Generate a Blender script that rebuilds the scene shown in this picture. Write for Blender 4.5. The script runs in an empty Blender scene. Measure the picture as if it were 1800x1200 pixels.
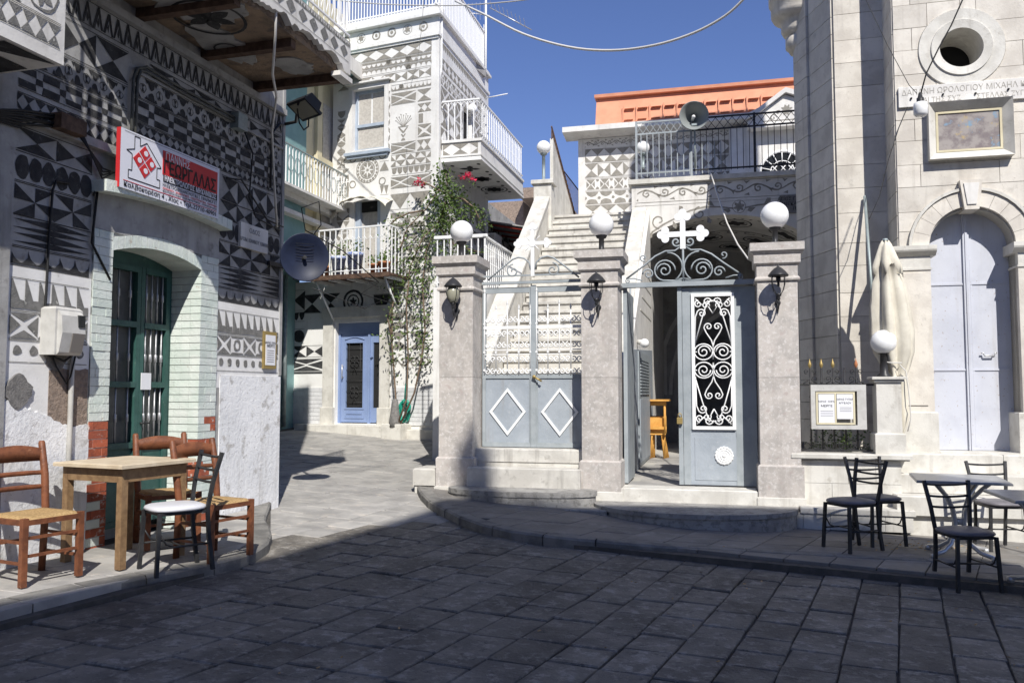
import bpy, math, random
from math import sin, cos, tan, atan, atan2, pi, hypot, radians as R, sqrt, degrees
from mathutils import Matrix, Vector
random.seed(7)
SC = bpy.context.scene
COL = SC.collection
# ------------------------------------------------------------------ camera, sky, sun, exposure
EYE = 1.65
FPX = 1453.0
PITCH = atan(90 / FPX)
cam = bpy.data.cameras.new('camera'); camo = bpy.data.objects.new('camera', cam); COL.objects.link(camo)
cam.sensor_width = 36; cam.lens = 36 * FPX / 1800; cam.clip_start = .05; cam.clip_end = 900
camo.location = (0, 0, EYE); camo.rotation_euler = (pi / 2 + PITCH, 0, 0)
SC.camera = camo
SDX, SDZ = -.20, 1.0
SUN_D = Vector((SDX, 1.0, -SDZ)).normalized()          # direction the light travels
sel = math.asin(-SUN_D.z)
world = bpy.data.worlds.new('World'); SC.world = world; world.use_nodes = True
wn = world.node_tree.nodes; wl = world.node_tree.links
sky = wn.new('ShaderNodeTexSky'); sky.sky_type = 'NISHITA'; sky.sun_disc = False
sky.sun_elevation = sel; sky.sun_rotation = pi + math.atan(SDX); sky.air_density = 1.15; sky.dust_density = .1; sky.ozone_density = 4.5; sky.altitude = 0
bg = wn['Background']; bg.inputs['Strength'].default_value = .077
tint = wn.new('ShaderNodeMix'); tint.data_type = 'RGBA'; tint.blend_type = 'MULTIPLY'; tint.inputs['Factor'].default_value = 1
tint.inputs['B'].default_value = (1.0, .98, 1.31, 1); wl.new(sky.outputs[0], tint.inputs['A']); wl.new(tint.outputs['Result'], bg.inputs[0])
sun = bpy.data.lights.new('sun', 'SUN'); sun.energy = 5.0; sun.angle = R(.55); sun.color = (1, .965, .905)
suno = bpy.data.objects.new('sun', sun); COL.objects.link(suno); suno.location = (2, -6, 20)
suno.rotation_euler = SUN_D.to_track_quat('-Z', 'Y').to_euler()
SC.view_settings.view_transform = 'Standard'; SC.view_settings.look = 'None'
SC.view_settings.exposure = 0.22; SC.view_settings.gamma = 1.0; SC.view_settings.use_curve_mapping = False

# ------------------------------------------------------------------ helpers
def ray(px, py):
    a = (px - 900) / FPX; b = (600 - py) / FPX
    return (a, cos(PITCH) - b * sin(PITCH), sin(PITCH) + b * cos(PITCH))
class Fr:                                               # a wall's own frame: x along it, y into it, z up
    def __init__(s, ox, oy, dx, dy):
        n = hypot(dx, dy); s.o = (ox, oy); s.x = (dx / n, dy / n); s.y = (-dy / n, dx / n)
        s.m = Matrix(((s.x[0], s.y[0], 0, ox), (s.x[1], s.y[1], 0, oy), (0, 0, 1, 0), (0, 0, 0, 1)))
    def p(s, px, py, d=0):
        r = ray(px, py); rd = r[0] * s.y[0] + r[1] * s.y[1]
        k = (d + s.o[0] * s.y[0] + s.o[1] * s.y[1]) / rd
        X = r[0] * k; Y = r[1] * k
        return ((X - s.o[0]) * s.x[0] + (Y - s.o[1]) * s.x[1], EYE + r[2] * k)
    def w(s, a, d, z=0): return (s.o[0] + a * s.x[0] + d * s.y[0], s.o[1] + a * s.x[1] + d * s.y[1], z)
    def loc(s, X, Y): return ((X - s.o[0]) * s.x[0] + (Y - s.o[1]) * s.x[1], (X - s.o[0]) * s.y[0] + (Y - s.o[1]) * s.y[1])
G = Fr(3.25, 10.05, 1, -.25)       # gate, stairs, porch, church
L = Fr(-3.36, 7.5, .282, 1)        # patterned house on the left
T = Fr(-1.5, 16.28, 1, -.42)       # patterned tower house, street front
S = Fr(-1.5, 16.28, .268, 1)       # patterned tower house, side
K = Fr(-3.85, 17.25, .27, 1)       # teal house
W0 = Fr(0, 0, 1, 0)
def gz(x, y):                                           # street height
    t = (y - 9.0) / 1.2
    sp = 1.2 * math.log1p(math.exp(min(40, t)))
    left = 1 / (1 + math.exp((x - 1.2) * 2.0))
    return .13 - .035 * max(-6, min(6, x)) + .075 * min(sp, 14) * left
def gnd(px, py, off=0):
    r = ray(px, py); z = .2
    for _ in range(12):
        k = (z - EYE) / r[2]; z = gz(r[0] * k, r[1] * k) + off
    return (r[0] * k, r[1] * k, z)

class M:
    def __init__(s): s.v = []; s.f = []; s.sm = []
    def face(s, pts, sm=False):
        n = len(s.v); s.v += [tuple(p) for p in pts]; s.f.append(list(range(n, n + len(pts)))); s.sm.append(sm)
    def box(s, x0, x1, y0, y1, z0, z1, m=None):
        n = len(s.v)
        P = [(x0, y0, z0), (x1, y0, z0), (x1, y1, z0), (x0, y1, z0), (x0, y0, z1), (x1, y0, z1), (x1, y1, z1), (x0, y1, z1)]
        if m: P = [tuple(m @ Vector(p)) for p in P]
        s.v += P
        for f in ((0, 3, 2, 1), (4, 5, 6, 7), (0, 1, 5, 4), (1, 2, 6, 5), (2, 3, 7, 6), (3, 0, 4, 7)):
            s.f.append([n + i for i in f]); s.sm.append(False)
        return s
    def cbox(s, x0, x1, y0, y1, z0, z1, c=.01, m=None):   # chamfered top/front edges
        P = []
        n = len(s.v)
        for (z, k) in ((z0, 0), (z1 - c, 0), (z1, c)):
            P += [(x0 + k, y0 + k, z), (x1 - k, y0 + k, z), (x1 - k, y1 - k, z), (x0 + k, y1 - k, z)]
        if m: P = [tuple(m @ Vector(p)) for p in P]
        s.v += P
        s.f.append([n + 3, n + 2, n + 1, n]); s.sm.append(False)
        for r in (0, 4):
            for i in range(4):
                j = (i + 1) % 4; s.f.append([n + r + i, n + r + j, n + r + 4 + j, n + r + 4 + i]); s.sm.append(False)
        s.f.append([n + 8, n + 9, n + 10, n + 11]); s.sm.append(False)
        return s
    def prism(s, poly, d0, d1, plane='xz'):              # outline in x,z pushed along y (or x,y pushed along z)
        n = len(s.v); k = len(poly)
        area = sum(poly[i][0] * poly[(i + 1) % k][1] - poly[(i + 1) % k][0] * poly[i][1] for i in range(k))
        if area < 0: poly = poly[::-1]
        if plane == 'xz': a = [(p[0], d0, p[1]) for p in poly]; b = [(p[0], d1, p[1]) for p in poly]
        elif plane == 'yz': a = [(d1, p[0], p[1]) for p in poly]; b = [(d0, p[0], p[1]) for p in poly]
        else: a = [(p[0], p[1], d1) for p in poly]; b = [(p[0], p[1], d0) for p in poly]
        s.v += a + b
        s.f.append(list(range(n, n + k))); s.sm.append(False)
        s.f.append(list(range(n + 2 * k - 1, n + k - 1, -1))); s.sm.append(False)
        for i in range(k):
            j = (i + 1) % k; s.f.append([n + i, n + k + i, n + k + j, n + j]); s.sm.append(False)
        return s
    def tube(s, pts, r, seg=6, closed=False, cap=True):
        P = [Vector(p) for p in pts]; k = len(P)
        if k < 2: return s
        n = len(s.v); up = None
        for i in range(k):
            if closed: t = P[(i + 1) % k] - P[i - 1]
            else: t = P[min(i + 1, k - 1)] - P[max(i - 1, 0)]
            if t.length < 1e-9: t = Vector((0, 0, 1))
            t.normalize()
            if up is None:
                up = Vector((0, 0, 1)) if abs(t.z) < .9 else Vector((1, 0, 0))
            u = t.cross(up)
            if u.length < 1e-6: u = t.orthogonal()
            u.normalize(); w = u.cross(t).normalized(); up = w
            rr = r[i] if isinstance(r, (list, tuple)) else r
            for j in range(seg):
                a = 2 * pi * j / seg + pi / seg
                q = P[i] + u * (rr * cos(a)) + w * (rr * sin(a)); s.v.append(tuple(q))
        for i in range(k if closed else k - 1):
            for j in range(seg):
                a = n + i * seg + j; b = n + i * seg + (j + 1) % seg
                c = n + ((i + 1) % k) * seg + (j + 1) % seg; d = n + ((i + 1) % k) * seg + j
                s.f.append([a, d, c, b]); s.sm.append(seg > 4)
        if cap and not closed:
            s.f.append([n + j for j in range(seg)]); s.sm.append(False)
            s.f.append([n + (k - 1) * seg + j for j in range(seg - 1, -1, -1)]); s.sm.append(False)
        return s
    def lathe(s, prof, c=(0, 0, 0), seg=20, axis='z', sm=True, m=None):
        n = len(s.v); k = len(prof)
        for (r, h) in prof:
            for j in range(seg):
                a = 2 * pi * j / seg
                if axis == 'z': q = (c[0] + r * cos(a), c[1] + r * sin(a), c[2] + h)
                else: q = (c[0] + r * cos(a), c[1] - h, c[2] + r * sin(a))
                if m: q = tuple(m @ Vector(q))
                s.v.append(q)
        for i in range(k - 1):
            for j in range(seg):
                a = n + i * seg + j; b = n + i * seg + (j + 1) % seg
                s.f.append([a, b, b + seg, a + seg]); s.sm.append(sm)
        return s
    def sphere(s, c, r, seg=20, ring=12, sq=1):
        return s.lathe([(r * sin(pi * i / ring) + 1e-5, -r * sq * cos(pi * i / ring)) for i in range(ring + 1)], c, seg)
    def archwall(s, x0, x1, z0, z1, ax0, ax1, f, d0, d1, n=20, zb=None):   # wall with an opening whose top is f(x); zb = its floor
        if ax0 > x0: s.box(x0, ax0, d0, d1, z0, z1)
        if x1 > ax1: s.box(ax1, x1, d0, d1, z0, z1)
        for i in range(n):
            a = ax0 + (ax1 - ax0) * i / n; b = ax0 + (ax1 - ax0) * (i + 1) / n
            s.prism([(a, f(a)), (b, f(b)), (b, z1), (a, z1)], d0, d1)
        if zb is not None and zb > z0: s.box(ax0, ax1, d0, d1, z0, zb)
        return s

BASE = {}
def setp(o, label=None, cat=None, group=None, kind=None):
    if label: o['label'] = label
    if cat: o['category'] = cat
    if group: o['group'] = group
    if kind: o['kind'] = kind
    return o
def mesh_of(name, mm, mat, base=(0, 0, 0)):
    me = bpy.data.meshes.new(name)
    bx, by, bz = base
    me.from_pydata([(v[0] - bx, v[1] - by, v[2] - bz) for v in mm.v], [], mm.f)
    me.polygons.foreach_set('use_smooth', mm.sm)
    if mat: me.materials.append(mat)
    me.update()
    return me
def thing(name, label, cat, fr, base, group=None, rot=0):
    o = bpy.data.objects.new(name, None); COL.objects.link(o); o.empty_display_size = .2
    o.matrix_world = fr.m @ Matrix.Translation(base) @ Matrix.Rotation(rot, 4, 'Z')
    BASE[o.name] = base
    return setp(o, label, cat, group)
FINE = {'vault_drawing', 'underside_pattern', 'balcony_underside_drawing', 'print_line', 'rail_scrolls', 'scrollwork', 'bay_underside_pattern', 'symbol'}
def part(name, mm, mat, parent, label=None, kind=None):
    if name in FINE: kind = 'stuff'
    b = BASE[parent.name]
    o = bpy.data.objects.new(name, mesh_of(name, mm, mat, b)); COL.objects.link(o); o.parent = parent
    BASE[o.name] = b
    return setp(o, label, kind=kind)
def solo(name, mm, mat, label, cat, fr, base, group=None, kind=None):
    o = bpy.data.objects.new(name, mesh_of(name, mm, mat, base)); COL.objects.link(o)
    o.matrix_world = fr.m @ Matrix.Translation(base); BASE[o.name] = base
    return setp(o, label, cat, group, kind)
CUBES = {}
def piece(name, mat, parent, x0, x1, y0, y1, z0, z1, tilt=0):
    key = mat.name
    if key not in CUBES:
        CUBES[key] = mesh_of('block', M().box(-.5, .5, -.5, .5, -.5, .5), mat)
    b = BASE[parent.name]
    o = bpy.data.objects.new(name, CUBES[key]); COL.objects.link(o); o.parent = parent
    o.location = ((x0 + x1) / 2 - b[0], (y0 + y1) / 2 - b[1], (z0 + z1) / 2 - b[2]); o.scale = (x1 - x0, y1 - y0, z1 - z0)
    if tilt: o.rotation_euler = (0, tilt, 0)
    BASE[o.name] = b
    return o
def share(name, me, parent, loc, rot=(0, 0, 0), scale=(1, 1, 1)):
    b = BASE[parent.name]
    o = bpy.data.objects.new(name, me); COL.objects.link(o); o.parent = parent
    o.location = (loc[0] - b[0], loc[1] - b[1], loc[2] - b[2]); o.rotation_euler = rot; o.scale = scale
    BASE[o.name] = b
    return o
def copy_tree(o, parent=None):
    c = o.copy(); COL.objects.link(c)
    if parent: c.parent = parent; c.matrix_parent_inverse = o.matrix_parent_inverse.copy()
    for ch in list(o.children): copy_tree(ch, c)
    return c
def dup(o, mat4, label=None):
    c = copy_tree(o); c.matrix_world = mat4
    if label: c['label'] = label
    return c
FONTJOB = []
def text(body, size, parent, mat, x, d, z, name='lettering', align='CENTER', sx=1.0, bold=0):
    cu = bpy.data.curves.new(name, 'FONT'); cu.body = body; cu.size = size; cu.align_x = align; cu.align_y = 'CENTER'
    cu.extrude = .0008; cu.resolution_u = 2; cu.offset = bold
    t = bpy.data.objects.new('tmp', cu); COL.objects.link(t)
    bpy.context.view_layer.update()
    me = bpy.data.meshes.new_from_object(t); bpy.data.objects.remove(t)
    me.materials.clear(); me.materials.append(mat)
    b = BASE[parent.name]
    o = bpy.data.objects.new(name, me); COL.objects.link(o); o.parent = parent
    o.location = (x - b[0], d - b[1], z - b[2]); o.rotation_euler = (pi / 2, 0, 0); o.scale = (sx, 1, 1)
    BASE[o.name] = b
    return o

def ftext(body, w, h, parent, mat, x, d, z, bold=0):        # lettering fitted to a width and a height, x = its left edge
    o = text(body, h * 1.35, parent, mat, x, d, z, align='LEFT', bold=bold)
    vs = [v.co for v in o.data.vertices]; x0, x1 = min(v.x for v in vs), max(v.x for v in vs)
    k = w / (x1 - x0); o.scale = (k, 1, 1); o.location.x -= x0 * k
    return o
# ------------------------------------------------------------------ materials
def mat(name, c, c2=None, ns=3.0, rough=.8, bump=.2, bs=50, metal=0, rnd=0, stain=None, stain2=None, spec=.3, dist=.01, detail=6, streak=None, sd=8):
    m = bpy.data.materials.new(name); m.use_nodes = True
    nt = m.node_tree; N = nt.nodes; Lk = nt.links; b = N['Principled BSDF']
    b.inputs['Roughness'].default_value = rough; b.inputs['Metallic'].default_value = metal
    b.inputs['Specular IOR Level'].default_value = spec
    geo = N.new('ShaderNodeNewGeometry')
    def noise(sc, det=5, rg=.6):
        n = N.new('ShaderNodeTexNoise'); n.inputs['Scale'].default_value = sc; n.inputs['Detail'].default_value = det
        n.inputs['Roughness'].default_value = rg; Lk.new(geo.outputs['Position'], n.inputs['Vector']); return n.outputs['Fac']
    def ramp(src, a, bb):
        r = N.new('ShaderNodeMapRange'); r.inputs['From Min'].default_value = a; r.inputs['From Max'].default_value = bb
        r.interpolation_type = 'SMOOTHSTEP'; Lk.new(src, r.inputs['Value']); return r.outputs['Result']
    def mix(fac, A, B, mode='MIX'):
        x = N.new('ShaderNodeMix'); x.data_type = 'RGBA'; x.blend_type = mode
        for sock, val in ((x.inputs['Factor'], fac), (x.inputs['A'], A), (x.inputs['B'], B)):
            if isinstance(val, (int, float)): sock.default_value = val
            elif isinstance(val, tuple): sock.default_value = (*val[:3], 1)
            else: Lk.new(val, sock)
        return x.outputs['Result']
    col = c
    if c2: col = mix(ramp(noise(ns), .38, .64), c, c2)
    for st in (stain, stain2):
        if st:
            sc_, sn, lo, hi, op = st
            f = ramp(noise(sn, sd, .65 if sd < 10 else .74), lo, hi)
            mu = N.new('ShaderNodeMath'); mu.operation = 'MULTIPLY'; Lk.new(f, mu.inputs[0]); mu.inputs[1].default_value = op
            col = mix(mu.outputs[0], col, sc_)
    if streak:
        sc_, amt_ = streak
        vm = N.new('ShaderNodeVectorMath'); vm.operation = 'MULTIPLY'; Lk.new(geo.outputs['Position'], vm.inputs[0]); vm.inputs[1].default_value = (7, 7, .55)
        n2 = N.new('ShaderNodeTexNoise'); n2.inputs['Scale'].default_value = 1.0; n2.inputs['Detail'].default_value = 7; n2.inputs['Roughness'].default_value = .62; Lk.new(vm.outputs[0], n2.inputs['Vector'])
        mu = N.new('ShaderNodeMath'); mu.operation = 'MULTIPLY'; Lk.new(ramp(n2.outputs['Fac'], .52, .75), mu.inputs[0]); mu.inputs[1].default_value = amt_
        col = mix(mu.outputs[0], col, sc_)
    if rnd:
        oi = N.new('ShaderNodeObjectInfo'); mr = N.new('ShaderNodeMapRange')
        mr.inputs['To Min'].default_value = 1 - rnd; mr.inputs['To Max'].default_value = 1 + rnd
        Lk.new(oi.outputs['Random'], mr.inputs['Value'])
        cb = N.new('ShaderNodeCombineColor')
        for i in range(3): Lk.new(mr.outputs['Result'], cb.inputs[i])
        col = mix(1.0, col, cb.outputs[0], 'MULTIPLY')
    if isinstance(col, tuple): b.inputs['Base Color'].default_value = (*col, 1)
    else: Lk.new(col, b.inputs['Base Color'])
    if bump:
        bn = N.new('ShaderNodeBump'); bn.inputs['Strength'].default_value = bump; bn.inputs['Distance'].default_value = dist
        Lk.new(noise(bs, detail, .7), bn.inputs['Height']); Lk.new(bn.outputs[0], b.inputs['Normal'])
    return m
m_white = mat('white_plaster', (.74, .72, .68), (.64, .62, .585), 2.5, .9, .3, 40, stain=((.44, .41, .36), 7, .56, .76, .5), streak=((.36, .34, .30), .5))
m_plaster = mat('old_lime_plaster', (.84, .84, .84), (.74, .745, .75), 1.6, .92, .55, 22, stain=((.42, .40, .37), 6, .55, .66, .75), stain2=((.30, .29, .27), 26, .60, .70, .7), streak=((.45, .43, .40), .6), dist=.02)
m_towerw = mat('tower_limewash', (.78, .77, .74), (.68, .665, .635), 1.4, .9, .35, 30, stain=((.46, .43, .38), 7, .58, .78, .5), streak=((.42, .39, .35), .45))
m_towerg = mat('tower_scratched_grey', (.31, .29, .255), (.245, .23, .20), 12, .95, .7, 120, stain=((.55, .53, .49), 24, .60, .68, .5))
m_greyd = mat('scratched_dark_render', (.034, .034, .036), (.055, .055, .056), 9, .95, .7, 120, stain=((.17, .165, .16), 26, .58, .70, .6), stain2=((.10, .10, .10), 5, .5, .7, .5))  # dark grey, deepened further for the shade on the left house
m_greyl = mat('scratched_pale_render', (.24, .235, .225), (.17, .168, .16), 14, .95, .9, 90, stain=((.55, .54, .5), 14, .6, .68, .8), dist=.02)
m_wallL = mat('grimy_shaded_render', (.40, .395, .385), (.30, .295, .285), 3.5, .9, .4, 50, stain=((.15, .14, .13), 8, .56, .72, .6), streak=((.14, .13, .12), .6))  # white darkened to deepen the wall's shade; stains and streaks are grime
m_wallp = mat('sunlit_lower_render', (.80, .79, .77), (.70, .69, .67), 3.5, .9, .3, 50, stain=((.42, .40, .37), 10, .6, .74, .5))  # brighter copy of the wall white, standing in for sunlight low down
m_rubble = mat('exposed_rough_render', (.40, .31, .25), (.29, .23, .19), 18, .95, 1.0, 30, dist=.05)
m_patch = mat('cement_patch', (.24, .23, .22), (.17, .165, .16), 20, .95, .8, 60, dist=.02)
m_brickp = mat('painted_brick', (.70, .74, .69), (.60, .67, .61), 4, .85, .5, 40, rnd=.06, stain=((.42, .33, .27), 12, .63, .70, .7), dist=.015)
m_brickr = mat('bare_red_brick', (.42, .11, .055), (.30, .085, .05), 9, .9, .6, 60, rnd=.15, stain=((.6, .55, .5), 12, .57, .66, .8))
m_mortar = mat('mortar', (.58, .60, .56), (.42, .42, .39), 10, .95, .6, 70)
m_green = mat('green_door_paint', (.032, .088, .075), (.045, .115, .10), 6, .5, .25, 60, stain=((.25, .3, .26), 25, .63, .7, .6))
m_alu = mat('dull_steel_bar', (.48, .48, .49), (.36, .36, .37), 20, .45, .1, 80, metal=.6)
m_glassm = mat('reflecting_glass', (.085, .09, .09), (.05, .055, .055), 5, rough=.35, bump=0, spec=.5)  # lighter base grey stands in for light reflected by the door panes
m_glassd = mat('dark_glass', (.018, .02, .022), rough=.12, bump=0, spec=.6)
m_dark = mat('dark_inside', (.02, .02, .02), rough=.9, bump=0)
m_marble = mat('pinkish_marble', (.505, .465, .425), (.40, .372, .342), 6, .6, .25, 60, stain=((.62, .59, .56), 26, .50, .62, .7), stain2=((.27, .18, .155), 13, .58, .66, .45), streak=((.30, .27, .245), .5), rnd=.05, detail=8)
m_marblew = mat('white_marble', (.65, .63, .575), (.53, .51, .46), 4, .6, .3, 50, streak=((.33, .30, .26), .55), stain=((.36, .33, .28), 9, .56, .74, .6))
m_steps = mat('weathered_marble_steps', (.60, .58, .53), (.47, .45, .41), 3, .75, .3, 40, streak=((.2, .185, .165), .7), stain=((.24, .225, .20), 9, .54, .74, .6), rnd=.05)
m_church = mat('church_limestone', (.67, .63, .56), (.55, .51, .45), 3, .85, .35, 35, rnd=.09, streak=((.33, .30, .26), .5), stain=((.42, .39, .34), 7, .56, .74, .6), stain2=((.36, .31, .25), 38, .60, .70, .5))
m_joint = mat('stone_joint', (.42, .40, .36), rough=.95, bump=.3)
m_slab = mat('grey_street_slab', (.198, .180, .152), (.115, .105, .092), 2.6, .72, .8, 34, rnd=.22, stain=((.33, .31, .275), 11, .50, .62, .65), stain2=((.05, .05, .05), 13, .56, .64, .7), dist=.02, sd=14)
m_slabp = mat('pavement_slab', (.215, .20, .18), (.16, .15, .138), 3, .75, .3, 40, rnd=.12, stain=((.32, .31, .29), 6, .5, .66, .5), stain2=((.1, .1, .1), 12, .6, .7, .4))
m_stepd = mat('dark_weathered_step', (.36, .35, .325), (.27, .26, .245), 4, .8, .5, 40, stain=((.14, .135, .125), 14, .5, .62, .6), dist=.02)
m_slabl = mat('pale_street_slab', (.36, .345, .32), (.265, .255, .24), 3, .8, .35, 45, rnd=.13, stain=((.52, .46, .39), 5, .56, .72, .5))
m_joints = mat('dark_sand_joint', (.075, .07, .062), (.11, .10, .09), 8, .95, .5, 80)
m_kerb = mat('kerb_stone', (.235, .225, .205), (.15, .145, .135), 5, .85, .5, 40, rnd=.1, stain=((.12, .12, .115), 8, .6, .7, .6), dist=.02)
m_iw = mat('white_painted_iron', (.80, .80, .79), rough=.5, bump=.1)
m_ig = mat('grey_painted_iron', (.34, .37, .385), (.28, .31, .325), 5, .5, .12, 60, stain=((.2, .15, .11), 30, .68, .74, .5))
m_ib = mat('black_iron', (.022, .022, .024), (.04, .04, .04), 9, .45, .1, 60)
m_ibl = mat('black_lamp_metal', (.03, .03, .032), rough=.4, bump=.05)
m_panel = mat('blue_grey_sheet_metal', (.36, .395, .43), (.31, .345, .38), 3, .5, .25, 14, streak=((.25, .22, .19), .45), stain=((.46, .48, .5), 8, .56, .72, .5), dist=.02)
m_doorlav = mat('pale_lavender_door_paint', (.56, .575, .63), (.50, .515, .57), 2.5, .55, .2, 20, streak=((.40, .385, .37), .4), stain=((.30, .21, .13), 28, .635, .67, .8), stain2=((.13, .12, .11), 17, .69, .705, .8))
m_globe = mat('opal_globe', (.84, .84, .83), rough=.18, bump=0, spec=.5)
for n_ in m_globe.node_tree.nodes:
    if n_.type == 'BSDF_PRINCIPLED':
        n_.inputs['Subsurface Weight'].default_value = .35; n_.inputs['Subsurface Radius'].default_value = (.1, .1, .1)
m_lens = mat('lantern_glass', (.30, .29, .22), rough=.2, bump=0, spec=.6)
m_wood = mat('reddish_varnished_wood', (.205, .075, .034), (.13, .048, .024), 14, .5, .25, 60, spec=.35, rnd=.08, stain=((.36, .17, .09), 30, .62, .70, .6))
m_straw = mat('woven_straw', (.50, .34, .16), (.36, .23, .10), 60, .85, .8, 140)
m_tabw = mat('worn_table_wood', (.26, .165, .085), (.19, .115, .06), 18, .6, .3, 60)
m_tabt = mat('bleached_table_top', (.58, .49, .36), (.49, .40, .28), 8, .6, .2, 60)
m_cush = mat('white_vinyl_cushion', (.60, .60, .62), rough=.4, bump=.05)
m_cushg = mat('grey_vinyl_cushion', (.17, .16, .175), (.13, .125, .135), 8, .45, .1, 50)
m_silver = mat('silver_table_metal', (.55, .55, .55), rough=.35, bump=.03, metal=.55)
m_ttop = mat('grey_laminate_top', (.32, .32, .31), (.25, .25, .245), 9, .3, .05, 50, spec=.5)
m_blue = mat('blue_door_paint', (.235, .31, .50), (.21, .28, .46), 3, .4, .05, 40)
m_teal = mat('teal_wall', (.22, .36, .36), (.18, .31, .31), 2, .9, .2, 30)
m_cream = mat('cream_yellow_wall', (.66, .60, .42), (.58, .52, .36), 2, .9, .2, 30)
m_orange = mat('orange_painted_roof', (.68, .31, .19), (.60, .27, .165), 3, .85, .2, 30)
m_cane = mat('peeling_ceiling', (.34, .25, .175), (.19, .145, .11), 3.5, .95, .6, 25, stain=((.13, .11, .10), 4, .55, .66, .8), dist=.03)
m_rust = mat('rusty_brown_metal', (.075, .045, .032), (.13, .08, .055), 12, .8, .5, 50)
m_leaf = mat('bougainvillea_leaf', (.075, .125, .03), (.12, .17, .045), 9, .6, .1, 40, rnd=.1)
m_stem = mat('grey_brown_stem', (.22, .16, .11), (.15, .11, .08), 15, .9, .5, 60)
m_flower = mat('magenta_red_flower', (.55, .02, .07), rough=.6, bump=0)
m_hose = mat('green_garden_hose', (.02, .34, .24), rough=.4, bump=0)
m_cloth = mat('off_white_canvas', (.66, .62, .52), (.58, .54, .45), 6, .9, .3, 60)
m_plastic = mat('aged_white_plastic', (.56, .55, .52), (.48, .47, .44), 8, .5, .1, 50, stain=((.25, .22, .19), 14, .62, .72, .6))
m_grime = mat('translucent_meter_cover', (.22, .20, .18), rough=.3, bump=.05)
m_signw = mat('sign_white', (.70, .71, .78), rough=.4, bump=0)
m_red = mat('sign_red', (.52, .03, .035), rough=.4, bump=0)
m_blk = mat('sign_black', (.012, .012, .014), rough=.5, bump=0)
m_grey = mat('print_grey', (.16, .16, .17), rough=.6, bump=0)
m_pink = mat('print_red_fine', (.6, .16, .16), rough=.6, bump=0)
m_paper = mat('notice_paper', (.78, .78, .80), rough=.8, bump=0)
m_brass = mat('worn_brass', (.42, .31, .12), rough=.5, bump=.1, metal=.6)
m_cable = mat('black_cable', (.02, .02, .02), rough=.6, bump=0)
m_cablew = mat('off_white_cable', (.62, .60, .56), rough=.6, bump=0)
m_dish = mat('dark_blue_dish', (.014, .020, .046), (.011, .016, .036), 8, .5, 0)  # dish blue darkened further to stand in for the balcony's shade
m_galv = mat('galvanised_pipe', (.32, .37, .37), (.25, .29, .29), 10, .5, .1, 50, metal=.3)
m_galvd = mat('dark_painted_pipe', (.07, .075, .07), (.12, .12, .11), 9, .6, .2, 60)
m_yellow = mat('yellow_pine', (.70, .38, .10), (.60, .30, .07), 9, .5, .1, 40)
m_redp = mat('red_awning_metal', (.40, .05, .03), rough=.6, bump=0)
m_terra = mat('terracotta', (.42, .17, .08), rough=.8, bump=.2)
m_bpot = mat('blue_white_ceramic', (.60, .64, .72), (.06, .12, .42), 30, .3, 0)
m_tileb = mat('pale_facing_tile', (.66, .66, .66), (.58, .58, .585), 6, .7, .1, 40, rnd=.05)
m_wgrey = mat('grey_wood_frame', (.42, .48, .56), (.36, .42, .50), 6, .6, .1, 40)
m_curt = mat('curtain', (.55, .52, .47), (.45, .42, .38), 20, .9, .2, 60)
m_horn = mat('grey_horn_metal', (.24, .26, .255), rough=.45, bump=.03)
m_vault = mat('painted_vault', (.64, .63, .60), (.54, .53, .50), 3, .9, .2, 40)
m_icon = mat('faded_painting', (.33, .30, .28), (.20, .17, .17), 9, .7, .2, 60, stain=((.20, .33, .45), 4.5, .55, .62, .8), stain2=((.45, .34, .16), 7, .6, .66, .8))
m_gravel = mat('rooftop_render', (.4, .39, .37), (.3, .29, .28), 6, .95, .3, 30)

# ------------------------------------------------------------------ scratched (sgraffito) patterns, all in metres
def arc(cx, cy, r, a0, a1, n=10, ry=None):
    ry = ry or r
    return [(cx + r * cos(R(a0 + (a1 - a0) * i / n)), cy + ry * sin(R(a0 + (a1 - a0) * i / n))) for i in range(n + 1)]
def ringp(cx, cy, r0, r1, n=20, k=1):
    out = []
    for i in range(n):
        a = 2 * pi * i / n; b = 2 * pi * (i + 1) / n
        out.append([(cx + r0 * cos(a) * k, cy + r0 * sin(a)), (cx + r1 * cos(a) * k, cy + r1 * sin(a)), (cx + r1 * cos(b) * k, cy + r1 * sin(b)), (cx + r0 * cos(b) * k, cy + r0 * sin(b))])
    return out
def strip(pts, w):
    out = []
    for i in range(len(pts) - 1):
        (x0, y0), (x1, y1) = pts[i], pts[i + 1]; l = hypot(x1 - x0, y1 - y0) or 1; nx = -(y1 - y0) / l; ny = (x1 - x0) / l
        w0 = w[i] if isinstance(w, list) else w; w1 = w[i + 1] if isinstance(w, list) else w
        out.append([(x0 - nx * w0, y0 - ny * w0), (x1 - nx * w1, y1 - ny * w1), (x1 + nx * w1, y1 + ny * w1), (x0 + nx * w0, y0 + ny * w0)])
    return out
def spiral2(cx, cy, r, a0, turns, dr, n=16, rend=.15):
    return [(cx + r * (1 - (1 - rend) * i / n) * cos(a0 + dr * 2 * pi * turns * i / n), cy + r * (1 - (1 - rend) * i / n) * sin(a0 + dr * 2 * pi * turns * i / n)) for i in range(n + 1)]
def star(cx, cy, r0, r1, n=8):
    out = []
    for i in range(n):
        a = 2 * pi * i / n; b = pi / n
        out.append([(cx, cy), (cx + r0 * cos(a - b), cy + r0 * sin(a - b)), (cx + r1 * cos(a), cy + r1 * sin(a)), (cx + r0 * cos(a + b), cy + r0 * sin(a + b))])
    return out
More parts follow.
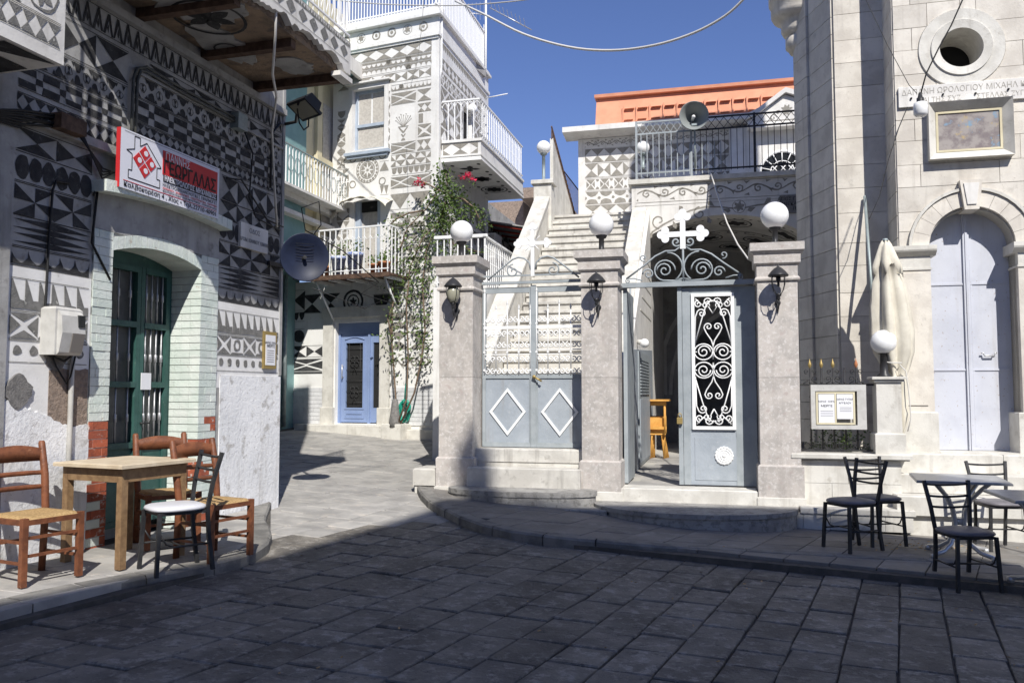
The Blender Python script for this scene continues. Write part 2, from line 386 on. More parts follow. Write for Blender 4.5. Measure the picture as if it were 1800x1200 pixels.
def petals(cx, cy, r, n=6, w=.26):
    out = []
    for i in range(n):
        a = 2 * pi * i / n + .3
        P = []
        for k in range(9):
            t = k / 8; P.append((t * r, w * r * sin(pi * t)))
        Q = P + [(x, -y) for (x, y) in P[-2:0:-1]]
        out.append([(cx + x * cos(a) - y * sin(a), cy + x * sin(a) + y * cos(a)) for (x, y) in Q])
    return out
def band(kind, W, H, ar=1.0):
    o = []
    n = max(1, round(W / (H * ar))); c = W / n
    for i in range(n):
        x = i * c; xm = x + c / 2; x1 = x + c; h = H; y = H / 2
        if kind == 'tri': o.append([(x, 0), (x1, 0), (xm, h)])
        elif kind == 'trid': o.append([(x, h), (xm, 0), (x1, h)])
        elif kind == 'bow':
            if i % 2: o += [[(x, 0), (xm, y), (x, h)], [(x1, 0), (x1, h), (xm, y)]]
            else: o += [[(x, 0), (x1, 0), (xm, y)], [(x, h), (xm, y), (x1, h)]]
        elif kind == 'hour': o += [[(x, 0), (x1, 0), (xm, y)], [(x, h), (xm, y), (x1, h)]]
        elif kind == 'pin':
            P = [(x, 0), (xm, 0), (x1, 0), (x1, y), (x1, h), (xm, h), (x, h), (x, y)]
            for k in range(0, 8, 2):
                kk = k + (i % 2); o.append([(xm, y), P[kk % 8], P[(kk + 1) % 8]])
        elif kind == 'dia': o += [[(x, 0), (xm, 0), (x, y)], [(xm, 0), (x1, 0), (x1, y)], [(x1, y), (x1, h), (xm, h)], [(x, y), (xm, h), (x, h)]]
        elif kind == 'diaf': o.append([(x + c * .1, y), (xm, h * .04), (x1 - c * .1, y), (xm, h * .96)])
        elif kind == 'scal': o.append([(x, 0), (x1, 0), (x1, h)] + arc(xm, h, c / 2, 0, -180, 10, h * .85)[1:-1] + [(x, h)])
        elif kind == 'scalup': o.append([(x, h)] + arc(xm, 0, c / 2, 180, 0, 10, h * .85) + [(x1, h)])
        elif kind == 'scalg': o.append(arc(xm, h, c * .46, 180, 360, 10, h * .9))
        elif kind == 'spike': o.append([(x, 0), (x + c, 0), (x + c, h * .06), (x + c * .82, h * .1), (x + c * .45, h), (x, h * .12)][0:2] + [(x1, h * .3), (x + c * .62, h * .3), (x + c * .12, h), (x, h)])
        elif kind == 'lens': o.append(arc(xm, y, c * .5, 0, 360, 18, h * .46)[:-1])
        elif kind == 'disc': o.append(arc(xm, y * 1.1, h * .27, 0, 360, 14)[:-1])
        elif kind == 'ringrow':
            if i % 3 == 1: o += ringp(xm, y, h * .34, h * .38) + petals(xm, y, h * .28, 6)
            else: o += ringp(xm, y, h * .25, h * .36) + [arc(xm, y, h * .12, 0, 360, 12)[:-1]]
        elif kind == 'saw':
            for k in range(4):
                a = h * k / 4; b = h * (k + 1) / 4
                if i % 2: o.append([(x, a), (x1, (a + b) / 2), (x, b)])
                else: o.append([(x1, a), (x1, b), (x, (a + b) / 2)])
        elif kind == 'zig':
            t = c * .22
            o += [[(x, 0), (x + t, 0), (xm + t * .5, h), (xm - t * .5, h)], [(x1, 0), (x1 - t, 0), (xm - t * .5, h * .98), (xm + t * .5, h * .98)]]
            o.append([(xm, h * .08), (xm + c * .1, h * .3), (xm, h * .55), (xm - c * .1, h * .3)])
        elif kind == 'check':
            for k in range(3):
                if (k % 2) == 0: o.append([(x, h * k / 3), (x + c * .72, h * k / 3), (x + c * .72, h * (k + 1) / 3), (x, h * (k + 1) / 3)])
                else: o.append([(x + c * .72, h * k / 3), (x1, h * k / 3), (x1, h * (k + 1) / 3), (x + c * .72, h * (k + 1) / 3)])
        elif kind == 'octo':
            o.append(arc(x, h, c * .2, -180 if i else -90, 0, 8, h * .45)[:] + ([(x, h)] if not i else []))
            o.append(arc(x, 0, c * .2, 0, 180 if i else 90, 8, h * .45)[:] + ([(x, 0)] if not i else []))
            o += ringp(xm, y, h * .20, h * .23, 16) + [[(xm - h * .09, y + h * .17), (xm + h * .09, y + h * .17), (xm + h * .02, y), (xm + h * .09, y - h * .17), (xm - h * .09, y - h * .17), (xm - h * .02, y)]]
            o += [[(x + c * .14, h), (x + c * .4, h), (x + c * .27, h * .78)], [(x1 - c * .4, h), (x1 - c * .14, h), (x1 - c * .27, h * .78)], [(x + c * .14, 0), (x + c * .27, h * .22), (x + c * .4, 0)], [(x1 - c * .4, 0), (x1 - c * .27, h * .22), (x1 - c * .14, 0)]]
        elif kind == 'arcs':
            o += [[(x, h)] + arc(xm, h, c * .42, 180, 360, 10, h * .4) + [(x1, h)]][0:0] + [arc(xm, h, c * .42, 180, 360, 10, h * .4), arc(xm, 0, c * .42, 0, 180, 10, h * .4)]
            o += [arc(x, y, h * .13, 0 if i else -90, 360 if i else 90, 12)[:-1] if i else arc(x, y, h * .13, -90, 90, 8)]
        elif kind == 'hourc':
            o += [[(x + c * .1, h * .06), (x + c * .7, h * .06), (x + c * .4, y)], [(x + c * .1, h * .94), (x + c * .4, y), (x + c * .7, h * .94)], [(x + c * .1, h * .2), (x + c * .3, y), (x + c * .1, h * .8)], [(x + c * .7, h * .2), (x + c * .7, h * .8), (x + c * .5, y)]]
            o.append([(x + c * .74, h * .06), (x1, h * .06), (x1, h * .2), (x + c * .87, h * .3)]); o.append([(x + c * .74, h * .94), (x + c * .87, h * .7), (x1, h * .8), (x1, h * .94)])
        elif kind == 'eye':
            if i % 2: o += ringp(xm, y, h * .18, h * .34, 16) + [[(x, 0), (x1, 0), (x1 - c * .1, h * .12), (x + c * .1, h * .12)], [(x, h), (x + c * .1, h * .88), (x1 - c * .1, h * .88), (x1, h)]]
            else: o += [[(x, 0), (x1, 0), (xm, h * .35)], [(x, h), (xm, h * .65), (x1, h)], [(x, h * .1), (x + c * .36, y), (x, h * .9)], [(x1, h * .1), (x1, h * .9), (x1 - c * .36, y)]]
        elif kind == 'union':
            t = h * .12
            o += [[(x, 0), (x1 - t, 0), (xm, y - t)], [(x, h), (xm, y + t), (x1 - t, h)], [(x, t), (xm - t, y), (x, h - t)], [(x1, t), (x1, h - t), (xm + t, y)]]
        elif kind == 'flower':
            o += petals(xm, y, h * .36, 6) if i % 2 == 0 else [[(x, 0), (x1, 0), (xm, h * .34)], [(x, h), (xm, h * .66), (x1, h)]]
            if i % 2 == 0: o += ringp(xm, y, h * .40, h * .46, 18)
        elif kind == 'foot': o += [arc(xm, y, h * .34, 0, 180, 8, h * .3), [(x, 0), (x + c * .2, 0), (xm, y * .7), (x + c * .8, 0), (x1, 0), (x1, h * .12), (xm, y), (x, h * .12)]]
        elif kind == 'vine':
            pts = [(x + c * t / 14, y + h * .22 * sin(2 * pi * t / 14)) for t in range(15)]
            o += strip(pts, h * .05)
            o += strip(spiral2(x + c * .27, y - h * .04, h * .27, pi / 2, 1.2, 1, 16), h * .045)
            o += strip(spiral2(x + c * .77, y + h * .04, h * .27, -pi / 2, 1.2, 1, 16), h * .045)
            for (lx, ly, a) in ((.48, .30, 60), (.03, -.30, 240), (.55, -.12, -20), (.95, .26, 80)):
                q = (x + c * lx, y + h * ly); aa = R(a)
                o.append([q, (q[0] + h * .34 * cos(aa + .6), q[1] + h * .30 * sin(aa + .6)), (q[0] + h * .20 * cos(aa), q[1] + h * .20 * sin(aa)), (q[0] + h * .34 * cos(aa - .6), q[1] + h * .30 * sin(aa - .6))])
    return o
def jit(x, z, a=.0045): return (x + a * sin(41 * x + 67 * z) + a * .6 * sin(131 * z + 17 * x), z + a * sin(59 * z - 37 * x + 1.3))
def pattern(parent, mt, rows, d=-.004, name='pattern_band', vertical=False):
    """rows: (kind, s0, s1, z0, z1, aspect)"""
    for row in rows:
        kind, s0, s1, z0, z1 = row[:5]; ar = row[5] if len(row) > 5 else 1.0
        W = s1 - s0; H = z1 - z0; mm = M()
        for P in (band(kind, W, H, ar) if not vertical else [[(q[1], q[0]) for q in pp][::-1] for pp in band(kind, H, W, ar)]):
            if len(P) < 3: continue
            mm.face([(jx, d, jz) for (jx, jz) in (jit(s0 + min(max(q[0], 0), W), z0 + min(max(q[1], 0), H)) for q in P)])
        if kind not in ('vine',) and not vertical:
            t = .006
            for zz in (z0 - .012, z1 + .012 - t): mm.face([(s0, d, zz), (s1, d, zz), (s1, d, zz + t), (s0, d, zz + t)])
        part(name, mm, mt, parent)
def polys(parent, mt, P, d=-.004, name='scratched_ornament'):
    mm = M()
    for q in P:
        if len(q) > 2: mm.face([(a, d, b) for (a, b) in (jit(*w_, .003) for w_ in q)])
    return part(name, mm, mt, parent)
# ================================================================== THE GROUND
def clip(poly, reg):                                    # convex clip
    out = poly
    k = len(reg)
    for i in range(k):
        ax, ay = reg[i]; bx, by = reg[(i + 1) % k]
        inp = out; out = []
        if not inp: break
        def side(p): return (bx - ax) * (p[1] - ay) - (by - ay) * (p[0] - ax)
        for j in range(len(inp)):
            p = inp[j]; q = inp[(j + 1) % len(inp)]; sp_ = side(p); sq = side(q)
            if sp_ >= 0: out.append(p)
            if (sp_ >= 0) != (sq >= 0):
                t = sp_ / (sp_ - sq); out.append((p[0] + t * (q[0] - p[0]), p[1] + t * (q[1] - p[1])))
    return out
def ccw(P):
    return P if sum(P[i][0] * P[(i + 1) % len(P)][1] - P[(i + 1) % len(P)][0] * P[i][1] for i in range(len(P))) > 0 else P[::-1]
def hull(P):
    P = sorted(set(P)); 
    def half(Q):
        h = []
        for p in Q:
            while len(h) > 1 and (h[-1][0] - h[-2][0]) * (p[1] - h[-2][1]) - (h[-1][1] - h[-2][1]) * (p[0] - h[-2][0]) <= 0: h.pop()
            h.append(p)
        return h
    a = half(P); b = half(P[::-1]); return a[:-1] + b[:-1]
def inside(p, reg, m=0.0):
    k = len(reg)
    for i in range(k):
        ax, ay = reg[i]; bx, by = reg[(i + 1) % k]
        if ((bx - ax) * (p[1] - ay) - (by - ay) * (p[0] - ax)) / hypot(bx - ax, by - ay) < m: return False
    return True
def area(P): return abs(sum(P[i][0] * P[(i + 1) % len(P)][1] - P[(i + 1) % len(P)][0] * P[i][1] for i in range(len(P)))) / 2
def shrink(P, g):
    n = len(P); out = []
    cx = sum(p[0] for p in P) / n; cy = sum(p[1] for p in P) / n
    for p in P:
        l = hypot(p[0] - cx, p[1] - cy); k = max(0, 1 - g * 1.3 / max(l, .01)); out.append((cx + (p[0] - cx) * k, cy + (p[1] - cy) * k))
    return out
def slab_mesh(mm, P, zf, top, thick=.05, gap=.008, bev=.008):
    P = ccw(P); n0 = len(mm.v); k = len(P)
    A = shrink(P, gap); B = shrink(P, gap + bev)
    mm.v += [(x, y, zf(x, y) + top - thick) for x, y in A] + [(x, y, zf(x, y) + top - bev) for x, y in A] + [(x, y, zf(x, y) + top) for x, y in B]
    for r in (0, k):
        for i in range(k):
            j = (i + 1) % k; mm.f.append([n0 + r + i, n0 + r + j, n0 + r + k + j, n0 + r + k + i]); mm.sm.append(False)
    mm.f.append([n0 + 2 * k + i for i in range(k)]); mm.sm.append(False)

SWH = .09
kR = [(742, 867), (756, 880), (775, 891), (810, 908), (850, 922), (900, 933), (983, 944), (1080, 953), (1180, 961), (1280, 967), (1380, 973), (1500, 980), (1600, 985), (1700, 990), (1800, 995), (1950, 1003)]
KR = [gnd(x, y, SWH)[:2] for x, y in kR]
KR = [G.w(-4.75, .15)[:2]] + KR
kL = [(-90, 1088), (0, 1066), (75, 1048), (150, 1032), (220, 1019), (290, 1006), (375, 989), (420, 978), (450, 967), (470, 953), (475, 938), (472, 925), (464, 912)]
KL = [gnd(x, y, SWH)[:2] for x, y in kL] + [L.w(2.2, .02)[:2]]
REG_R = ccw(hull(KR + [G.w(4.6, 1.0)[:2], G.w(-4.55, 1.0)[:2], G.w(4.6, -3)[:2]]))
REG_L = ccw(hull(KL + [L.w(-3.5, .05)[:2], L.w(-3.5, -.8)[:2]]))
# street: one big sheet of dark sand under the slabs
mm = M()
xs = [-200, -60, -25, -12] + [-8 + .5 * i for i in range(33)] + [12, 25, 60, 200]
ys = [-200, -60, -20, -6, 0] + [1 + .5 * i for i in range(46)] + [27, 40, 80, 200, 400]
n = len(xs)
for y in ys:
    for x in xs: mm.v.append((x, y, gz(x, y) - .022))
for j in range(len(ys) - 1):
    for i in range(n - 1): mm.f.append([j * n + i, j * n + i + 1, (j + 1) * n + i + 1, (j + 1) * n + i]); mm.sm.append(True)
street = solo('street', mm, m_joints, None, None, W0, (0, 0, 0), kind='structure')
ax_, cx_ = Vector((.47, 1)).normalized(), Vector((1, -.33)).normalized()
cands = []
row_w = .305
for r in range(-36, 40):
    rng = random.Random(r * 31 + 5)
    off = r * row_w; t = -1.0 + rng.random() * .5
    while t < 22:
        ln = rng.choice([.33, .38, .45, .52, .60, .45]) * (.9 + .2 * rng.random())
        P = []
        for (a, b) in ((t, off), (t + ln, off), (t + ln, off + row_w), (t, off + row_w)):
            q = ax_ * a + cx_ * b + Vector((rng.uniform(-.007, .007), rng.uniform(-.009, .009))); fan = .010 * (q.x - 1.5) * (q.y - 5) * .6
            P.append((q.x - .4 + fan * .25, q.y))
        t += ln
        c = (sum(p[0] for p in P) / 4, sum(p[1] for p in P) / 4)
        if c[1] < 3.1 or c[1] > 18.6: continue
        if abs(c[0]) > c[1] * .66 + .6: continue
        if c[1] > 11 and (c[0] > -.55 or c[0] < -5.6): continue
        if inside(c, REG_R, .22) or inside(c, REG_L, .22): continue
        if c[0] > G.w(-4.4, 0)[0] and G.loc(*c)[1] > .2: continue
        if L.loc(*c)[1] > .25 and c[1] < 9.8: continue
        cands.append((area(P) / (c[1] ** 3 + 1), P, c))
cands.sort(key=lambda q: -q[0])
rest = M()
for i, (_, P, c) in enumerate(cands):
    h = random.uniform(-.005, .004)
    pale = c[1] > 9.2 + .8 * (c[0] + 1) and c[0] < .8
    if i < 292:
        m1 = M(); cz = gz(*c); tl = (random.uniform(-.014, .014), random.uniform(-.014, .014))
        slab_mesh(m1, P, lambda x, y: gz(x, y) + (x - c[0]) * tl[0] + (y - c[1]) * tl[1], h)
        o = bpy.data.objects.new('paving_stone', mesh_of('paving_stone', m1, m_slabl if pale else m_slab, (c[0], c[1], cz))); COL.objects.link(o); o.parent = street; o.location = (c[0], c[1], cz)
        BASE[o.name] = (0, 0, 0)
    else: slab_mesh(rest, P, gz, h)
part('far_paving_stones', rest, m_slabl, street, kind='stuff')
# raised pavements
def pavement(name, reg, kcurve, ax, cx, rw, lens, mt, o0, sgn):
    mm = M(); P = ccw([p for p in reg])
    k = len(P)
    cxx = sum(p[0] for p in P) / k; cyy = sum(p[1] for p in P) / k
    for i in range(k):
        a = P[i]; b = P[(i + 1) % k]
        mm.face([(cxx, cyy, gz(cxx, cyy) + SWH - .06), (a[0], a[1], gz(*a) + SWH - .06), (b[0], b[1], gz(*b) + SWH - .06)])
        mm.face([(a[0], a[1], gz(*a) - .15), (b[0], b[1], gz(*b) - .15), (b[0], b[1], gz(*b) + SWH - .06), (a[0], a[1], gz(*a) + SWH - .06)])
    s = solo(name, mm, m_joints, None, None, W0, (0, 0, 0), kind='structure')
    inner = clip(P, P)
    # inner region: shrink the kerb edge by stepping the curve inward
    shr = shrink(P, .13)
    for r in range(-20, 26):
        rng = random.Random(r * 7 + 3); t = -12 + rng.random() * .4
        while t < 14:
            ln = rng.choice(lens) * rng.uniform(.92, 1.08)
            Q = []
            for (a, b) in ((t, r * rw), (t + ln, r * rw), (t + ln, (r + 1) * rw), (t, (r + 1) * rw)):
                q = ax * a + cx * b; Q.append((q.x + o0[0], q.y + o0[1]))
            t += ln
            C = clip(ccw(Q), shr)
            if len(C) < 3 or area(C) < .006: continue
            c = (sum(p[0] for p in C) / len(C), sum(p[1] for p in C) / len(C))
            if abs(c[0]) > c[1] * .66 + .5: continue
            m1 = M(); slab_mesh(m1, C, gz, SWH + rng.uniform(-.002, .002), .07, .005, .004)
            o = bpy.data.objects.new('paving_slab', mesh_of('paving_slab', m1, mt, (c[0], c[1], 0))); COL.objects.link(o); o.parent = s; o.location = (c[0], c[1], 0); BASE[o.name] = (0, 0, 0)
    # kerb stones
    def resample(C, st):
        out = [C[0]]; acc = 0
        for i in range(1, len(C)):
            a = C[i - 1]; b = C[i]; l = hypot(b[0] - a[0], b[1] - a[1]); kk = max(1, round(l / st))
            for j in range(1, kk + 1): out.append((a[0] + (b[0] - a[0]) * j / kk, a[1] + (b[1] - a[1]) * j / kk))
        return out
    C = resample(kcurve, .16); i = 0; rng = random.Random(4)
    while i < len(C) - 1:
        j = min(len(C) - 1, i + rng.choice([3, 4, 5])); seg = C[i:j + 1]
        m1 = M(); A = []; B = []
        for q in range(len(seg)):
            a = seg[max(q - 1, 0)]; b = seg[min(q + 1, len(seg) - 1)]; tx, ty = b[0] - a[0], b[1] - a[1]; l = hypot(tx, ty); nx, ny = -ty / l * sgn, tx / l * sgn
            e = .006 if q == 0 else (-.006 if q == len(seg) - 1 else 0)
            px_, py_ = seg[q][0] + tx / l * e, seg[q][1] + ty / l * e
            jit = rng.uniform(-.004, .004)
            A.append((px_ - nx * (.012 + jit), py_ - ny * (.012 + jit))); B.append((px_ + nx * .15, py_ + ny * .15))
        for q in range(len(seg) - 1):
            zt = lambda p: gz(*p) + SWH + .006
            a, b, c2, d2 = A[q], A[q + 1], B[q + 1], B[q]
            ins = lambda p, o_: (p[0] + (o_[0] - p[0]) * .13, p[1] + (o_[1] - p[1]) * .13)
            a2, b2 = ins(a, d2), ins(b, c2)
            m1.face([(*a, gz(*a) - .1), (*b, gz(*b) - .1), (*b, zt(b) - .02), (*a, zt(a) - .02)], True)
            m1.face([(*a, zt(a) - .02), (*b, zt(b) - .02), (*b2, zt(b2)), (*a2, zt(a2))], True)
            m1.face([(*a2, zt(a2)), (*b2, zt(b2)), (*c2, zt(c2)), (*d2, zt(d2))])
        a, d2 = A[0], B[0]; m1.face([(*d2, gz(*d2) - .1), (*a, gz(*a) - .1), (*a, gz(*a) + SWH - .014), (*d2, gz(*d2) + SWH + .006)])
        a, d2 = A[-1], B[-1]; m1.face([(*a, gz(*a) - .1), (*d2, gz(*d2) - .1), (*d2, gz(*d2) + SWH + .006), (*a, gz(*a) + SWH - .014)])
        c = seg[len(seg) // 2]
        o = bpy.data.objects.new('kerb_stone', mesh_of('kerb_stone', m1, m_kerb, (c[0], c[1], 0))); COL.objects.link(o); o.parent = s; o.location = (c[0], c[1], 0); BASE[o.name] = (0, 0, 0)
        i = j
    return s
pavement('pavement', REG_R, KR, Vector((.62, 1)).normalized(), Vector((1, -.12)).normalized(), .42, [.4, .5, .62], m_slabp, (0, 8), 1)
pavement('pavement', REG_L, KL, Vector((.45, 1)).normalized(), Vector((1, -.28)).normalized(), .5, [.6, .8, .95], m_slabl, (-3, 6), 1)

# forecourt behind the gate: courtyard floor
mm = M(); mm.box(-2.0, 1.9, -.12, 9.5, .1, .47)
yard = solo('courtyard_floor', mm, m_joint, None, None, G, (0, 0, .3), kind='structure')
for i in range(4):
    for j in range(9):
        x0 = -1.95 + i * .95 + (j % 2) * .2; x1 = min(x0 + .93, 1.85)
        piece('floor_slab', m_slabl, yard, x0, x1, .0 + j * .62, .6 + j * .62, .44, .482)

# ================================================================== GATE WITH THREE MARBLE PIERS
def pier(label, xc, z0, w=.46, zt=3.44, dz=0):
    t = thing('gate_pier', label, 'gate pier', G, (xc, 0, z0), 'marble piers of the double gate')
    h = w / 2; D = .23
    mb = M(); mb.cbox(xc - h - .045, xc + h + .045, -D - .045, D + .045, z0, z0 + .14, .006); part('foot', mb, m_marblew, t)
    mb = M(); mb.cbox(xc - h - .03, xc + h + .03, -D - .03, D + .03, z0 + .14, z0 + .52, .02); part('plinth', mb, m_marble, t)
    js = z0 + 1.55
    mb = M(); mb.box(xc - h, xc + h, -D, D, z0 + .52, js - .003); part('lower_shaft', mb, m_marble, t)
    mb = M(); mb.box(xc - h, xc + h, -D, D, js + .003, zt - .46); part('upper_shaft', mb, m_marble, t)
    mb = M(); mb.box(xc - h + .004, xc + h - .004, -D + .004, D - .004, js - .003, js + .003); part('joint', mb, m_joint, t)
    prof = [(.0, zt - .46), (.025, zt - .45), (.03, zt - .43), (.015, zt - .405), (.005, zt - .40), (.005, zt - .265), (.03, zt - .25), (.038, zt - .24), (.038, zt - .14), (.055, zt - .12), (.082, zt - .095), (.082, zt - .003), (.078, zt)]
    mb = M(); n0 = 0
    for k, (e, z) in enumerate(prof):
        mb.v += [(xc - h - e, -D - e, z), (xc + h + e, -D - e, z), (xc + h + e, D + e, z), (xc - h - e, D + e, z)]
        if k:
            for i in range(4):
                j = (i + 1) % 4; a = (k - 1) * 4; mb.f.append([a + i, a + j, a + 4 + j, a + 4 + i]); mb.sm.append(False)
    a = (len(prof) - 1) * 4; mb.f.append([a, a + 1, a + 2, a + 3]); mb.sm.append(False)
    part('capital', mb, m_marble, t)
    return t
pier('left pier of the gate, beside the bougainvillea, with a shadow up its lower part', -4.05, .30)
pier('middle marble pier between the diamond gate and the scrolled gate', -2.16, .29)
pier('right pier of the gate, between the scrolled grey gate leaf and the notice case', -.02, .28)
def globe_lamp(label, fr, x, d, z, r=.16, post=.22, mt=m_ibl, taper=False, grp='white globe lamps'):
    t = thing('globe_lamp', label, 'lamp', fr, (x, d, z), grp)
    mb = M()
    if taper: mb.lathe([(.001, 0), (.085, 0), (.085, .012), (.05, .05), (.04, post), (.065, post + .005), (.065, post + .03), (.001, post + .03)], (x, d, z), 16)
    else: mb.lathe([(.001, 0), (.055, 0), (.055, .012), (.034, .02), (.034, post - .03), (.06, post - .02), (.075, post + .01), (.075, post + .022), (.001, post + .022)], (x, d, z), 16)
    part('post', mb, mt, t)
    mb = M(); mb.sphere((x, d, z + post + r * .97), r, 28, 18); part('globe', mb, m_globe, t)
    return t
globe_lamp('white globe lamp on top of the left gate pier, in front of the bougainvillea', G, -4.05, 0, 3.44, .155)
globe_lamp('white globe lamp on the middle gate pier, in front of the marble stairs', G, -2.16, 0, 3.44, .16)
globe_lamp('white globe lamp on the right gate pier, largest in the picture', G, -.02, 0, 3.44, .168)
def lantern(label, x, gl=None):
    t = thing('wall_lantern', label, 'wall lantern', G, (x, -.23, 2.95), 'wall lanterns on the gate piers')
    y = -.42; zc = 3.02
    mb = M(); mb.lathe([(.001, .135), (.012, .13), (.008, .115), (.02, .105), (.045, .09), (.085, .05), (.112, .015), (.12, 0), (.112, -.008), (.05, -.012), (.001, -.012)], (x, y, zc), 18); part('cap', mb, m_ibl, t)
    if gl: mb = M(); mb.lathe([(.001, -.01), (.028, -.012), (.028, -.06), (.014, -.07), (.016, -.12), (.001, -.125)], (x, y, zc), 12); part('lamp_holder', mb, m_ibl, t)
    mb = M(); mb.lathe([(.055, -.012), (.078, -.04), (.085, -.09), (.078, -.15), (.055, -.195), (.03, -.21), (.001, -.212)], (x, y, zc), 18); part('glass', mb, m_lens, t) if not gl else None
    mb = M(); mb.lathe([(.001, -.205), (.035, -.212), (.03, -.235), (.016, -.25), (.022, -.27), (.012, -.29), (.001, -.30)], (x, y, zc), 12); part('base', mb, m_ibl, t)
    mb = M()
    for a in (0, 90, 180, 270):
        ca, sa = cos(R(a + 45)), sin(R(a + 45))
        mb.tube([(x + ca * .10, y + sa * .10, zc), (x + ca * .098, y + sa * .098, zc - .1), (x + ca * .075, y + sa * .075, zc - .17), (x + ca * .03, y + sa * .03, zc - .225)], .005, 5)
    part('cage', mb, m_ibl, t)
    mb = M(); pts = [(x, y, zc - .27)] + [(x, -.23 - .19 * cos(R(a)), zc - .27 - .12 * sin(R(a))) for a in range(0, 200, 20)]
    pts = [(x, -.42 + .0, zc - .29)] + [(x, -.335 - .085 * cos(R(a)), zc - .30 - .085 * sin(R(a))) for a in range(10, 181, 17)]
    mb.tube(pts, .008, 6); mb.tube([(x, -.25, zc - .30), (x, -.23, zc - .30)], .02, 8)
    mb.lathe([(.001, .0), (.035, .0), (.035, .018), (.001, .02)], (x, -.23, zc - .30), 12, 'y')
    mb.tube([(x, -.245, zc - .2), (x, -.245, zc - .36), (x, -.25, zc - .43)], [.018, .016, .003], 6)
    part('bracket', mb, m_ibl, t)
lantern('wall lantern with clear glass on the left gate pier', -4.03)
lantern('wall lantern on the middle gate pier', -2.17, m_glassd)
lantern('black wall lantern on the right gate pier casting a shadow on the marble', -.02, m_glassd)

def spiral(cx, cz, r, a0, turns, dr, n=22, rend=.16):
    return [(cx + r * (1 - (1 - rend) * i / n) * cos(a0 + dr * 2 * pi * turns * i / n), cz + r * (1 - (1 - rend) * i / n) * sin(a0 + dr * 2 * pi * turns * i / n)) for i in range(n + 1)]
def tb(mb, pts, y, r=.008, seg=5): mb.tube([(p[0], y, p[1]) for p in pts], r, seg); return mb
def trefoil_cross(mb, cx, cz, a, up, dn, y, w=.026, lobe=.032, rays=False):
    mb.box(cx - a, cx + a, y - .008, y + .008, cz - w, cz + w); mb.box(cx - w, cx + w, y - .0085, y + .0085, cz - dn, cz + up)
    def disc(x, z, r, e): mb.prism([(x + r * cos(2 * pi * i / 14), z + r * sin(2 * pi * i / 14)) for i in range(14)], y - .009 - e, y + .009 + e)
    for (dx, dz, k) in ((-a, 0, 0), (a, 0, 1), (0, up, 2)):
        x, z = cx + dx, cz + dz; e = .0005 * k
        ux, uz = ((-1, 0), (1, 0), (0, 1))[k]
        disc(x + ux * lobe * .8, z + uz * lobe * .8, lobe, e + .001); disc(x + uz * lobe * 1.1 - ux * .3 * lobe, z + ux * lobe * 1.1 - uz * .3 * lobe, lobe, e + .002); disc(x - uz * lobe * 1.1 - ux * .3 * lobe, z - ux * lobe * 1.1 - uz * .3 * lobe, lobe, e + .003)
    if rays:
        disc(cx, cz, .05, .004)
        for q in range(4):
            a_ = pi / 4 + q * pi / 2
            mb.tube([(cx + .05 * cos(a_), y, cz + .05 * sin(a_)), (cx + .145 * cos(a_), y, cz + .145 * sin(a_))], [.009, .002], 5)
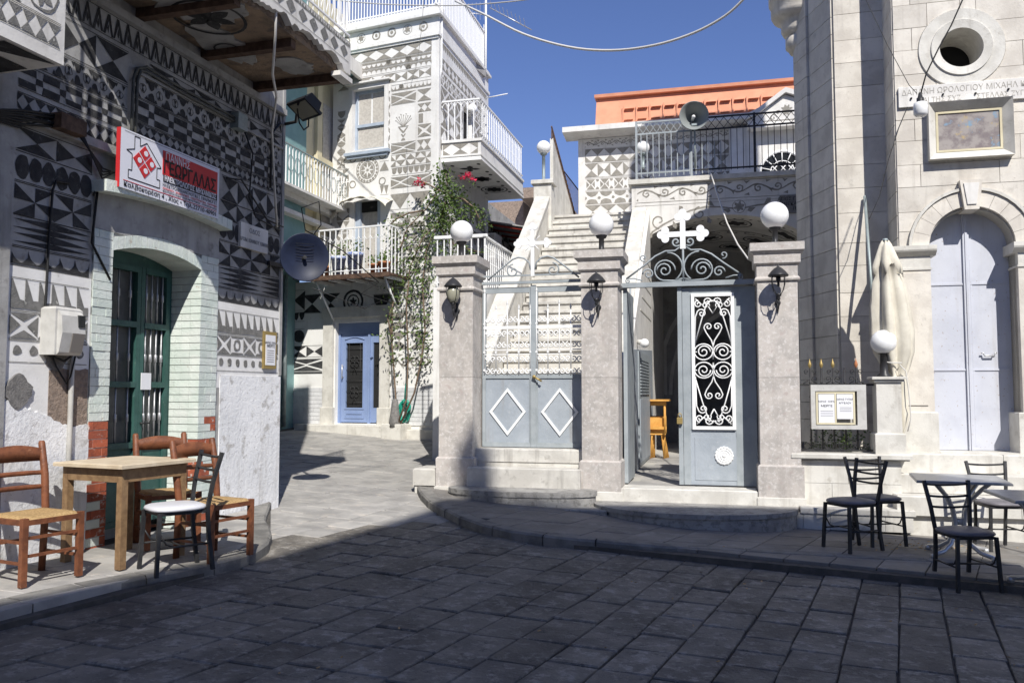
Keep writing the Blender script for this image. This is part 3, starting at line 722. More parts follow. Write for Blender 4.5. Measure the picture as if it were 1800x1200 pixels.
# --- left gate (two leaves with diamonds)
t = thing('diamond_gate', 'closed two-leaf grey metal gate with white diamonds and white scrolls, between left and middle piers', 'gate', G, (-3.12, 0, .93)); BASE[t.name] = (-3.12, -.12, .93)
zb, zp, zt = .935, 1.86, 3.06
yy = .06
x0g, x1g = -3.80, -2.41; xm = (x0g + x1g) / 2 + .01
for (a, b) in ((x0g, xm - .012), (xm + .012, x1g)):
    mb = M(); w = .045
    mb.box(a, a + w, yy - .02, yy + .02, zb, zt); mb.box(b - w, b, yy - .02, yy + .02, zb, zt)
    mb.box(a + w, b - w, yy - .019, yy + .019, zb, zb + .06); mb.box(a + w, b - w, yy - .019, yy + .019, zp - .02, zp + .035); mb.box(a + w, b - w, yy - .019, yy + .019, zt - .075, zt)
    part('leaf_frame', mb, m_ig, t)
    mb = M(); mb.box(a + w, b - w, yy - .004, yy + .004, zb + .06, zp - .02); part('sheet_panel', mb, m_panel, t)
    cx, cz = (a + b) / 2, (zb + zp) / 2 + .0; mb = M(); ro, ri = (.25, .315), (.21, .265)
    O = [(cx - ro[0], cz), (cx, cz - ro[1]), (cx + ro[0], cz), (cx, cz + ro[1])]; I = [(cx - ri[0], cz), (cx, cz - ri[1]), (cx + ri[0], cz), (cx, cz + ri[1])]
    for i in range(4):
        j = (i + 1) % 4; mb.prism([O[i], O[j], I[j], I[i]], yy - .022, yy - .004)
    part('diamond', mb, m_iw, t)
    nb = 5; gx = [a + .03 + (b - a - .06) * i / (nb - 1) for i in range(nb)]
    zr = 2.52
    for i, gx_ in enumerate(gx):
        ztop = zt - .07 if i in (0,) else (zr + (.30 if i == 2 else .24))
        mb = M(); mb.tube([(gx_, yy - .024, zp + .03), (gx_, yy - .024, ztop)], .0085, 6)
        mb.lathe([(.001, .07), (.016, .02), (.006, 0)], (gx_, yy - .024, ztop), 6)
        for zz in (zp + .09, zp + .33, zr + .05): mb.box(gx_ - .013, gx_ + .013, yy - .036, yy - .012, zz - .012, zz + .012)
        part('bar', mb, m_iw, t)
    mb = M()
    for i in range(nb - 1):
        c = (gx[i] + gx[i + 1]) / 2; hw = (gx[i + 1] - gx[i]) / 2; r = hw * .5
        for sg in (-1, 1):
            xx = c + sg * hw * .52
            for (zz, a0, dr) in ((zp + .07, pi / 2, 1), (zp + .24, -pi / 2, -1), (zp + .42, pi / 2, 1), (zp + .58, -pi / 2, -1), (zr + .10, pi / 2, 1)):
                tb(mb, spiral(xx, zz, r * 1.05, a0, 1.15, dr * sg, 14), yy - .024, .0085)
        for zz in (zp + .30, zp + .36): mb.box(gx[i], gx[i + 1], yy - .03, yy - .02, zz - .006, zz + .006)
    part('scrollwork', mb, m_iw, t)
    mb = M(); mb.box(gx[0] - .01, gx[-1] + .012, yy - .034, yy - .018, zr - .02, zr + .02); part('crossbar', mb, m_iw, t)
mb = M(); mb.box(xm - .035, xm + .035, yy - .035, yy - .02, zb, zt + .02); part('meeting_bar', mb, m_ig, t)
mb = M(); mb.lathe([(.001, .05), (.022, .045), (.025, .03), (.012, .02), (.012, 0)], (xm + .015, yy - .035, zp), 12, 'y'); mb.tube([(xm + .015, yy - .08, zp), (xm + .12, yy - .07, zp - .06)], .012, 6); part('handle', mb, m_brass, t)
mb = M(); mb.box(x0g, x1g, -.005, .045, 3.10, 3.135); mb.box(x0g, x1g, -.005, .015, 3.20, 3.22)
cx = xm
for sg in (-1, 1):
    tb(mb, [(cx + sg * .64 - sg * .02, 3.16), (cx + sg * .45, 3.30), (cx + sg * .28, 3.43), (cx + sg * .2, 3.455), (cx + sg * .12, 3.44), (cx + sg * .05, 3.38), (cx + sg * .03, 3.28)], 0, .012)
    tb(mb, spiral(cx + sg * .27, 3.27, .095, pi / 2 if sg > 0 else pi / 2, 1.3, -sg, 20), 0, .011)
part('overthrow', mb, m_ig, t)
mb = M(); czz = G.p(932, 425, 0)[1]; trefoil_cross(mb, cx, czz, .20, .22, .44, -.01, .024, .033, True); part('cross', mb, m_iw, t)
# steps below the left gate
t = thing('gate_steps', 'three marble steps under the closed diamond gate, lowest one rounded', 'steps', G, (-3.1, -.3, .2))
mb = M(); mb.cbox(-3.82, -2.40, -.10, .9, .76, .925, .012); part('step', mb, m_steps, t)
mb = M(); mb.cbox(-3.86, -2.40, -.34, -.10, .2, .70, .012); part('step', mb, m_steps, t)
mb = M(); mb.box(-3.82, -2.41, -.085, .9, .2, .765); part('riser', mb, m_marblew, t)
P = [(-3.98, -.2)] + [(-3.12 - .93 * cos(R(a)), -.42 - .42 * sin(R(a))) for a in range(0, 181, 12)] + [(-2.32, -.2)]
mb = M(); mb.prism(P, .1, .46, 'xy'); mb.prism([(x * 1.0 + (x + 3.12) * .02, y - .01) for x, y in P], .40, .462, 'xy'); part('rounded_step', mb, m_stepd, t)
# stone block at the foot of the left pier
mb = M(); mb.cbox(-4.62, -4.33, -.2, .25, .1, .44, .02); mb.cbox(-4.64, -4.33, -.22, .27, .44, .66, .02)
solo('stone_block', mb, m_steps, 'rough pale stone block against the foot of the left gate pier', 'stone block', G, (-4.5, 0, .2))

# --- right gate (scrolls; one leaf open)
t = thing('scrolled_gate', 'tall grey gate with white scrolled grille, left leaf open, between middle and right piers', 'gate', G, (-1.09, 0, .48)); BASE[t.name] = (-1.09, -.12, .48)
zg0, zg1 = .50, 2.98
a, b = -1.155, -.265; w = .085
mb = M(); mb.box(a, a + w, yy - .025, yy + .025, zg0, zg1); mb.box(b - w, b, yy - .025, yy + .025, zg0, zg1)
gx0, gx1, gz0, gz1 = -1.045, -.515, 1.19, 2.905
mb.box(a + w, b - w, yy - .02, yy + .02, gz1 + .0, zg1); mb.box(gx1, b - w, yy - .02, yy + .02, zg0, gz1); mb.box(a + w, gx0, yy - .02, yy + .02, gz0, gz1)
mb.box(a - .06, a - .005, yy - .035, yy + .02, zg0, zg1 + .02)
part('leaf_frame', mb, m_ig, t)
mb = M(); mb.box(a + w, gx1, yy - .012, yy + .012, zg0, gz0); mb.box(a + w + .05, b - w - .02, yy - .018, yy - .012, zg0 + .06, gz0 - .1); part('sheet_panel', mb, m_panel, t)
mb = M(); w2 = .042
mb.box(gx0, gx1, yy - .045, yy - .02, gz0, gz0 + w2); mb.box(gx0, gx1, yy - .045, yy - .02, gz1 - w2, gz1); mb.box(gx0, gx0 + w2, yy - .044, yy - .02, gz0 + w2, gz1 - w2); mb.box(gx1 - w2, gx1, yy - .044, yy - .02, gz0 + w2, gz1 - w2)
part('grille_frame', mb, m_iw, t)
cx = (gx0 + gx1) / 2; cz = (gz0 + gz1) / 2; hw = (gx1 - gx0) / 2 - w2; hh = (gz1 - gz0) / 2 - w2
mb = M(); yk = yy - .035
for sx in (-1, 1):
    for sz in (-1, 1):
        q = lambda pts: [(cx + sx * x, cz + sz * z) for (x, z) in pts]
        # big spirals in the middle
        tb(mb, q([(.0, .0)][0:0] + [(.005, .05 + .0)] + [(.118 - .113 * cos(a_), .115 + .10 * sin(a_)) for a_ in [i * .35 for i in range(0, 19)]]), yk, .009)
        tb(mb, q(spiral(.118, .115, .085, pi, 1.5, -1, 22, .2)), yk, .009)
        tb(mb, q([(.0, .02), (.0, .19), (.02, .26), (.085, .36), (.11, .42)] + spiral(.055, .43, .05, 0, 1.25, 1, 16)), yk, .009)
        tb(mb, q([(hw, .22), (hw * .62, .52), (.08, .70), (.02, .765)]), yk, .009)
        tb(mb, q([(hw, .20), (hw - .01, .56)] + spiral(.135, .60, .062, 0, 1.35, 1, 16)), yk, .009)
        tb(mb, q([(.0, .60), (.05, .69)] + spiral(.085, .70, .05, pi * 1.1, 1.3, -1, 16)), yk, .008)
        tb(mb, q(spiral(.175, .72, .05, pi * .5, 1.35, -1, 16)), yk, .009)
        tb(mb, q([(.21, .79), (.12, .70)]), yk, .008)
        tb(mb, q([(.0, .765)] + spiral(.065, .745, .055, pi, 1.3, -1, 16)), yk, .009)
        tb(mb, q([(hw, .115), (.2, .115)]), yk, .008)
part('scrollwork', mb, m_iw, t)
mb = M(); rx, rz = G.p(1273, 802, .04)
mb.lathe([(.112, 0), (.112, .012), (.10, .02), (.085, .012), (.075, .024), (.055, .014), (.045, .026), (.03, .02), (.014, .035), (.001, .038)], (rx, yy - .018, rz), 24, 'y', False)
for i in range(16):
    a_ = 2 * pi * i / 16; mb.lathe([(.018, 0), (.014, .016), (.001, .02)], (rx + .10 * cos(a_), yy - .018, rz + .10 * sin(a_)), 8, 'y')
part('rosette', mb, m_iw, t)
mb = M(); mb.cbox(-1.235, -1.165, yy - .085, yy - .05, 1.26, 1.34, .006); mb.tube([(-1.22, yy - .07, 1.34), (-1.218, yy - .07, 1.38), (-1.2, yy - .07, 1.395), (-1.182, yy - .07, 1.38), (-1.18, yy - .07, 1.34)], .006, 6); part('padlock', mb, m_brass, t)
mb = M(); mb.box(-1.90, -1.86, .05, .93, zg0, zg1); mb.box(-1.905, -1.855, .03, .09, zg0, zg1 + .02); part('open_leaf', mb, m_ig, t)
mb = M(); mb.box(-1.92, -.255, -.03, .05, 3.0, 3.06)
cx = -1.135
for sg in (-1, 1):
    q = lambda pts: [(cx + sg * x, z) for x, z in pts]
    tb(mb, q([(.72, 3.12), (.50, 3.28), (.35, 3.40), (.22, 3.46), (.10, 3.46), (.04, 3.50)] + spiral(.085, 3.57, .06, -pi * .75, 1.2, 1, 16)), .01, .013)
    tb(mb, q(spiral(.50, 3.385, .05, -pi * .6, 1.1, 1, 14)), .01, .010)
    tb(mb, q([(.0, 3.10)] + [(.20 - .19 * cos(R(a_)), 3.25 + .19 * sin(R(a_))) for a_ in range(-60, 100, 15)]), .01, .011)
    tb(mb, q([(.02, 3.07)] + [(.23 + .13 * cos(R(a_)), 3.21 + .13 * sin(R(a_))) for a_ in range(-80, 190, 20)][::1]), .01, .011)
    tb(mb, q(spiral(.235, 3.21, .10, 0, 1.5, 1, 18)), .01, .011)
    tb(mb, q(spiral(.44, 3.17, .075, 0, 1.4, 1, 18)), .01, .011)
    tb(mb, q([(.52, 3.09), (.62, 3.12), (.72, 3.12)] + spiral(.70, 3.09, .03, 0, 1, -1, 8)), .01, .009)
mb.tube([(cx, .01, 3.05), (cx, .01, 3.60)], .015, 6)
part('overthrow', mb, m_ig, t)
mb = M(); xq, zq = G.p(1205, 408, 0); trefoil_cross(mb, cx, zq, .235, .235, .19, 0, .034, .05); part('cross', mb, m_iw, t)
# steps of the right gate
t = thing('threshold_steps', 'rounded stone step and marble threshold below the scrolled gate', 'steps', G, (-1.1, -.5, .2))
mb = M(); mb.cbox(-1.90, -.29, -.26, .12, .2, .485, .01); part('threshold', mb, m_marblew, t)
P = [(-2.25, -.2)] + [(-1.03 - 1.17 * cos(R(a)), -.38 - .80 * sin(R(a))) for a in range(0, 181, 9)] + [(.16, -.2)]
mb = M(); mb.prism(P, .05, .315, 'xy'); mb.prism([(-1.03 + (x + 1.03) * 1.012, y * 1.012) for x, y in P], .27, .322, 'xy'); part('rounded_step', mb, m_stepd, t)
mb = M(); mb.cbox(-2.55, -2.0, -.88, -.3, .05, .285, .012); part('side_step', mb, m_stepd, t)
# ================================================================== MARBLE STAIRS
t = thing('stairs', 'long flight of weathered marble stairs behind the diamond gate, up to the sky', 'stairs', G, (-3.2, 1.0, .5))
RS, TR = .176, .227
zc = lambda d: 4.45 + .775 * (d - 5.4)                  # line of the nosings
for i in range(25):
    z0 = .95 + RS * i; d0 = .86 + TR * i
    mb = M(); mb.box(-4.04, -2.27, d0, d0 + TR + .03, z0 - .02 if i else .4, z0 + RS - .045); mb.cbox(-4.04, -2.27, d0 - .03, d0 + TR + .04, z0 + RS - .045, z0 + RS, .006); part('step', mb, m_steps, t)
dt = .86 + TR * 25
mb = M(); mb.box(-4.04, -2.27, dt, dt + 4, 4.6, 5.34); mb.box(-4.04, -2.27, dt - .06, dt + .1, 5.342, 5.365); part('landing', mb, m_steps, t)
mb = M(); mb.prism([(.80, .3), (dt, .3), (dt, 5.0), (.80, .85)], -4.03, -2.28, 'yz'); part('core', mb, m_joint, t)
def sloped(x0, x1, d0, d1, zo, th): 
    mb = M(); mb.prism([(d0, zc(d0) + zo - th), (d1, zc(d1) + zo - th), (d1, zc(d1) + zo), (d0, zc(d0) + zo)], x0, x1, 'yz'); return mb
for (x0, x1, xo, d0, d1, nm) in ((-2.285, -2.015, -1.95, 1.1, 5.33, 'r'), (-4.34, -4.03, -4.30, 1.15, 5.95, 'l')):
    k = 5
    for i in range(k):
        a = d0 + (d1 - d0) * i / k; b = d0 + (d1 - d0) * (i + 1) / k
        part('coping_stone', sloped(x0, x1, a + .004, b - .004, .82, .07), m_marblew, t)
    xa, xb = (x0 + .02, xo) if nm == 'r' else (x0 + .03, x1 - .03)
    mb = M(); mb.prism([(d0, .3), (d1, .3), (d1, zc(d1) + .75), (d0, zc(d0) + .75)], xa, xb, 'yz'); part('parapet', mb, m_white if nm == 'r' else m_marblew, t)
mb = M(); mb.prism([(.85, .46), (5.33, .46), (5.33, 2.45), (.85, 2.25)], -1.95, -1.935, 'yz'); part('painted_dado', mb, m_panel, t)
mb = M()
for z in (3.0, 3.25, 3.5, 3.75, 4.0): mb.box(-1.951, -1.944, 2.6 + (z - 2.6) * 1.25, 5.32, z, z + .03)
part('moulding', mb, m_marblew, t)
# end post of the left parapet
mb = M(); mb.cbox(-4.37, -4.0, 5.93, 6.25, 4.9, 5.95, .01); mb.cbox(-4.42, -3.95, 5.88, 6.30, 5.95, 6.03, .01); part('end_post', mb, m_marblew, t)
globe_lamp('small far globe lamp on the top post of the stair parapet, against the sky', G, -4.19, 6.08, 6.03, .145, .58, m_galv)
# wall and railing running on behind the end post
t = thing('stair_railing', 'grey plank-like wall with a close-barred railing above the stairs at the skyline', 'railing', G, (-4.0, 7.5, 5.3))
mb = M(); mb.prism([(6.3, 5.3), (9.6, 5.3), (9.6, 5.55), (6.3, 7.0)], -4.1, -4.03, 'yz'); part('side_wall', mb, m_marblew, t)
me = mesh_of('bar', M().box(-.01, .01, -.01, .01, 0, 1), m_rust)
for i in range(26):
    d = 6.3 + i * .127; z = 7.0 - (d - 6.3) * .44; share('bar', me, t, (-4.06, d, z - .01), scale=(1, 1, .26))
mb = M(); mb.tube([(-4.06, 6.28, 7.25), (-4.06, 9.6, 5.8)], .018, 6); part('handrail', mb, m_rust, t)
# metal cupboard in the stair wall, white bulb, cables
t = thing('metal_cupboard', 'grey louvred metal cupboard door in the wall under the stairs', 'cupboard', G, (-1.93, 3.6, .5))
mb = M(); mb.box(-1.934, -1.915, 2.4, 4.4, .52, 2.30); part('frame', mb, m_ig, t)
mb = M(); mb.box(-1.915, -1.905, 2.5, 4.3, .56, 1.55); part('door', mb, m_panel, t)
for i in range(12): mb = M().box(-1.915, -1.90, 2.6, 4.2, 1.62 + i * .05, 1.645 + i * .05); part('louvre', mb, m_ig, t)
t = thing('bulb_lamp', 'round white bulb on a short arm on the wall under the stairs', 'lamp', G, (-1.93, 2.6, 2.45))
xb, zb_ = G.p(1133, 603, 2.4)
mb = M(); mb.sphere((xb + .0, 2.4, zb_), .072, 16, 10); part('bulb', mb, m_globe, t)
mb = M(); mb.tube([(-1.935, 2.45, zb_ + .03), (xb - .04, 2.41, zb_ + .01)], .04, 10); part('holder', mb, m_plastic, t)
mb = M(); mb.tube([(-1.92, 1.0, 1.0), (-1.925, 1.05, 1.9), (-1.925, 1.15, 2.6), (-1.925, 1.3, 3.2)], .012, 6); mb.tube([(-1.92, 1.1, .5), (-1.925, 1.12, 1.4), (-1.915, 1.0, 1.0)], .010, 5); mb.box(-1.93, -1.87, .95, 1.1, 1.45, 1.62)
solo('wall_cable', mb, m_ig, 'grey cable and small box on the wall behind the open gate leaf', 'cable', G, (-1.92, 1.05, .5))

# ================================================================== PORCH WITH PAINTED VAULT
PD = 5.35
t = thing('porch_building', 'low patterned building with a wide arch and dark vaulted passage behind the scrolled gate', 'building', G, (-.6, PD, .4))
xc = -.62
fa = lambda x: 3.72 + 1.27 * sqrt(max(0, 1 - ((x - xc) / 1.98) ** 2)) - .0
mb = M(); mb.archwall(-2.30, 4.2, .3, 5.66, -2.15, 1.3, fa, PD, PD + .35, 26); part('front_wall', mb, m_white, t)
mb = M(); mb.box(-2.36, 4.2, PD - .07, PD + 7, 5.66, 5.75); part('terrace_slab', mb, m_marblew, t)
mb = M(); mb.box(-2.30, -2.0, PD + .35, PD + 4.6, .3, 5.66); mb.box(-2.0, 4.2, PD + .35, PD + 4.6, 5.2, 5.66); mb.box(1.32, 4.2, PD + .35, PD + 4.6, .3, 5.2); part('side_walls', mb, m_white, t)
mb = M()                                                # the vault itself
n = 24
for i in range(n):
    a = -2.0 + 3.3 * i / n; b = -2.0 + 3.3 * (i + 1) / n
    mb.prism([(a, fa(a) + .02), (b, fa(b) + .02), (b, 5.2), (a, 5.2)], PD + .352, PD + 4.4)
part('vault', mb, m_vault, t)
mb = M(); ga = lambda x: 1.6 + 2.0 * sqrt(max(0, 1 - ((x + .35) / 1.2) ** 2))
mb.archwall(-2.0, 1.32, .3, 5.2, -1.5, .8, ga, PD + 4.4, PD + 4.7, 22); mb.box(-1.5, .8, PD + 6.6, PD + 6.7, .3, 4); mb.box(-1.6, -1.5, PD + 4.7, PD + 6.7, .3, 4); mb.box(.8, .9, PD + 4.7, PD + 6.7, .3, 4)
part('back_wall', mb, m_wallL, t)
for (r, w_) in ((1.0, .05), (1.25, .04), (1.55, .05)):
    P = [(-.35 + (1.2 * r) * cos(R(a)), 1.6 + 2.0 * (.75 + .25 * r) * r ** .3 * sin(R(a))) for a in range(0, 181, 9)]
    P = [(min(1.3, max(-1.98, x)), z) for x, z in P]
    polys(t, m_vault, strip(P, w_), PD + 4.395, 'arch_rib')
# scratched drawing on the vault (follows its curve)
mb = M()
def vault_poly(P, off=.004):
    mb.face([(x, d, fa(x) + .02 - off) for (x, d) in P])
for (x0, d0) in ((-1.35, PD + 1.0), (-.35, PD + .9), (.6, PD + 1.05), (-.9, PD + 2.4), (.15, PD + 2.5), (-.35, PD + 3.6)):
    for q in ringp(x0, d0, .36, .40, 24, .8) + ringp(x0, d0, .27, .285, 20, .8) + petals(x0, d0, .24, 6, .3): vault_poly(q)
for k in range(22):
    x = -1.95 + k * .15
    vault_poly([(x, PD + .36), (x + .15, PD + .36), (x + .075, PD + .5)])
for d0 in (PD + 1.7, PD + 3.0):
    for k in range(20): vault_poly(strip([(-1.95 + k * .16, d0), (-1.95 + (k + 1) * .16, d0)], .02)[0])
for k in range(9): 
    for q in strip([(-1.8 + .35 * k + .1 * cos(R(a)), PD + 1.85 + .1 * sin(R(a))) for a in range(0, 300, 30)], .014): vault_poly(q)
part('vault_drawing', mb, m_greyd, t)
z1_ = 5.64; z0_ = 5.30
mt = m_towerg
pattern(t, mt, [('vine', -2.2, 4.0, 5.33, 5.62, 2.3)], PD - .004)
polys(t, mt, strip([(-2.22, 5.66 - .03), (4.1, 5.66 - .03)], .004) + strip([(-2.22, 5.30), (4.1, 5.30)], .004) + strip([(-2.24, 5.24), (4.1, 5.24)], .003), PD - .0045)
V = []
for sg in (-1, 1):                                      # branch over the arch
    ox = -.30
    pts = [(ox + sg * x_, z_) for x_, z_ in ((.1, 5.10), (.35, 5.14), (.62, 5.16), (.9, 5.10), (1.15, 4.98), (1.40, 4.86), (1.62, 4.72))]
    V += strip(pts, .014) + strip([(x_, z_) for x_, z_ in spiral2(ox + sg * .72, 5.04, .13, pi / 2, 1.2, -sg, 16)], .012) + strip(spiral2(ox + sg * 1.48, 4.93, .15, -pi / 2 * 1, 1.0, sg, 16), .012)
    for (x_, z_, a_) in ((.45, 5.16, 40), (.3, 5.10, 200), (1.0, 5.08, 50), (1.22, 4.92, 250), (.58, 4.98, 250), (1.6, 4.74, 300)):
        a_ = R(a_); q = (ox + sg * x_, z_)
        V.append([q, (q[0] + sg * .12 * cos(a_ + .4), q[1] + .12 * sin(a_ + .4)), (q[0] + sg * .16 * cos(a_), q[1] + .16 * sin(a_)), (q[0] + sg * .12 * cos(a_ - .4), q[1] + .12 * sin(a_ - .4))])
V += ringp(-.30, 5.13, .115, .125) + petals(-.30, 5.13, .11, 6)
polys(t, mt, V, PD - .0042)
pattern(t, m_greyd, [('scalg', 1.4, 3.6, 4.72, 4.86, .9), ('bow', 1.4, 3.6, 4.36, 4.66, 2.0), ('saw', 1.4, 3.6, 4.0, 4.3, 1.5), ('bow', 1.4, 3.6, 3.6, 3.92, 1)], PD - .004)
# carved plaque on the front
p_ = thing('carved_plaque', 'dark carved stone plaque on the shaded porch wall, behind the right globe lamp', 'plaque', G, (1.25, PD, 5.0))
mb = M(); xa_, za_ = G.p(1370, 345, PD); xb2, zb2 = G.p(1432, 373, PD); mb.box(xa_, xb2 + .05, PD - .035, PD, zb2, za_); part('stone', mb, m_patch, p_)
for k in range(3): text(['ΑΓΙΟΣ ΓΕΩΡΓΙΟΣ', 'ΑΝΕΚΑΙΝΙΣΘΗ', '1898'][k], .085, p_, m_blk, (xa_ + xb2) / 2, PD - .037, za_ - .07 - k * .09)
# terrace railing (low light-grey part, then black part)
t = thing('terrace_railing', 'grey and black iron railing with a diamond top band on the porch terrace', 'railing', G, (0, PD, 5.75))
def diamond_band(x0, x1, z0, z1, n, r):
    mb = M(); c = (x1 - x0) / n
    for i in range(n):
        mb.tube([(x0 + i * c, PD, z0), (x0 + (i + 1) * c, PD, z1)], r, 4); mb.tube([(x0 + i * c, PD + .004, z1), (x0 + (i + 1) * c, PD + .004, z0)], r, 4)
    return mb
zt1, zt0 = 6.86, 6.66
xr0, xr1 = -2.22, -1.05
for (x0, x1, mt_, nn) in ((-2.2, -1.16, m_ig, 8), (-1.16, 3.4, m_ib, 30)):
    part('diamond_band', diamond_band(x0, x1, zt0, zt1, nn, .007), mt_, t)
    mb = M(); mb.box(x0, x1, PD - .012, PD + .012, zt1, zt1 + .03); mb.box(x0, x1, PD - .01, PD + .01, zt0 - .03, zt0); mb.box(x0, x1, PD - .01, PD + .01, 5.86, 5.89); part('rail', mb, mt_, t)
mg_ = mesh_of('baluster', M().box(-.009, .009, -.009, .009, 0, 1), m_ig); mk_ = mesh_of('baluster', M().box(-.006, .006, -.006, .006, 0, 1), m_ib)
for i in range(14): share('baluster', mg_, t, (-2.12 + i * .115 + .01, PD, 5.80), scale=(1, 1, (.87 if i < 8 else .60)))
for i in range(44): share('baluster', mk_, t, (-1.10 + i * .112, PD, 5.84), scale=(1, 1, .82))
for x_ in (-2.2, -1.16, .0, 1.2, 2.4): mb = M().box(x_ - .02, x_ + .02, PD - .02, PD + .02, 5.74, 6.90); part('post', mb, m_ig if x_ < -1 else m_ib, t)
globe_lamp('small white globe lamp at the left end of the terrace railing', G, G.p(1130, 255, PD + .1)[0], PD + .1, 6.0, .13, .28, m_galv)
# loudspeaker
t = thing('loudspeaker', 'grey horn loudspeaker fixed on the terrace railing, facing the street', 'loudspeaker', G, (-1.0, PD - .1, 6.85))
xh, zh = G.p(1220, 203, PD - .35)
Mh = Matrix.Translation((xh, PD - .35, zh)) @ Matrix.Rotation(R(7), 4, 'Z') @ Matrix.Rotation(R(4), 4, 'X')
mb = M(); mb.lathe([(.262, 0), (.272, .0), (.272, -.015), (.25, -.02), (.18, -.13), (.12, -.24), (.075, -.34), (.055, -.40), (.001, -.41)], (0, 0, 0), 32, 'y', True, Mh); part('horn', mb, m_horn, t)
mb = M(); mb.lathe([(.262, 0), (.235, -.022), (.165, -.13), (.105, -.24), (.06, -.33), (.001, -.34)], (0, 0, 0), 32, 'y', True, Mh); part('horn_throat', mb, m_horn, t)
mb = M(); mb.lathe([(.001, -.06), (.02, -.065), (.034, -.09), (.034, -.13), (.03, -.2), (.03, -.33)], (0, 0, 0), 16, 'y', True, Mh); part('driver_cap', mb, m_iw, t)
mb = M(); mb.tube([(xh, PD - .1, zh - .1), (xh, PD - .05, 5.9)], .018, 8); mb.box(xh - .05, xh + .05, PD - .25, PD + .0, zh - .16, zh - .12); part('bracket', mb, m_galv, t)
# white cable down from the terrace to the right pier
mb = M(); pts = []
for (px_, py_, d_) in ((1250, 306, PD - .1), (1262, 345, 4.8), (1278, 392, 3.6), (1297, 430, 2.4), (1315, 455, 1.2), (1333, 464, .3)):
    a_, z_ = G.p(px_, py_, d_); pts.append((a_, d_, z_))
mb.tube(pts, .013, 6); solo('hanging_cable', mb, m_cablew, 'white cable hanging from the terrace down to the right gate pier', 'cable', G, pts[0])

# ================================================================== HOUSE WITH ORANGE ROOF ON THE TERRACE
UD = 8.5
t = thing('orange_roof_house', 'white patterned upper house with orange roof and white pediment behind the terrace', 'house', G, (-1, UD, 5.3))
xl = -3.86
mb = M(); mb.box(xl, -.40, UD, UD + 4, 5.3, 7.62); part('wall', mb, m_white, t)
mb = M(); mb.box(-.40, 4.5, UD - .25, UD + 4, 5.3, 7.55); part('projecting_wall', mb, m_white, t)
mb = M(); mb.prism([(UD - .45, 7.68), (UD + .1, 7.62), (UD + .1, 7.80), (UD - .45, 7.80)], xl - .3, 4.6, 'yz'); part('cornice', mb, m_white, t)
zr0, zr1 = 7.80, 8.62
mb = M(); mb.prism([(UD - .10, zr0), (UD + 3, zr0), (UD + 3, zr1), (UD + .18, zr1), (UD + .06, zr1 - .3)], xl + .42, 5, 'yz'); mb.prism([(UD + .06, zr1), (UD + .4, zr1), (UD + .4, zr1 + .07), (UD + .05, zr1 + .07)], xl + .38, 5, 'yz'); part('roof', mb, m_orange, t)
for i in range(26):
    x_ = xl + 1.1 + i * .31; zz = 7.98 + (i % 2) * .0
    mb = M()
    mb.prism([(UD - .10, zz), (UD - .02, zz), (UD + .03, zz + .035), (UD - .02, zz + .035)], x_, x_ + .2, 'yz')
    mb.prism([(UD - .05, zz + .28), (UD + .05, zz + .28), (UD + .05, zz + .31), (UD - .03, zz + .31)], x_, x_ + .22, 'yz')
    mb.prism([(UD - .08, zz - .05), (UD - .0, zz - .05), (UD + .06, zz + .36), (UD - .01, zz + .36)], x_ - .05, x_ - .02, 'yz')
    part('roof_tile', mb, m_orange, t)
B_ = UD - .004
rows = []
zz = 7.36
for kind, h, ar in (('dia', .30, 1.0), ('bow', .31, 1.0), ('hourc', .27, 1.25), ('arcs', .28, 1.2), ('hour', .29, 1.2), ('scal', .24, .9)):
    for (a, b) in ((xl + .16, -.42),): rows.append((kind, a, b, zz - h, zz, ar))
    zz -= h + .045
rows.append(('bow', xl + .9, -.42, 5.40, zz, 1.2))
pattern(t, m_towerg, rows, B_); pattern(t, m_towerg, [('vine', xl + .16, -.42, 7.42, 7.58, 2)], B_)
# doorway in shade behind the railing
mb = M(); mb.archwall(-2.1, -1.05, 5.3, 6.75, -1.95, -1.15, lambda x: 5.8 + .40 * sqrt(max(0, 1 - ((x + 1.55) / .4) ** 2)), UD - .05, UD - .005, 14); part('door_surround', mb, m_white, t)
mb = M(); mb.prism([(-1.95, 5.3)] + [(-1.55 - .4 * cos(R(a)), 5.8 + .4 * sin(R(a))) for a in range(0, 181, 15)] + [(-1.15, 5.3)], UD - .012, UD - .008); part('doorway', mb, m_dark, t)
# pediment + fanlight
px0, pz0 = .78, 7.35
mb = M(); A_ = [(-.15, 7.62), (.18, 7.80), (.75, 8.28), (1.75, 7.90), (1.75, 7.62)]
mb.prism([(-.02, 7.60), (.2, 7.72), (.78, 8.12), (1.7, 7.70), (1.7, 7.45), (-.02, 7.45)], UD - .50, UD - .26); part('pediment', mb, m_white, t)
mb = M(); 
for (p, q) in (((-.08, 7.66), (.22, 7.80)), ((.22, 7.80), (.78, 8.20)), ((.78, 8.20), (2.3, 7.62))):
    mb.prism([(p[0], p[1] - .06), (q[0], q[1] - .06), (q[0], q[1] + .05), (p[0], p[1] + .05)], UD - .60, UD - .24)
part('raking_cornice', mb, m_white, t)
mb = M(); mb.box(.05, 2.2, UD - .54, UD - .24, 7.42, 7.50); part('lintel', mb, m_white, t)
polys(t, m_towerg, [q for q in petals(.80, 7.78, .13, 8, .2)] + strip([(.3, 7.56), (1.4, 7.56)], .01) + strip(spiral2(.52, 7.63, .08, 0, 1.2, 1), .01) + strip(spiral2(1.08, 7.63, .08, pi, 1.2, -1), .01) + strip(spiral2(.62, 7.74, .05, 0, 1.2, 1), .01), UD - .505)
fx, fz = G.p(1375, 303, UD - .27); fr_ = .47
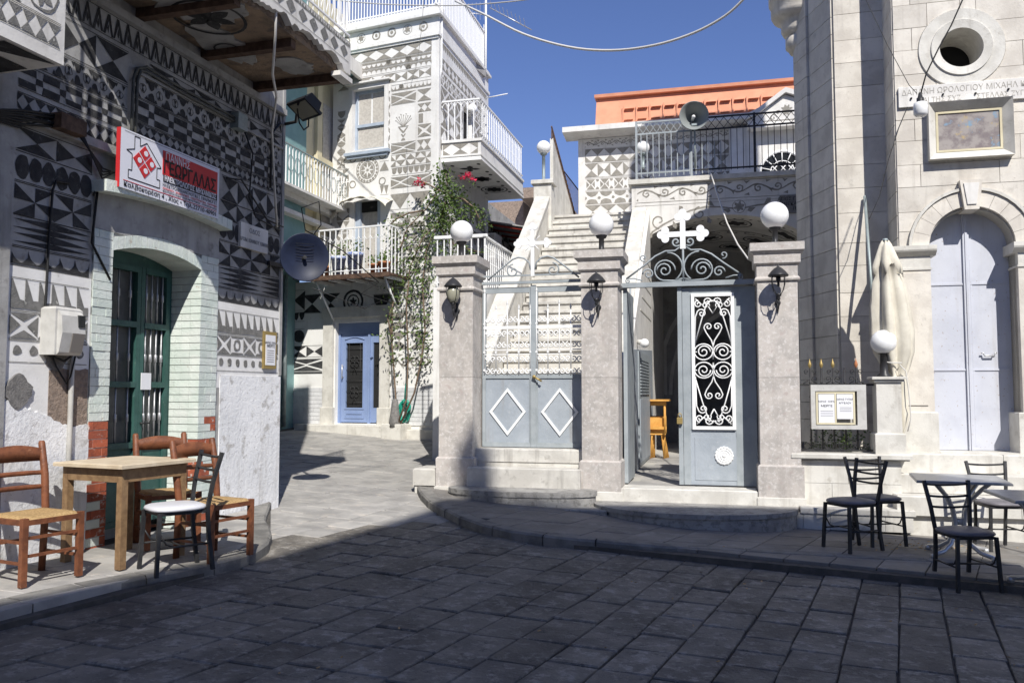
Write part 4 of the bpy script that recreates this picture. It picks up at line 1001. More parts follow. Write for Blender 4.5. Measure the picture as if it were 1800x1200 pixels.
mb = M(); mb.prism([(fx - fr_, fz)] + [(fx - fr_ * cos(R(a)), fz + fr_ * sin(R(a))) for a in range(0, 181, 12)], UD - .262, UD - .256); part('fanlight_glass', mb, m_glassd, t)
mb = M(); tb(mb, [(fx - fr_ * cos(R(a)), fz + fr_ * sin(R(a))) for a in range(0, 181, 10)], UD - .27, .035, 6); part('fanlight_frame', mb, m_iw, t)
mb = M()
for a in range(15, 180, 25): tb(mb, [(fx - .22 * cos(R(a)), fz + .22 * sin(R(a))), (fx - .44 * cos(R(a)), fz + .44 * sin(R(a)))], UD - .29, .012)
tb(mb, [(fx - .25 * cos(R(a)), fz + .25 * sin(R(a))) for a in range(0, 181, 12)], UD - .29, .012)
for q in (-.16, .02, .18): tb(mb, [(fx + q - .06, fz + .02), (fx + q + .06, fz + .16)], UD - .29, .012); tb(mb, [(fx + q + .06, fz + .02), (fx + q - .06, fz + .16)], UD - .285, .012)
part('fanlight_grille', mb, m_iw, t)

# ================================================================== CHURCH
CB, CA = .45, 1.05
ch = thing('church', 'pale limestone church front with round window and arched grey doors at the right', 'church', G, (2.3, .45, .2))
dx0, dx1 = 1.80, 2.75; dxc = (dx0 + dx1) / 2; dr = (dx1 - dx0) / 2; zs = 3.40
fdoor = lambda x: zs + dr * sqrt(max(0, 1 - ((x - dxc) / dr) ** 2))
ocx, ocz = 2.275, 0; ocx, ocz = G.p(1689, 85, CB); orr = .245
BX0, BX1 = 1.47, 7.5; ZT = 8.4
mb = M()
mb.archwall(BX0, BX1, .2, 4.9, dx0, dx1, fdoor, CB, CB + .6, 24)
mb.box(BX0, ocx - orr - .03, CB, CB + .6, 4.9, ZT); mb.box(ocx + orr + .03, BX1, CB, CB + .6, 4.9, ZT)
n = 16
for i in range(n):
    a = ocx - orr - .03 + 2 * (orr + .03) * i / n; b = a + 2 * (orr + .03) / n
    fa2 = lambda x: sqrt(max(0, (orr + .03) ** 2 - (x - ocx) ** 2))
    mb.prism([(a, ocz + fa2(a)), (b, ocz + fa2(b)), (b, ZT), (a, ZT)], CB, CB + .6); mb.prism([(a, 4.9), (b, 4.9), (b, ocz - fa2(b)), (a, ocz - fa2(a))], CB, CB + .6)
part('front_wall', mb, m_joint, ch)
SX, SD = .463, 2.06                                    # back-left corner of the visible mass
mb = M(); mb.prism([(.845, CA), (BX0 + .1, CA), (BX0 + .1, 2.1), (SX, SD)], .2, 8.0, 'xy'); part('side_wall', mb, m_joint, ch)
mb = M(); mb.box(1.6, 7.5, CB + 1.5, 5, .2, 8.2); part('nave', mb, m_joint, ch)
mb = M(); mb.prism([(SX + .38, SD - .3), (SX + 2.2, SD - .3), (SX + 2.2, SD + .6), (SX + .45, SD + .6)], 4.6, 10.3, 'xy'); mb.prism([(SX + .10, SD - .35), (SX + 2.4, SD - .35), (SX + 2.4, SD + .6), (SX + .2, SD + .6)], 10.3, 14.3, 'xy'); part('unseen_shade_block', mb, m_church, ch)  # unseen blocks, added and shaped to cast shade over porch and upper house
mb = M(); mb.box(ocx - .4, ocx + .4, CB + .6, CB + .65, ocz - .4, ocz + .4); part('window_dark', mb, m_dark, ch)
mb = M(); mb.lathe([(orr, -.55), (orr, .035), (orr + .10, .05), (orr + .105, .03), (orr + .12, .03), (orr + .24, .038), (orr + .25, .0)], (ocx, CB, ocz), 48, 'y', False); part('round_window_surround', mb, m_marblew, ch)
# stones: every block its own piece
rng = random.Random(11)
def holes_ok(x0, x1, z0, z1, holes):
    for h in holes:
        if x1 > h[0] and x0 < h[1] and z1 > h[2] and z0 < h[3]: return False
    return True
RING = dr + .20
FR = (G.p(1627, 185, CB)[0], G.p(1778, 270, CB)[0], G.p(1650, 284, CB)[1], G.p(1700, 184, CB)[1])
def course_wall(x0, x1, z0, z1, d, hs, ws, cut=None, ocut=None):
    z = z0; r = 0
    while z < z1 - .05:
        h = min(hs[r % len(hs)], z1 - z)
        x = x0; first = True
        while x < x1 - .02:
            w = rng.choice(ws) * rng.uniform(.85, 1.15)
            if first and r % 2: w *= .55
            first = False
            xe = min(x + w, x1)
            if x1 - xe < .15: xe = x1
            g = .003; pr = d - .014 - rng.uniform(0, .005)
            a, b, c, e = x + g, xe - g, z + g, z + h - g
            def lim(zv, right):
                for (cx_, cz_, rr, zlow) in (cut or []):
                    if zv >= zlow:
                        dz = zv - cz_
                        if dz < 0: return rr
                        return sqrt(rr * rr - dz * dz) if dz < rr else 0
                return 0
            done = False
            for (cx_, cz_, rr, full) in (cut or []):
                fz_ = lambda zv: (rr if (zv < cz_ and full) else sqrt(max(0, rr * rr - (zv - cz_) ** 2)))
                l0, l1 = fz_(c), fz_(e)
                if max(l0, l1) <= 0: continue
                if b <= cx_ - max(l0, l1) or a >= cx_ + max(l0, l1): continue
                done = True
                zsm = [c + (e - c) * q / 8 for q in range(9)]
                if a < cx_ - min(l0, l1) - .03:
                    P = [(a, c)] + [(max(a + .003, min(b, cx_ - fz_(q) - g)), q) for q in zsm] + [(a, e)]
                    m1 = M(); m1.prism(P, pr, d + .02); part('stone', m1, m_church, ch)
                if b > cx_ + min(l0, l1) + .03:
                    P = [(min(b - .003, max(a, cx_ + fz_(q) + g)), q) for q in zsm] + [(b, e), (b, c)]
                    m1 = M(); m1.prism(P, pr, d + .02); part('stone', m1, m_church, ch)
                break
            if not done: piece('stone', m_church, ch, a, b, pr, d + .02, c, e)
            x = xe
        z += h; r += 1
hs = [.30, .27, .33, .24, .31, .28]
course_wall(BX0, 3.6, 1.0, 7.6, CB, hs, [.55, .75, .95, .4], cut=[(dxc, zs, RING - .005, True), (ocx, ocz, orr + .245, False)])
mb = M(); mb.box(3.6, BX1, CB - .015, CB, 1.0, ZT); part('plain_wall', mb, m_church, ch)
course_wall(.85, BX0 - .005, .95, 7.9, CA, [.31, .36, .30, .40, .33], [2], None)
mb = M(); mb.box(.845, BX1, CA - .02, CA, .2, .95)
# left reveals: blocks on faces turned to the left
Z = .95; r = 0
while Z < 7.5:
    h = hs[(r + 2) % 6]
    mb = M(); mb.box(BX0 - .012, BX0 + .05, CB + .004, CA - .004, Z + .004, Z + h - .004); part('stone', mb, m_church, ch)
    # side face from (.845,CA) to (SX,SD)
    vx, vd = (SX - .845), (SD - CA); 
    for (t0, t1) in ((.02, .60), (.62, .99)):
        pr = .018 if t0 < .5 else .05
        nx_, nd_ = -vd / hypot(vx, vd) * pr, vx / hypot(vx, vd) * pr
        q0 = (.845 + vx * t0, CA + vd * t0); q1 = (.845 + vx * t1, CA + vd * t1)
        mb = M(); mb.prism([q0, (q0[0] + nx_, q0[1] + nd_), (q1[0] + nx_, q1[1] + nd_), q1], Z + .004, Z + h - .004, 'xy'); part('stone', mb, m_church, ch)
    Z += h; r += 1
# door surround: pilasters, imposts, ring, keystone
for (xa, xb_) in ((dx0 - .40, dx0 - .0), (dx1 + .0, dx1 + .40)):
    mb = M(); mb.cbox(xa - .06, xb_ + .03, CB - .12, CB + .3, .93, 1.42, .012); part('pilaster_base', mb, m_marblew, ch)
    mb = M(); mb.box(xa, xb_, CB - .085, CB + .25, 1.42, zs - .24); mb.box(xa + .09, xb_ - .07, CB - .10, CB - .085, 1.5, zs - .3); part('pilaster', mb, m_church, ch)
    mb = M(); mb.box(xa, xb_, CB - .09, CB + .26, zs - .24, zs - .09); mb.box(xa - .01, xb_ + .01, CB - .10, CB + .26, zs - .26, zs - .235)
    mb.prism([(CB - .10, zs - .09), (CB - .16, zs - .04), (CB - .17, zs - .02), (CB - .17, zs + .03), (CB + .3, zs + .03), (CB + .3, zs - .09)], xa - .06, xb_ + .06, 'yz'); part('impost', mb, m_marblew, ch)
nv = 11
for i in range(nv):
    a0 = 180 * i / nv + .2; a1 = 180 * (i + 1) / nv - .2
    if i == nv // 2: continue
    k = 4; O = [(dxc + (RING - .012) * cos(R(a0 + (a1 - a0) * j / k)), zs + .03 + (RING - .012) * sin(R(a0 + (a1 - a0) * j / k))) for j in range(k + 1)]
    I = [(dxc + dr * cos(R(a0 + (a1 - a0) * j / k)), zs + .03 + dr * sin(R(a0 + (a1 - a0) * j / k))) for j in range(k + 1)]
    mb = M(); mb.prism(O + I[::-1], CB - .045, CB + .25); part('arch_stone', mb, m_church, ch)
mb = M()
for i in range(20):
    a0, a1 = R(9 * i), R(9 * (i + 1)); r0, r1 = RING - .005, RING + .03
    mb.prism([(dxc + r0 * cos(a0), zs + .03 + r0 * sin(a0)), (dxc + r1 * cos(a0), zs + .03 + r1 * sin(a0)), (dxc + r1 * cos(a1), zs + .03 + r1 * sin(a1)), (dxc + r0 * cos(a1), zs + .03 + r0 * sin(a1))], CB - .07, CB)
part('hood_mould', mb, m_marblew, ch)
mb = M(); mb.prism([(dxc - .08, zs + dr - .02), (dxc + .08, zs + dr - .02), (dxc + .125, zs + dr + .34), (dxc - .125, zs + dr + .34)], CB - .10, CB + .2); part('keystone', mb, m_church, ch)
mb = M(); mb.prism([(dxc - .05, zs + dr + .04), (dxc + .05, zs + dr + .04), (dxc + .085, zs + dr + .30), (dxc - .085, zs + dr + .30)], CB - .115, CB - .10); part('keystone_face', mb, m_white, ch)
# doors
DD = CB + .24
for (xa, xb_) in ((dx0, dxc - .012), (dxc + .012, dx1)):
    sx_ = [xa + (xb_ - xa) * i / 10 for i in range(11)]
    mb = M(); mb.prism([(xa, .95)] + [(x_, fdoor(x_) + .03) for x_ in sx_] + [(xb_, .95)], DD, DD + .04); part('door_leaf', mb, m_doorlav, ch)
    mb = M()
    for z_ in (1.92, 2.98): mb.box(xa + .02, xb_ - .02, DD - .012, DD, z_, z_ + .022)
    mb.box(xa + .03, xa + .05, DD - .008, DD, 1.0, 3.3)
    part('door_rib', mb, m_doorlav, ch)
mb = M(); mb.box(dxc - .035, dxc + .035, DD - .03, DD - .001, .95, zs + dr - .02); mb.box(dxc - .012, dxc + .012, DD - .042, DD - .03, .95, zs + dr - .05); part('door_astragal', mb, m_doorlav, ch)
mb = M(); xh_, zh_ = G.p(1737, 622, DD); tb(mb, [(xh_ - .085, zh_ + .01), (xh_ - .06, zh_ + .01), (xh_ - .05, zh_ - .025), (xh_ + .05, zh_ - .025), (xh_ + .06, zh_ + .01), (xh_ + .085, zh_ + .01)], DD - .035, .010, 6); part('door_handle', mb, m_silver, ch)
# plinth, steps
mb = M(); mb.box(1.25, 7.5, CB - .16, CB + .5, .2, .945); part('plinth', mb, m_marblew, ch)
for k, (z_, d_) in enumerate(((.935, -.04), (.72, -.30), (.50, -.58))):
    for j in range(5): 
        xa = 1.20 + j * 1.25 + .3 * (k % 2) * (j > 0)
        xb_ = 1.20 + (j + 1) * 1.25 + .3 * (k % 2)
        mb = M(); mb.cbox(xa + .003, xb_ - .003, CB + d_ - .28 + .0, CB + .1, z_ - .215, z_, .012); part('step_stone', mb, m_marblew, ch)
mb = M(); mb.box(1.25, 7.5, CB - .80, CB, .0, .30); part('step_base', mb, m_marblew, ch)
# cornice end on the far left top corner
cx_, cd_ = SX + .05, SD + .1
x_, z_ = G.p(1392, 55, SD + .1)
mb = M(); mb.lathe([(.001, -.32), (.14, -.32), (.17, -.26), (.20, -.24), (.20, -.10), (.17, -.08), (.17, -.06), (.23, -.04), (.26, .02), (.26, .12), (.30, .17), (.37, .20), (.40, .26), (.40, .42), (.43, .44), (.43, 1.2), (.001, 1.2)], (SX + .06, SD + .05, z_ - .05), 28); part('corner_corbel', mb, m_church, ch)
mb = M(); mb.prism([(.80, CA + .1), (SX - .06, SD), (SX - .02, SD + .3), (.9, CA + .4)], 7.42, 8.0, 'xy'); part('eaves_cornice', mb, m_church, ch)
# inscription + framed painting
xa_ = G.p(1578, 170, CB)[0]; 
pl = thing('inscription_plaque', 'long white marble plaque with faint Greek capitals under the round window', 'plaque', G, (2.3, CB, 5.3))
zz0 = G.p(1580, 190, CB - .04)[1]; zz1 = G.p(1580, 155, CB - .04)[1]
mb = M(); mb.cbox(xa_, xa_ + 1.95, CB - .055, CB - .013, zz0, zz1, .004); part('stone', mb, m_white, pl)
text('ΔΑΠΑΝΗ ΩΡΟΛΟΓΙΟΥ ΜΙΧΑΗΛ Κ ΘΕΟΤΟΚΑ', .098, pl, m_joint, xa_ + .95, CB - .057, zz0 + .175, sx=.9)
text('ΚΑΙ ΤΗΣ ΣΥΖ        ΣΤΕΛΛΑΣ ΖΥΓΟΜΑΛΑ', .085, pl, m_joint, xa_ + .95, CB - .057, zz0 + .065, sx=.9)
mb = M()
for k in range(4): mb.lathe([(.014, 0), (.012, .02), (.001, .022)], (xa_ + .14 + k * .36, CB - .055, zz0 + .10 + .02 * (k % 2)), 8, 'y')
part('bolt', mb, m_ib, pl)
x0f, x1f, z0f, z1f = FR[0], FR[1], FR[2], FR[3] + .02
pl = thing('framed_painting', 'faded painting behind glass in a deep grey marble frame above the arched door', 'painting', G, (2.3, CB, z0f))
mb = M(); w = .10
O = [(x0f, z0f), (x1f, z0f), (x1f, z1f), (x0f, z1f)]; I = [(x0f + w, z0f + w), (x1f - w, z0f + w), (x1f - w, z1f - w), (x0f + w, z1f - w)]
for i in range(4):
    j = (i + 1) % 4; n0 = len(mb.v)
    mb.face([(O[i][0], CB - .13, O[i][1]), (O[j][0], CB - .13, O[j][1]), (I[j][0], CB - .03, I[j][1]), (I[i][0], CB - .03, I[i][1])])
    mb.face([(O[i][0], CB - .13, O[i][1]), (O[j][0], CB - .13, O[j][1]), (O[j][0], CB, O[j][1]), (O[i][0], CB, O[i][1])])
part('frame', mb, m_ig if False else m_marblew, pl)
mb = M(); 
for (a, b, c, e) in ((x0f + w, x1f - w, z0f + w, z0f + w + .025), (x0f + w, x1f - w, z1f - w - .025, z1f - w), (x0f + w, x0f + w + .025, z0f + w + .025, z1f - w - .025), (x1f - w - .025, x1f - w, z0f + w + .025, z1f - w - .025)): mb.box(a, b, CB - .04, CB - .016, c, e)
part('inner_frame', mb, m_cream, pl)
mb = M(); mb.box(x0f + w + .02, x1f - w - .02, CB - .026, CB - .018, z0f + w + .02, z1f - w - .02); part('picture', mb, m_icon, pl)

# ================================================================== LOW WALL, FENCE, NOTICE CASE, SMALL PILLAR
FD = -.05
t = thing('low_wall', 'low white marble wall with a thick ledge and a stone bench, under the iron fence', 'wall', G, (.7, 0, .2))
sxr = 1.30; zl = G.p(1500, 798, FD - .2)[1]
mb = M(); mb.box(.21, sxr, -.14, .20, .2, zl - .06); part('core', mb, m_joint, t)
for r in range(2):
    x_ = .212; k = 0
    while x_ < sxr - .05:
        w = [.34, .52, .30][(k + r) % 3]; xe = min(x_ + w, sxr + .008); piece('facing_slab', m_marblew, t, x_ + .002, xe - .002, -.155 - .002 * (k % 2), -.14, .33 + r * .265, .33 + (r + 1) * .265 - .004); x_ = xe; k += 1
mb = M(); mb.cbox(.10, sxr + .12, -.24, .24, zl - .055, zl, .01); mb.box(.14, sxr + .09, -.20, .22, zl - .075, zl - .056); part('ledge', mb, m_marblew, t)
mb = M(); mb.cbox(.17, 1.38, -.48, -.156, .28, .345, .01); part('bench_top', mb, m_steps, t)
for k in range(5): piece('bench_facing_slab', m_steps, t, -.09 + k * .29, -.09 + (k + 1) * .29 - .004, -.46, -.17, .1, .28)
xp = (G.p(1536, 700, -.02)[0] + G.p(1583, 700, -.02)[0]) / 2; zpt = G.p(1555, 662, -.1)[1]
t = thing('small_pillar', 'short white marble pillar on the ledge, between the iron fence and the closed parasol', 'pillar', G, (xp, 0, zl))
mb = M(); mb.cbox(xp - .165, xp + .165, -.165, .165, zl, zl + .24, .015); part('base', mb, m_marblew, t)
mb = M(); mb.box(xp - .135, xp + .135, -.135, .135, zl + .24, zpt - .06); part('shaft', mb, m_marblew, t)
mb = M(); mb.cbox(xp - .16, xp + .16, -.16, .16, zpt - .06, zpt - .03, .006); mb.cbox(xp - .185, xp + .185, -.185, .185, zpt - .03, zpt, .006); part('cap', mb, m_marblew, t)
globe_lamp('white globe lamp on the short pillar beside the closed parasol', G, xp - .02, 0, zpt, .145, .27, m_ibl, True)
t = thing('iron_fence', 'wrought iron fence panel with flame-shaped tips between the right pier and the short pillar', 'fence', G, (.75, 0, zl))
xa, xb_ = .21, xp - .14; nb = 5
zrl = G.p(1480, 676, 0)[1]
mb = M(); mb.box(xa, xb_, -.012, .012, zrl - .012, zrl + .012); mb.box(xa, xb_, -.012, .012, zl + .02, zl + .04); part('rail', mb, m_ib, t)
for i in range(nb):
    x_ = xa + .14 + i * (xb_ - xa - .2) / nb
    mb = M(); mb.tube([(x_, 0, zl + .02), (x_, 0, zrl + .20)], .010, 6)
    for k in range(5): mb.lathe([(.008, -.015), (.017, 0), (.008, .015)], (x_, 0, zl + .15 + k * .17), 6)
    part('bar', mb, m_ib, t)
    if i != 3: mb = M(); mb.lathe([(.006, 0), (.022, .03), (.020, .055), (.008, .085), (.002, .115)], (x_, 0, zrl + .20), 8); part('flame_tip', mb, m_brass if i != 4 else m_terra, t)
    mb = M()
    if i in (1, 3): 
        for s_ in (-1, 1): tb(mb, spiral(x_ + s_ * .075, zrl + .07, .04, -pi / 2, 1.2, s_, 14), 0, .006)
    else:
        for s_ in (-1, 1): tb(mb, spiral(x_ + s_ * .04, zrl + .16, .03, -pi / 2, 1.2, s_, 12), 0, .006); tb(mb, [(x_, zrl + .09), (x_ + s_ * .035, zrl + .04), (x_ + s_ * .08, zrl + .015)], 0, .006)
    for s_ in (-1, 1): tb(mb, [(x_ + s_ * .05 + .035 * cos(R(a)), zl + .075 + .035 * sin(R(a))) for a in range(0, 361, 30)], 0, .006)
    part('scroll', mb, m_ib, t)
# notice case
x0n = G.p(1425, 700, -.12)[0]; x1n = G.p(1522, 700, -.12)[0]; z1n = G.p(1470, 676, -.12)[1]; z0n = G.p(1470, 754, -.12)[1]
t = thing('notice_case', 'white wooden notice case with two printed death notices hung on the iron fence', 'notice board', G, ((x0n + x1n) / 2, -.1, z0n))
w = .075; dpt = -.15
mb = M(); mb.box(x0n, x1n, dpt, -.03, z1n - w, z1n); mb.box(x0n, x1n, dpt, -.03, z0n, z0n + .05); mb.box(x0n, x0n + .05, dpt + .001, -.03, z0n + .05, z1n - w); mb.box(x1n - .1, x1n, dpt + .001, -.03, z0n + .05, z1n - w); mb.box(x0n + .05, x1n - .1, -.055, -.03, z0n + .05, z1n - w); part('case', mb, m_plastic, t)
mb = M(); pa = .022; a, b, c, e = x0n + .055, x1n - .125, z0n + .055, z1n - w - .01
for (q0, q1, q2, q3) in ((a, b, c, c + pa), (a, b, e - pa, e), (a, a + pa, c + pa, e - pa), (b - pa, b, c + pa, e - pa), ((a + b) / 2 - .01, (a + b) / 2 + .01, c + pa, e - pa)): mb.box(q0, q1, dpt - .008, dpt + .01, q2, q3)
part('glass_frame', mb, m_cream, t)
wd = (b - a) / 2 - .035
for k, (x_, zc_, hh_, l1_, l2_) in enumerate(((a + .028, (c + e) / 2 - .01, .37, 'ΜΑΡΙΑΣ  ΧΗΡΑΣ', 'ΜΕΡΓΕ'), ((a + b) / 2 + .016, (c + e) / 2 + .03, .31, 'ΜΑΡΙΑΣ ΓΥΠΑΡΗ', 'ΑΓΓΕΛΟΥ'))):
    mb = M(); mb.box(x_, x_ + wd, dpt - .004, dpt - .002, zc_ - hh_ / 2, zc_ + hh_ / 2); pp = part('notice', mb, m_paper, t)
    text(l1_, .030, t, m_grey, x_ + wd / 2, dpt - .006, zc_ + hh_ * .24, sx=.9); text(l2_, .036 if k == 0 else .028, t, m_blk, x_ + wd / 2, dpt - .006, zc_ + hh_ * .10, sx=1.1)
    mb = M()
    for q in (-.05, -.1, -.15, -.2, -.25, -.3): 
        if q * 1.2 > -hh_ * .5 / .35 * .42: mb.box(x_ + .02 + .01 * (k), x_ + wd - .02, dpt - .0055, dpt - .005, zc_ + q * hh_ * 1.4 - .002, zc_ + q * hh_ * 1.4 + .003)
    part('print_line', mb, m_grey, t)
# parasol
t = thing('closed_parasol', 'folded off-white parasol tied with string, standing by the church pilaster', 'parasol', G, (1.42, .02, .9))
mb = M(); xt, zt_ = G.p(1556, 424, .12); xm_, zm_ = G.p(1562, 640, .12); xl_, zl_ = G.p(1578, 740, .12)
seg = 40; prof = [(0, .03), (.02, .05), (.06, .075), (.16, .11), (.28, .15), (.34, .155), (.345, .12), (.5, .16), (.8, .195), (1.1, .21), (1.35, .19), (1.5, .14), (1.6, .105), (1.7, .12), (1.85, .10), (1.98, .09), (2.05, .115), (2.2, .07), (2.3, .03)]
n0 = len(mb.v)
for k, (h, r) in enumerate(prof):
    tt = h / 2.3; cx2 = xt + (xl_ + .03 - xt) * tt
    for j in range(seg):
        a = 2 * pi * j / seg; fold = 1 + .26 * sin(a * 6 + tt * 1.5) * min(1, h * 3) + .10 * sin(a * 11 + 3 * tt + 1) * min(1, h * 2)
        hem = (.07 * sin(a * 6 + tt * 1.5) if .3 < h < .36 else .02 * sin(a * 5 + h * 9))
        mb.v.append((cx2 + r * fold * cos(a) * .95, .12 + r * fold * sin(a) * .8, zt_ - h - hem))
for k in range(len(prof) - 1):
    for j in range(seg): a = n0 + k * seg + j; b = n0 + k * seg + (j + 1) % seg; mb.f.append([a, a + seg, b + seg, b]); mb.sm.append(True)
part('canopy', mb, m_cloth, t)
mb = M(); mb.lathe([(.001, .035), (.03, .03), (.035, 0), (.001, -.01)], (xt, .12, zt_), 12); part('finial', mb, m_galv, t)
mb = M(); mb.tube([(xt, .12, zt_), (xl_ + .04, .12, 1.0)], .022, 8); part('pole', mb, m_galv, t)
mb = M(); mb.tube([(xm_ + .09, -.04, 1.98), (xm_ + .16, -.02, 1.9), (xm_ + .19, -.02, 1.6), (xm_ + .2, -.02, 1.35), (xm_ + .16, -.02, 1.2)], .007, 5); mb.tube([(xm_ - .1, .0, 2.02), (xm_, -.05, 2.0), (xm_ + .12, -.02, 2.0)], .008, 5); part('string', mb, m_cablew, t)
# pipe leaning on the church
a_, b_ = G.p(1520, 345, CA - .06), G.p(1539, 600, .35)
mb = M(); mb.tube([(a_[0], CA - .06, a_[1]), (b_[0], .35, b_[1])], .020, 8)
solo('leaning_pipe', mb, m_galv, 'thin grey metal pole leaning against the church, left of the parasol', 'pole', G, (b_[0], .35, b_[1]))
# hanging bulb and wires
t = thing('hanging_bulb', 'unlit frosted bulb hanging on a black wire in front of the church', 'bulb', G, (1.7, -1.0, 4.4))
bd = -1.0; x_, z_ = G.p(1618, 188, bd)
mb = M(); mb.lathe([(.001, -.105), (.05, -.103), (.070, -.08), (.073, 0), (.066, .04), (.05, .048), (.036, .05)], (x_, bd, z_), 20); part('bulb', mb, m_globe, t)
mb = M(); mb.lathe([(.037, .048), (.037, .095), (.027, .10), (.015, .15), (.001, .16)], (x_, bd, z_), 16); part('socket', mb, m_ib, t)
pts = [(x_, bd, z_ + .12)]
for (px_, py_) in ((1628, 130), (1650, 85), (1672, 45), (1692, 0), (1710, -50)): q = G.p(px_, py_, bd - .0); pts.append((q[0], bd, q[1]))
mb = M(); mb.tube(pts, .008, 5); part('wire', mb, m_cable, t)
for (P_, d_, r_, lb) in ((((1522, 0), (1560, 80), (1598, 150), (1612, 165)), bd + .1, .004, 'thin wire running from the church top to the hanging bulb'), (((1605, 165), (1580, 225), (1562, 280), (1546, 345), (1528, 385)), .40, .006, 'thin cable loose on the church wall below the bulb')):
    pts = [(*G.p(a, b, d_)[:1], d_, G.p(a, b, d_)[1]) for a, b in P_]; mb = M(); mb.tube(pts, r_, 4); solo('thin_wire', mb, m_cable, lb, 'wire', G, pts[0])
# stacked yellow chairs in the courtyard
t = thing('stacked_chairs', 'stack of yellow wooden folding chairs inside the gate opening', 'chairs', G, (-1.55, 4.6, .48))
dch = 4.5; x0c = G.p(1142, 740, dch)[0]; x1c = G.p(1172, 740, dch)[0]
for k in range(4):
    y = dch + k * .08; z0 = .48
    mb = M(); mb.tube([(x0c + .02 * k, y, z0), (x0c + .06, y + .05, z0 + .7)], .016, 5); mb.tube([(x1c - .05 + .02 * k, y, z0), (x1c - .12, y + .05, z0 + .7)], .016, 5); mb.box(x0c - .25, x1c - .02, y, y + .04, z0 + .42 + k * .01, z0 + .72 + k * .01); part('folding_chair', mb, m_yellow, t)
mb = M(); y = dch - .06
mb.tube([(x1c - .03, y, .92), (x1c - .03, y, 1.45)], .022, 6); mb.box(x0c - .3, x1c, y - .02, y + .03, 1.42, 1.50); mb.box(x0c - .3, x1c, y - .01, y + .02, 1.0, 1.05); mb.box(x0c - .3, x1c + .05, y - .1, y + .35, 1.50, 1.53)
part('chair_back', mb, m_yellow, t)

t = thing('low_shrub', 'small dark green shrub growing behind the iron fence, below the notice case', 'shrub', G, (.75, .45, .5))
rr_ = random.Random(77); mb = M()
for _ in range(420):
    c = Vector((.72 + rr_.gauss(0, .20), .42 + rr_.gauss(0, .08), 1.02 + rr_.gauss(0, .10))); u = Vector((rr_.uniform(-1, 1), rr_.uniform(-1, 1), rr_.uniform(-1, 1))).normalized(); v = u.orthogonal().normalized(); q = rr_.uniform(.015, .03)
    mb.face([c - u * q, c + v * q * .5, c + u * q, c - v * q * .5])
part('foliage', mb, m_leaf, t, kind='stuff')
mb = M()
for k in range(6): mb.tube([(.72 + .02 * k, .44, .5), (.60 + .05 * k, .42, 1.0)], .007, 4)
part('stems', mb, m_stem, t)
# ================================================================== PATTERNED TOWER HOUSE
tz = lambda py: T.p(754, py, 0)[1]
th = thing('tower_house', 'tall white house scratched all over with beige geometric patterns, behind the climbing bougainvillea', 'house', T, (-1.8, 0, .9))
SL = -2.50                                               # left edge of the upper floors
wx0, wx1 = T.p(620, 205)[0], T.p(676, 205)[0]; wz0, wz1 = T.p(650, 262)[1], T.p(650, 155)[1]
bx0, bx1 = T.p(622, 430)[0], T.p(668, 430)[0]; bz0, bz1 = 4.04, T.p(650, 352)[1]
dxa, dxb = T.p(589, 650)[0], T.p(667, 650)[0]; dza, dzb = 1.02, T.p(628, 566)[1]
def gridwall(mb, x0, x1, z0, z1, y0, y1, ops):
    X = sorted({x0, x1} | {o[0] for o in ops} | {o[1] for o in ops}); Z = sorted({z0, z1} | {o[2] for o in ops} | {o[3] for o in ops})
    for i in range(len(X) - 1):
        for j in range(len(Z) - 1):
            c = ((X[i] + X[i + 1]) / 2, (Z[j] + Z[j + 1]) / 2)
            if any(o[0] < c[0] < o[1] and o[2] < c[1] < o[3] for o in ops): continue
            mb.box(X[i], X[i + 1], y0, y1, Z[j], Z[j + 1])
    return mb
ZTOP = tz(20) - .03
part('front_wall', gridwall(M(), SL, 0, 4.0, ZTOP, 0, .18, [(wx0, wx1, wz0, wz1), (bx0, bx1, bz0, bz1)]), m_towerw, th)
part('lower_wall', gridwall(M(), -4.6, 0, .5, 4.0, 0, .18, [(dxa, dxb, dza, dzb)]), m_towerw, th)
ins = -T.y[0] * 0
# side wall built in its own frame but belonging to the house: convert coordinates
def side_poly(a, d, z):                                 # side-frame point -> front-frame point
    w_ = S.w(a, d, z); q = T.loc(w_[0], w_[1]); return (q[0], q[1], z)
def to_front(mb): mb.v = [side_poly(*v) for v in mb.v]; return mb
sw = [(1.55, 2.15, 6.45, 7.9)]
mb = gridwall(M(), .10, 3.45, .5, ZTOP, -.035, .05, sw); mb.box(.0, .11, -.034, -.0, .5, ZTOP); part('side_wall', to_front(mb), m_towerw, th)
mb = M(); mb.box(1.5, 2.2, .06, .08, 6.4, 8); part('side_door', to_front(mb), m_dark, th)
mb = M(); P = [(-.0, .3), (SL, .3), (SL, 4.2), (.6, 4.2)]
mb.box(SL + .02, -.3, .20, 3.0, ZTOP - .25, ZTOP - .05); part('roof_deck', mb, m_gravel, th)
# mouldings
for (z0, z1, e) in ((tz(20), tz(26), .06), (tz(26), tz(31), .10), (tz(60), tz(66), .06), (tz(66), tz(70), .03)):
    mb = M(); mb.box(SL - .03, e, -e, 0, z1, z0); mb2 = M(); mb2.box(-.0, 3.5, -e, 0, z1, z0); mb2 = to_front(mb2)
    part('cornice', mb, m_towerw, th); part('side_cornice', mb2, m_towerw, th)
z9 = tz(20); mb = M(); mb.box(SL, .02, -.02, .25, z9 - .02, z9 + .08); part('parapet', mb, m_towerw, th)
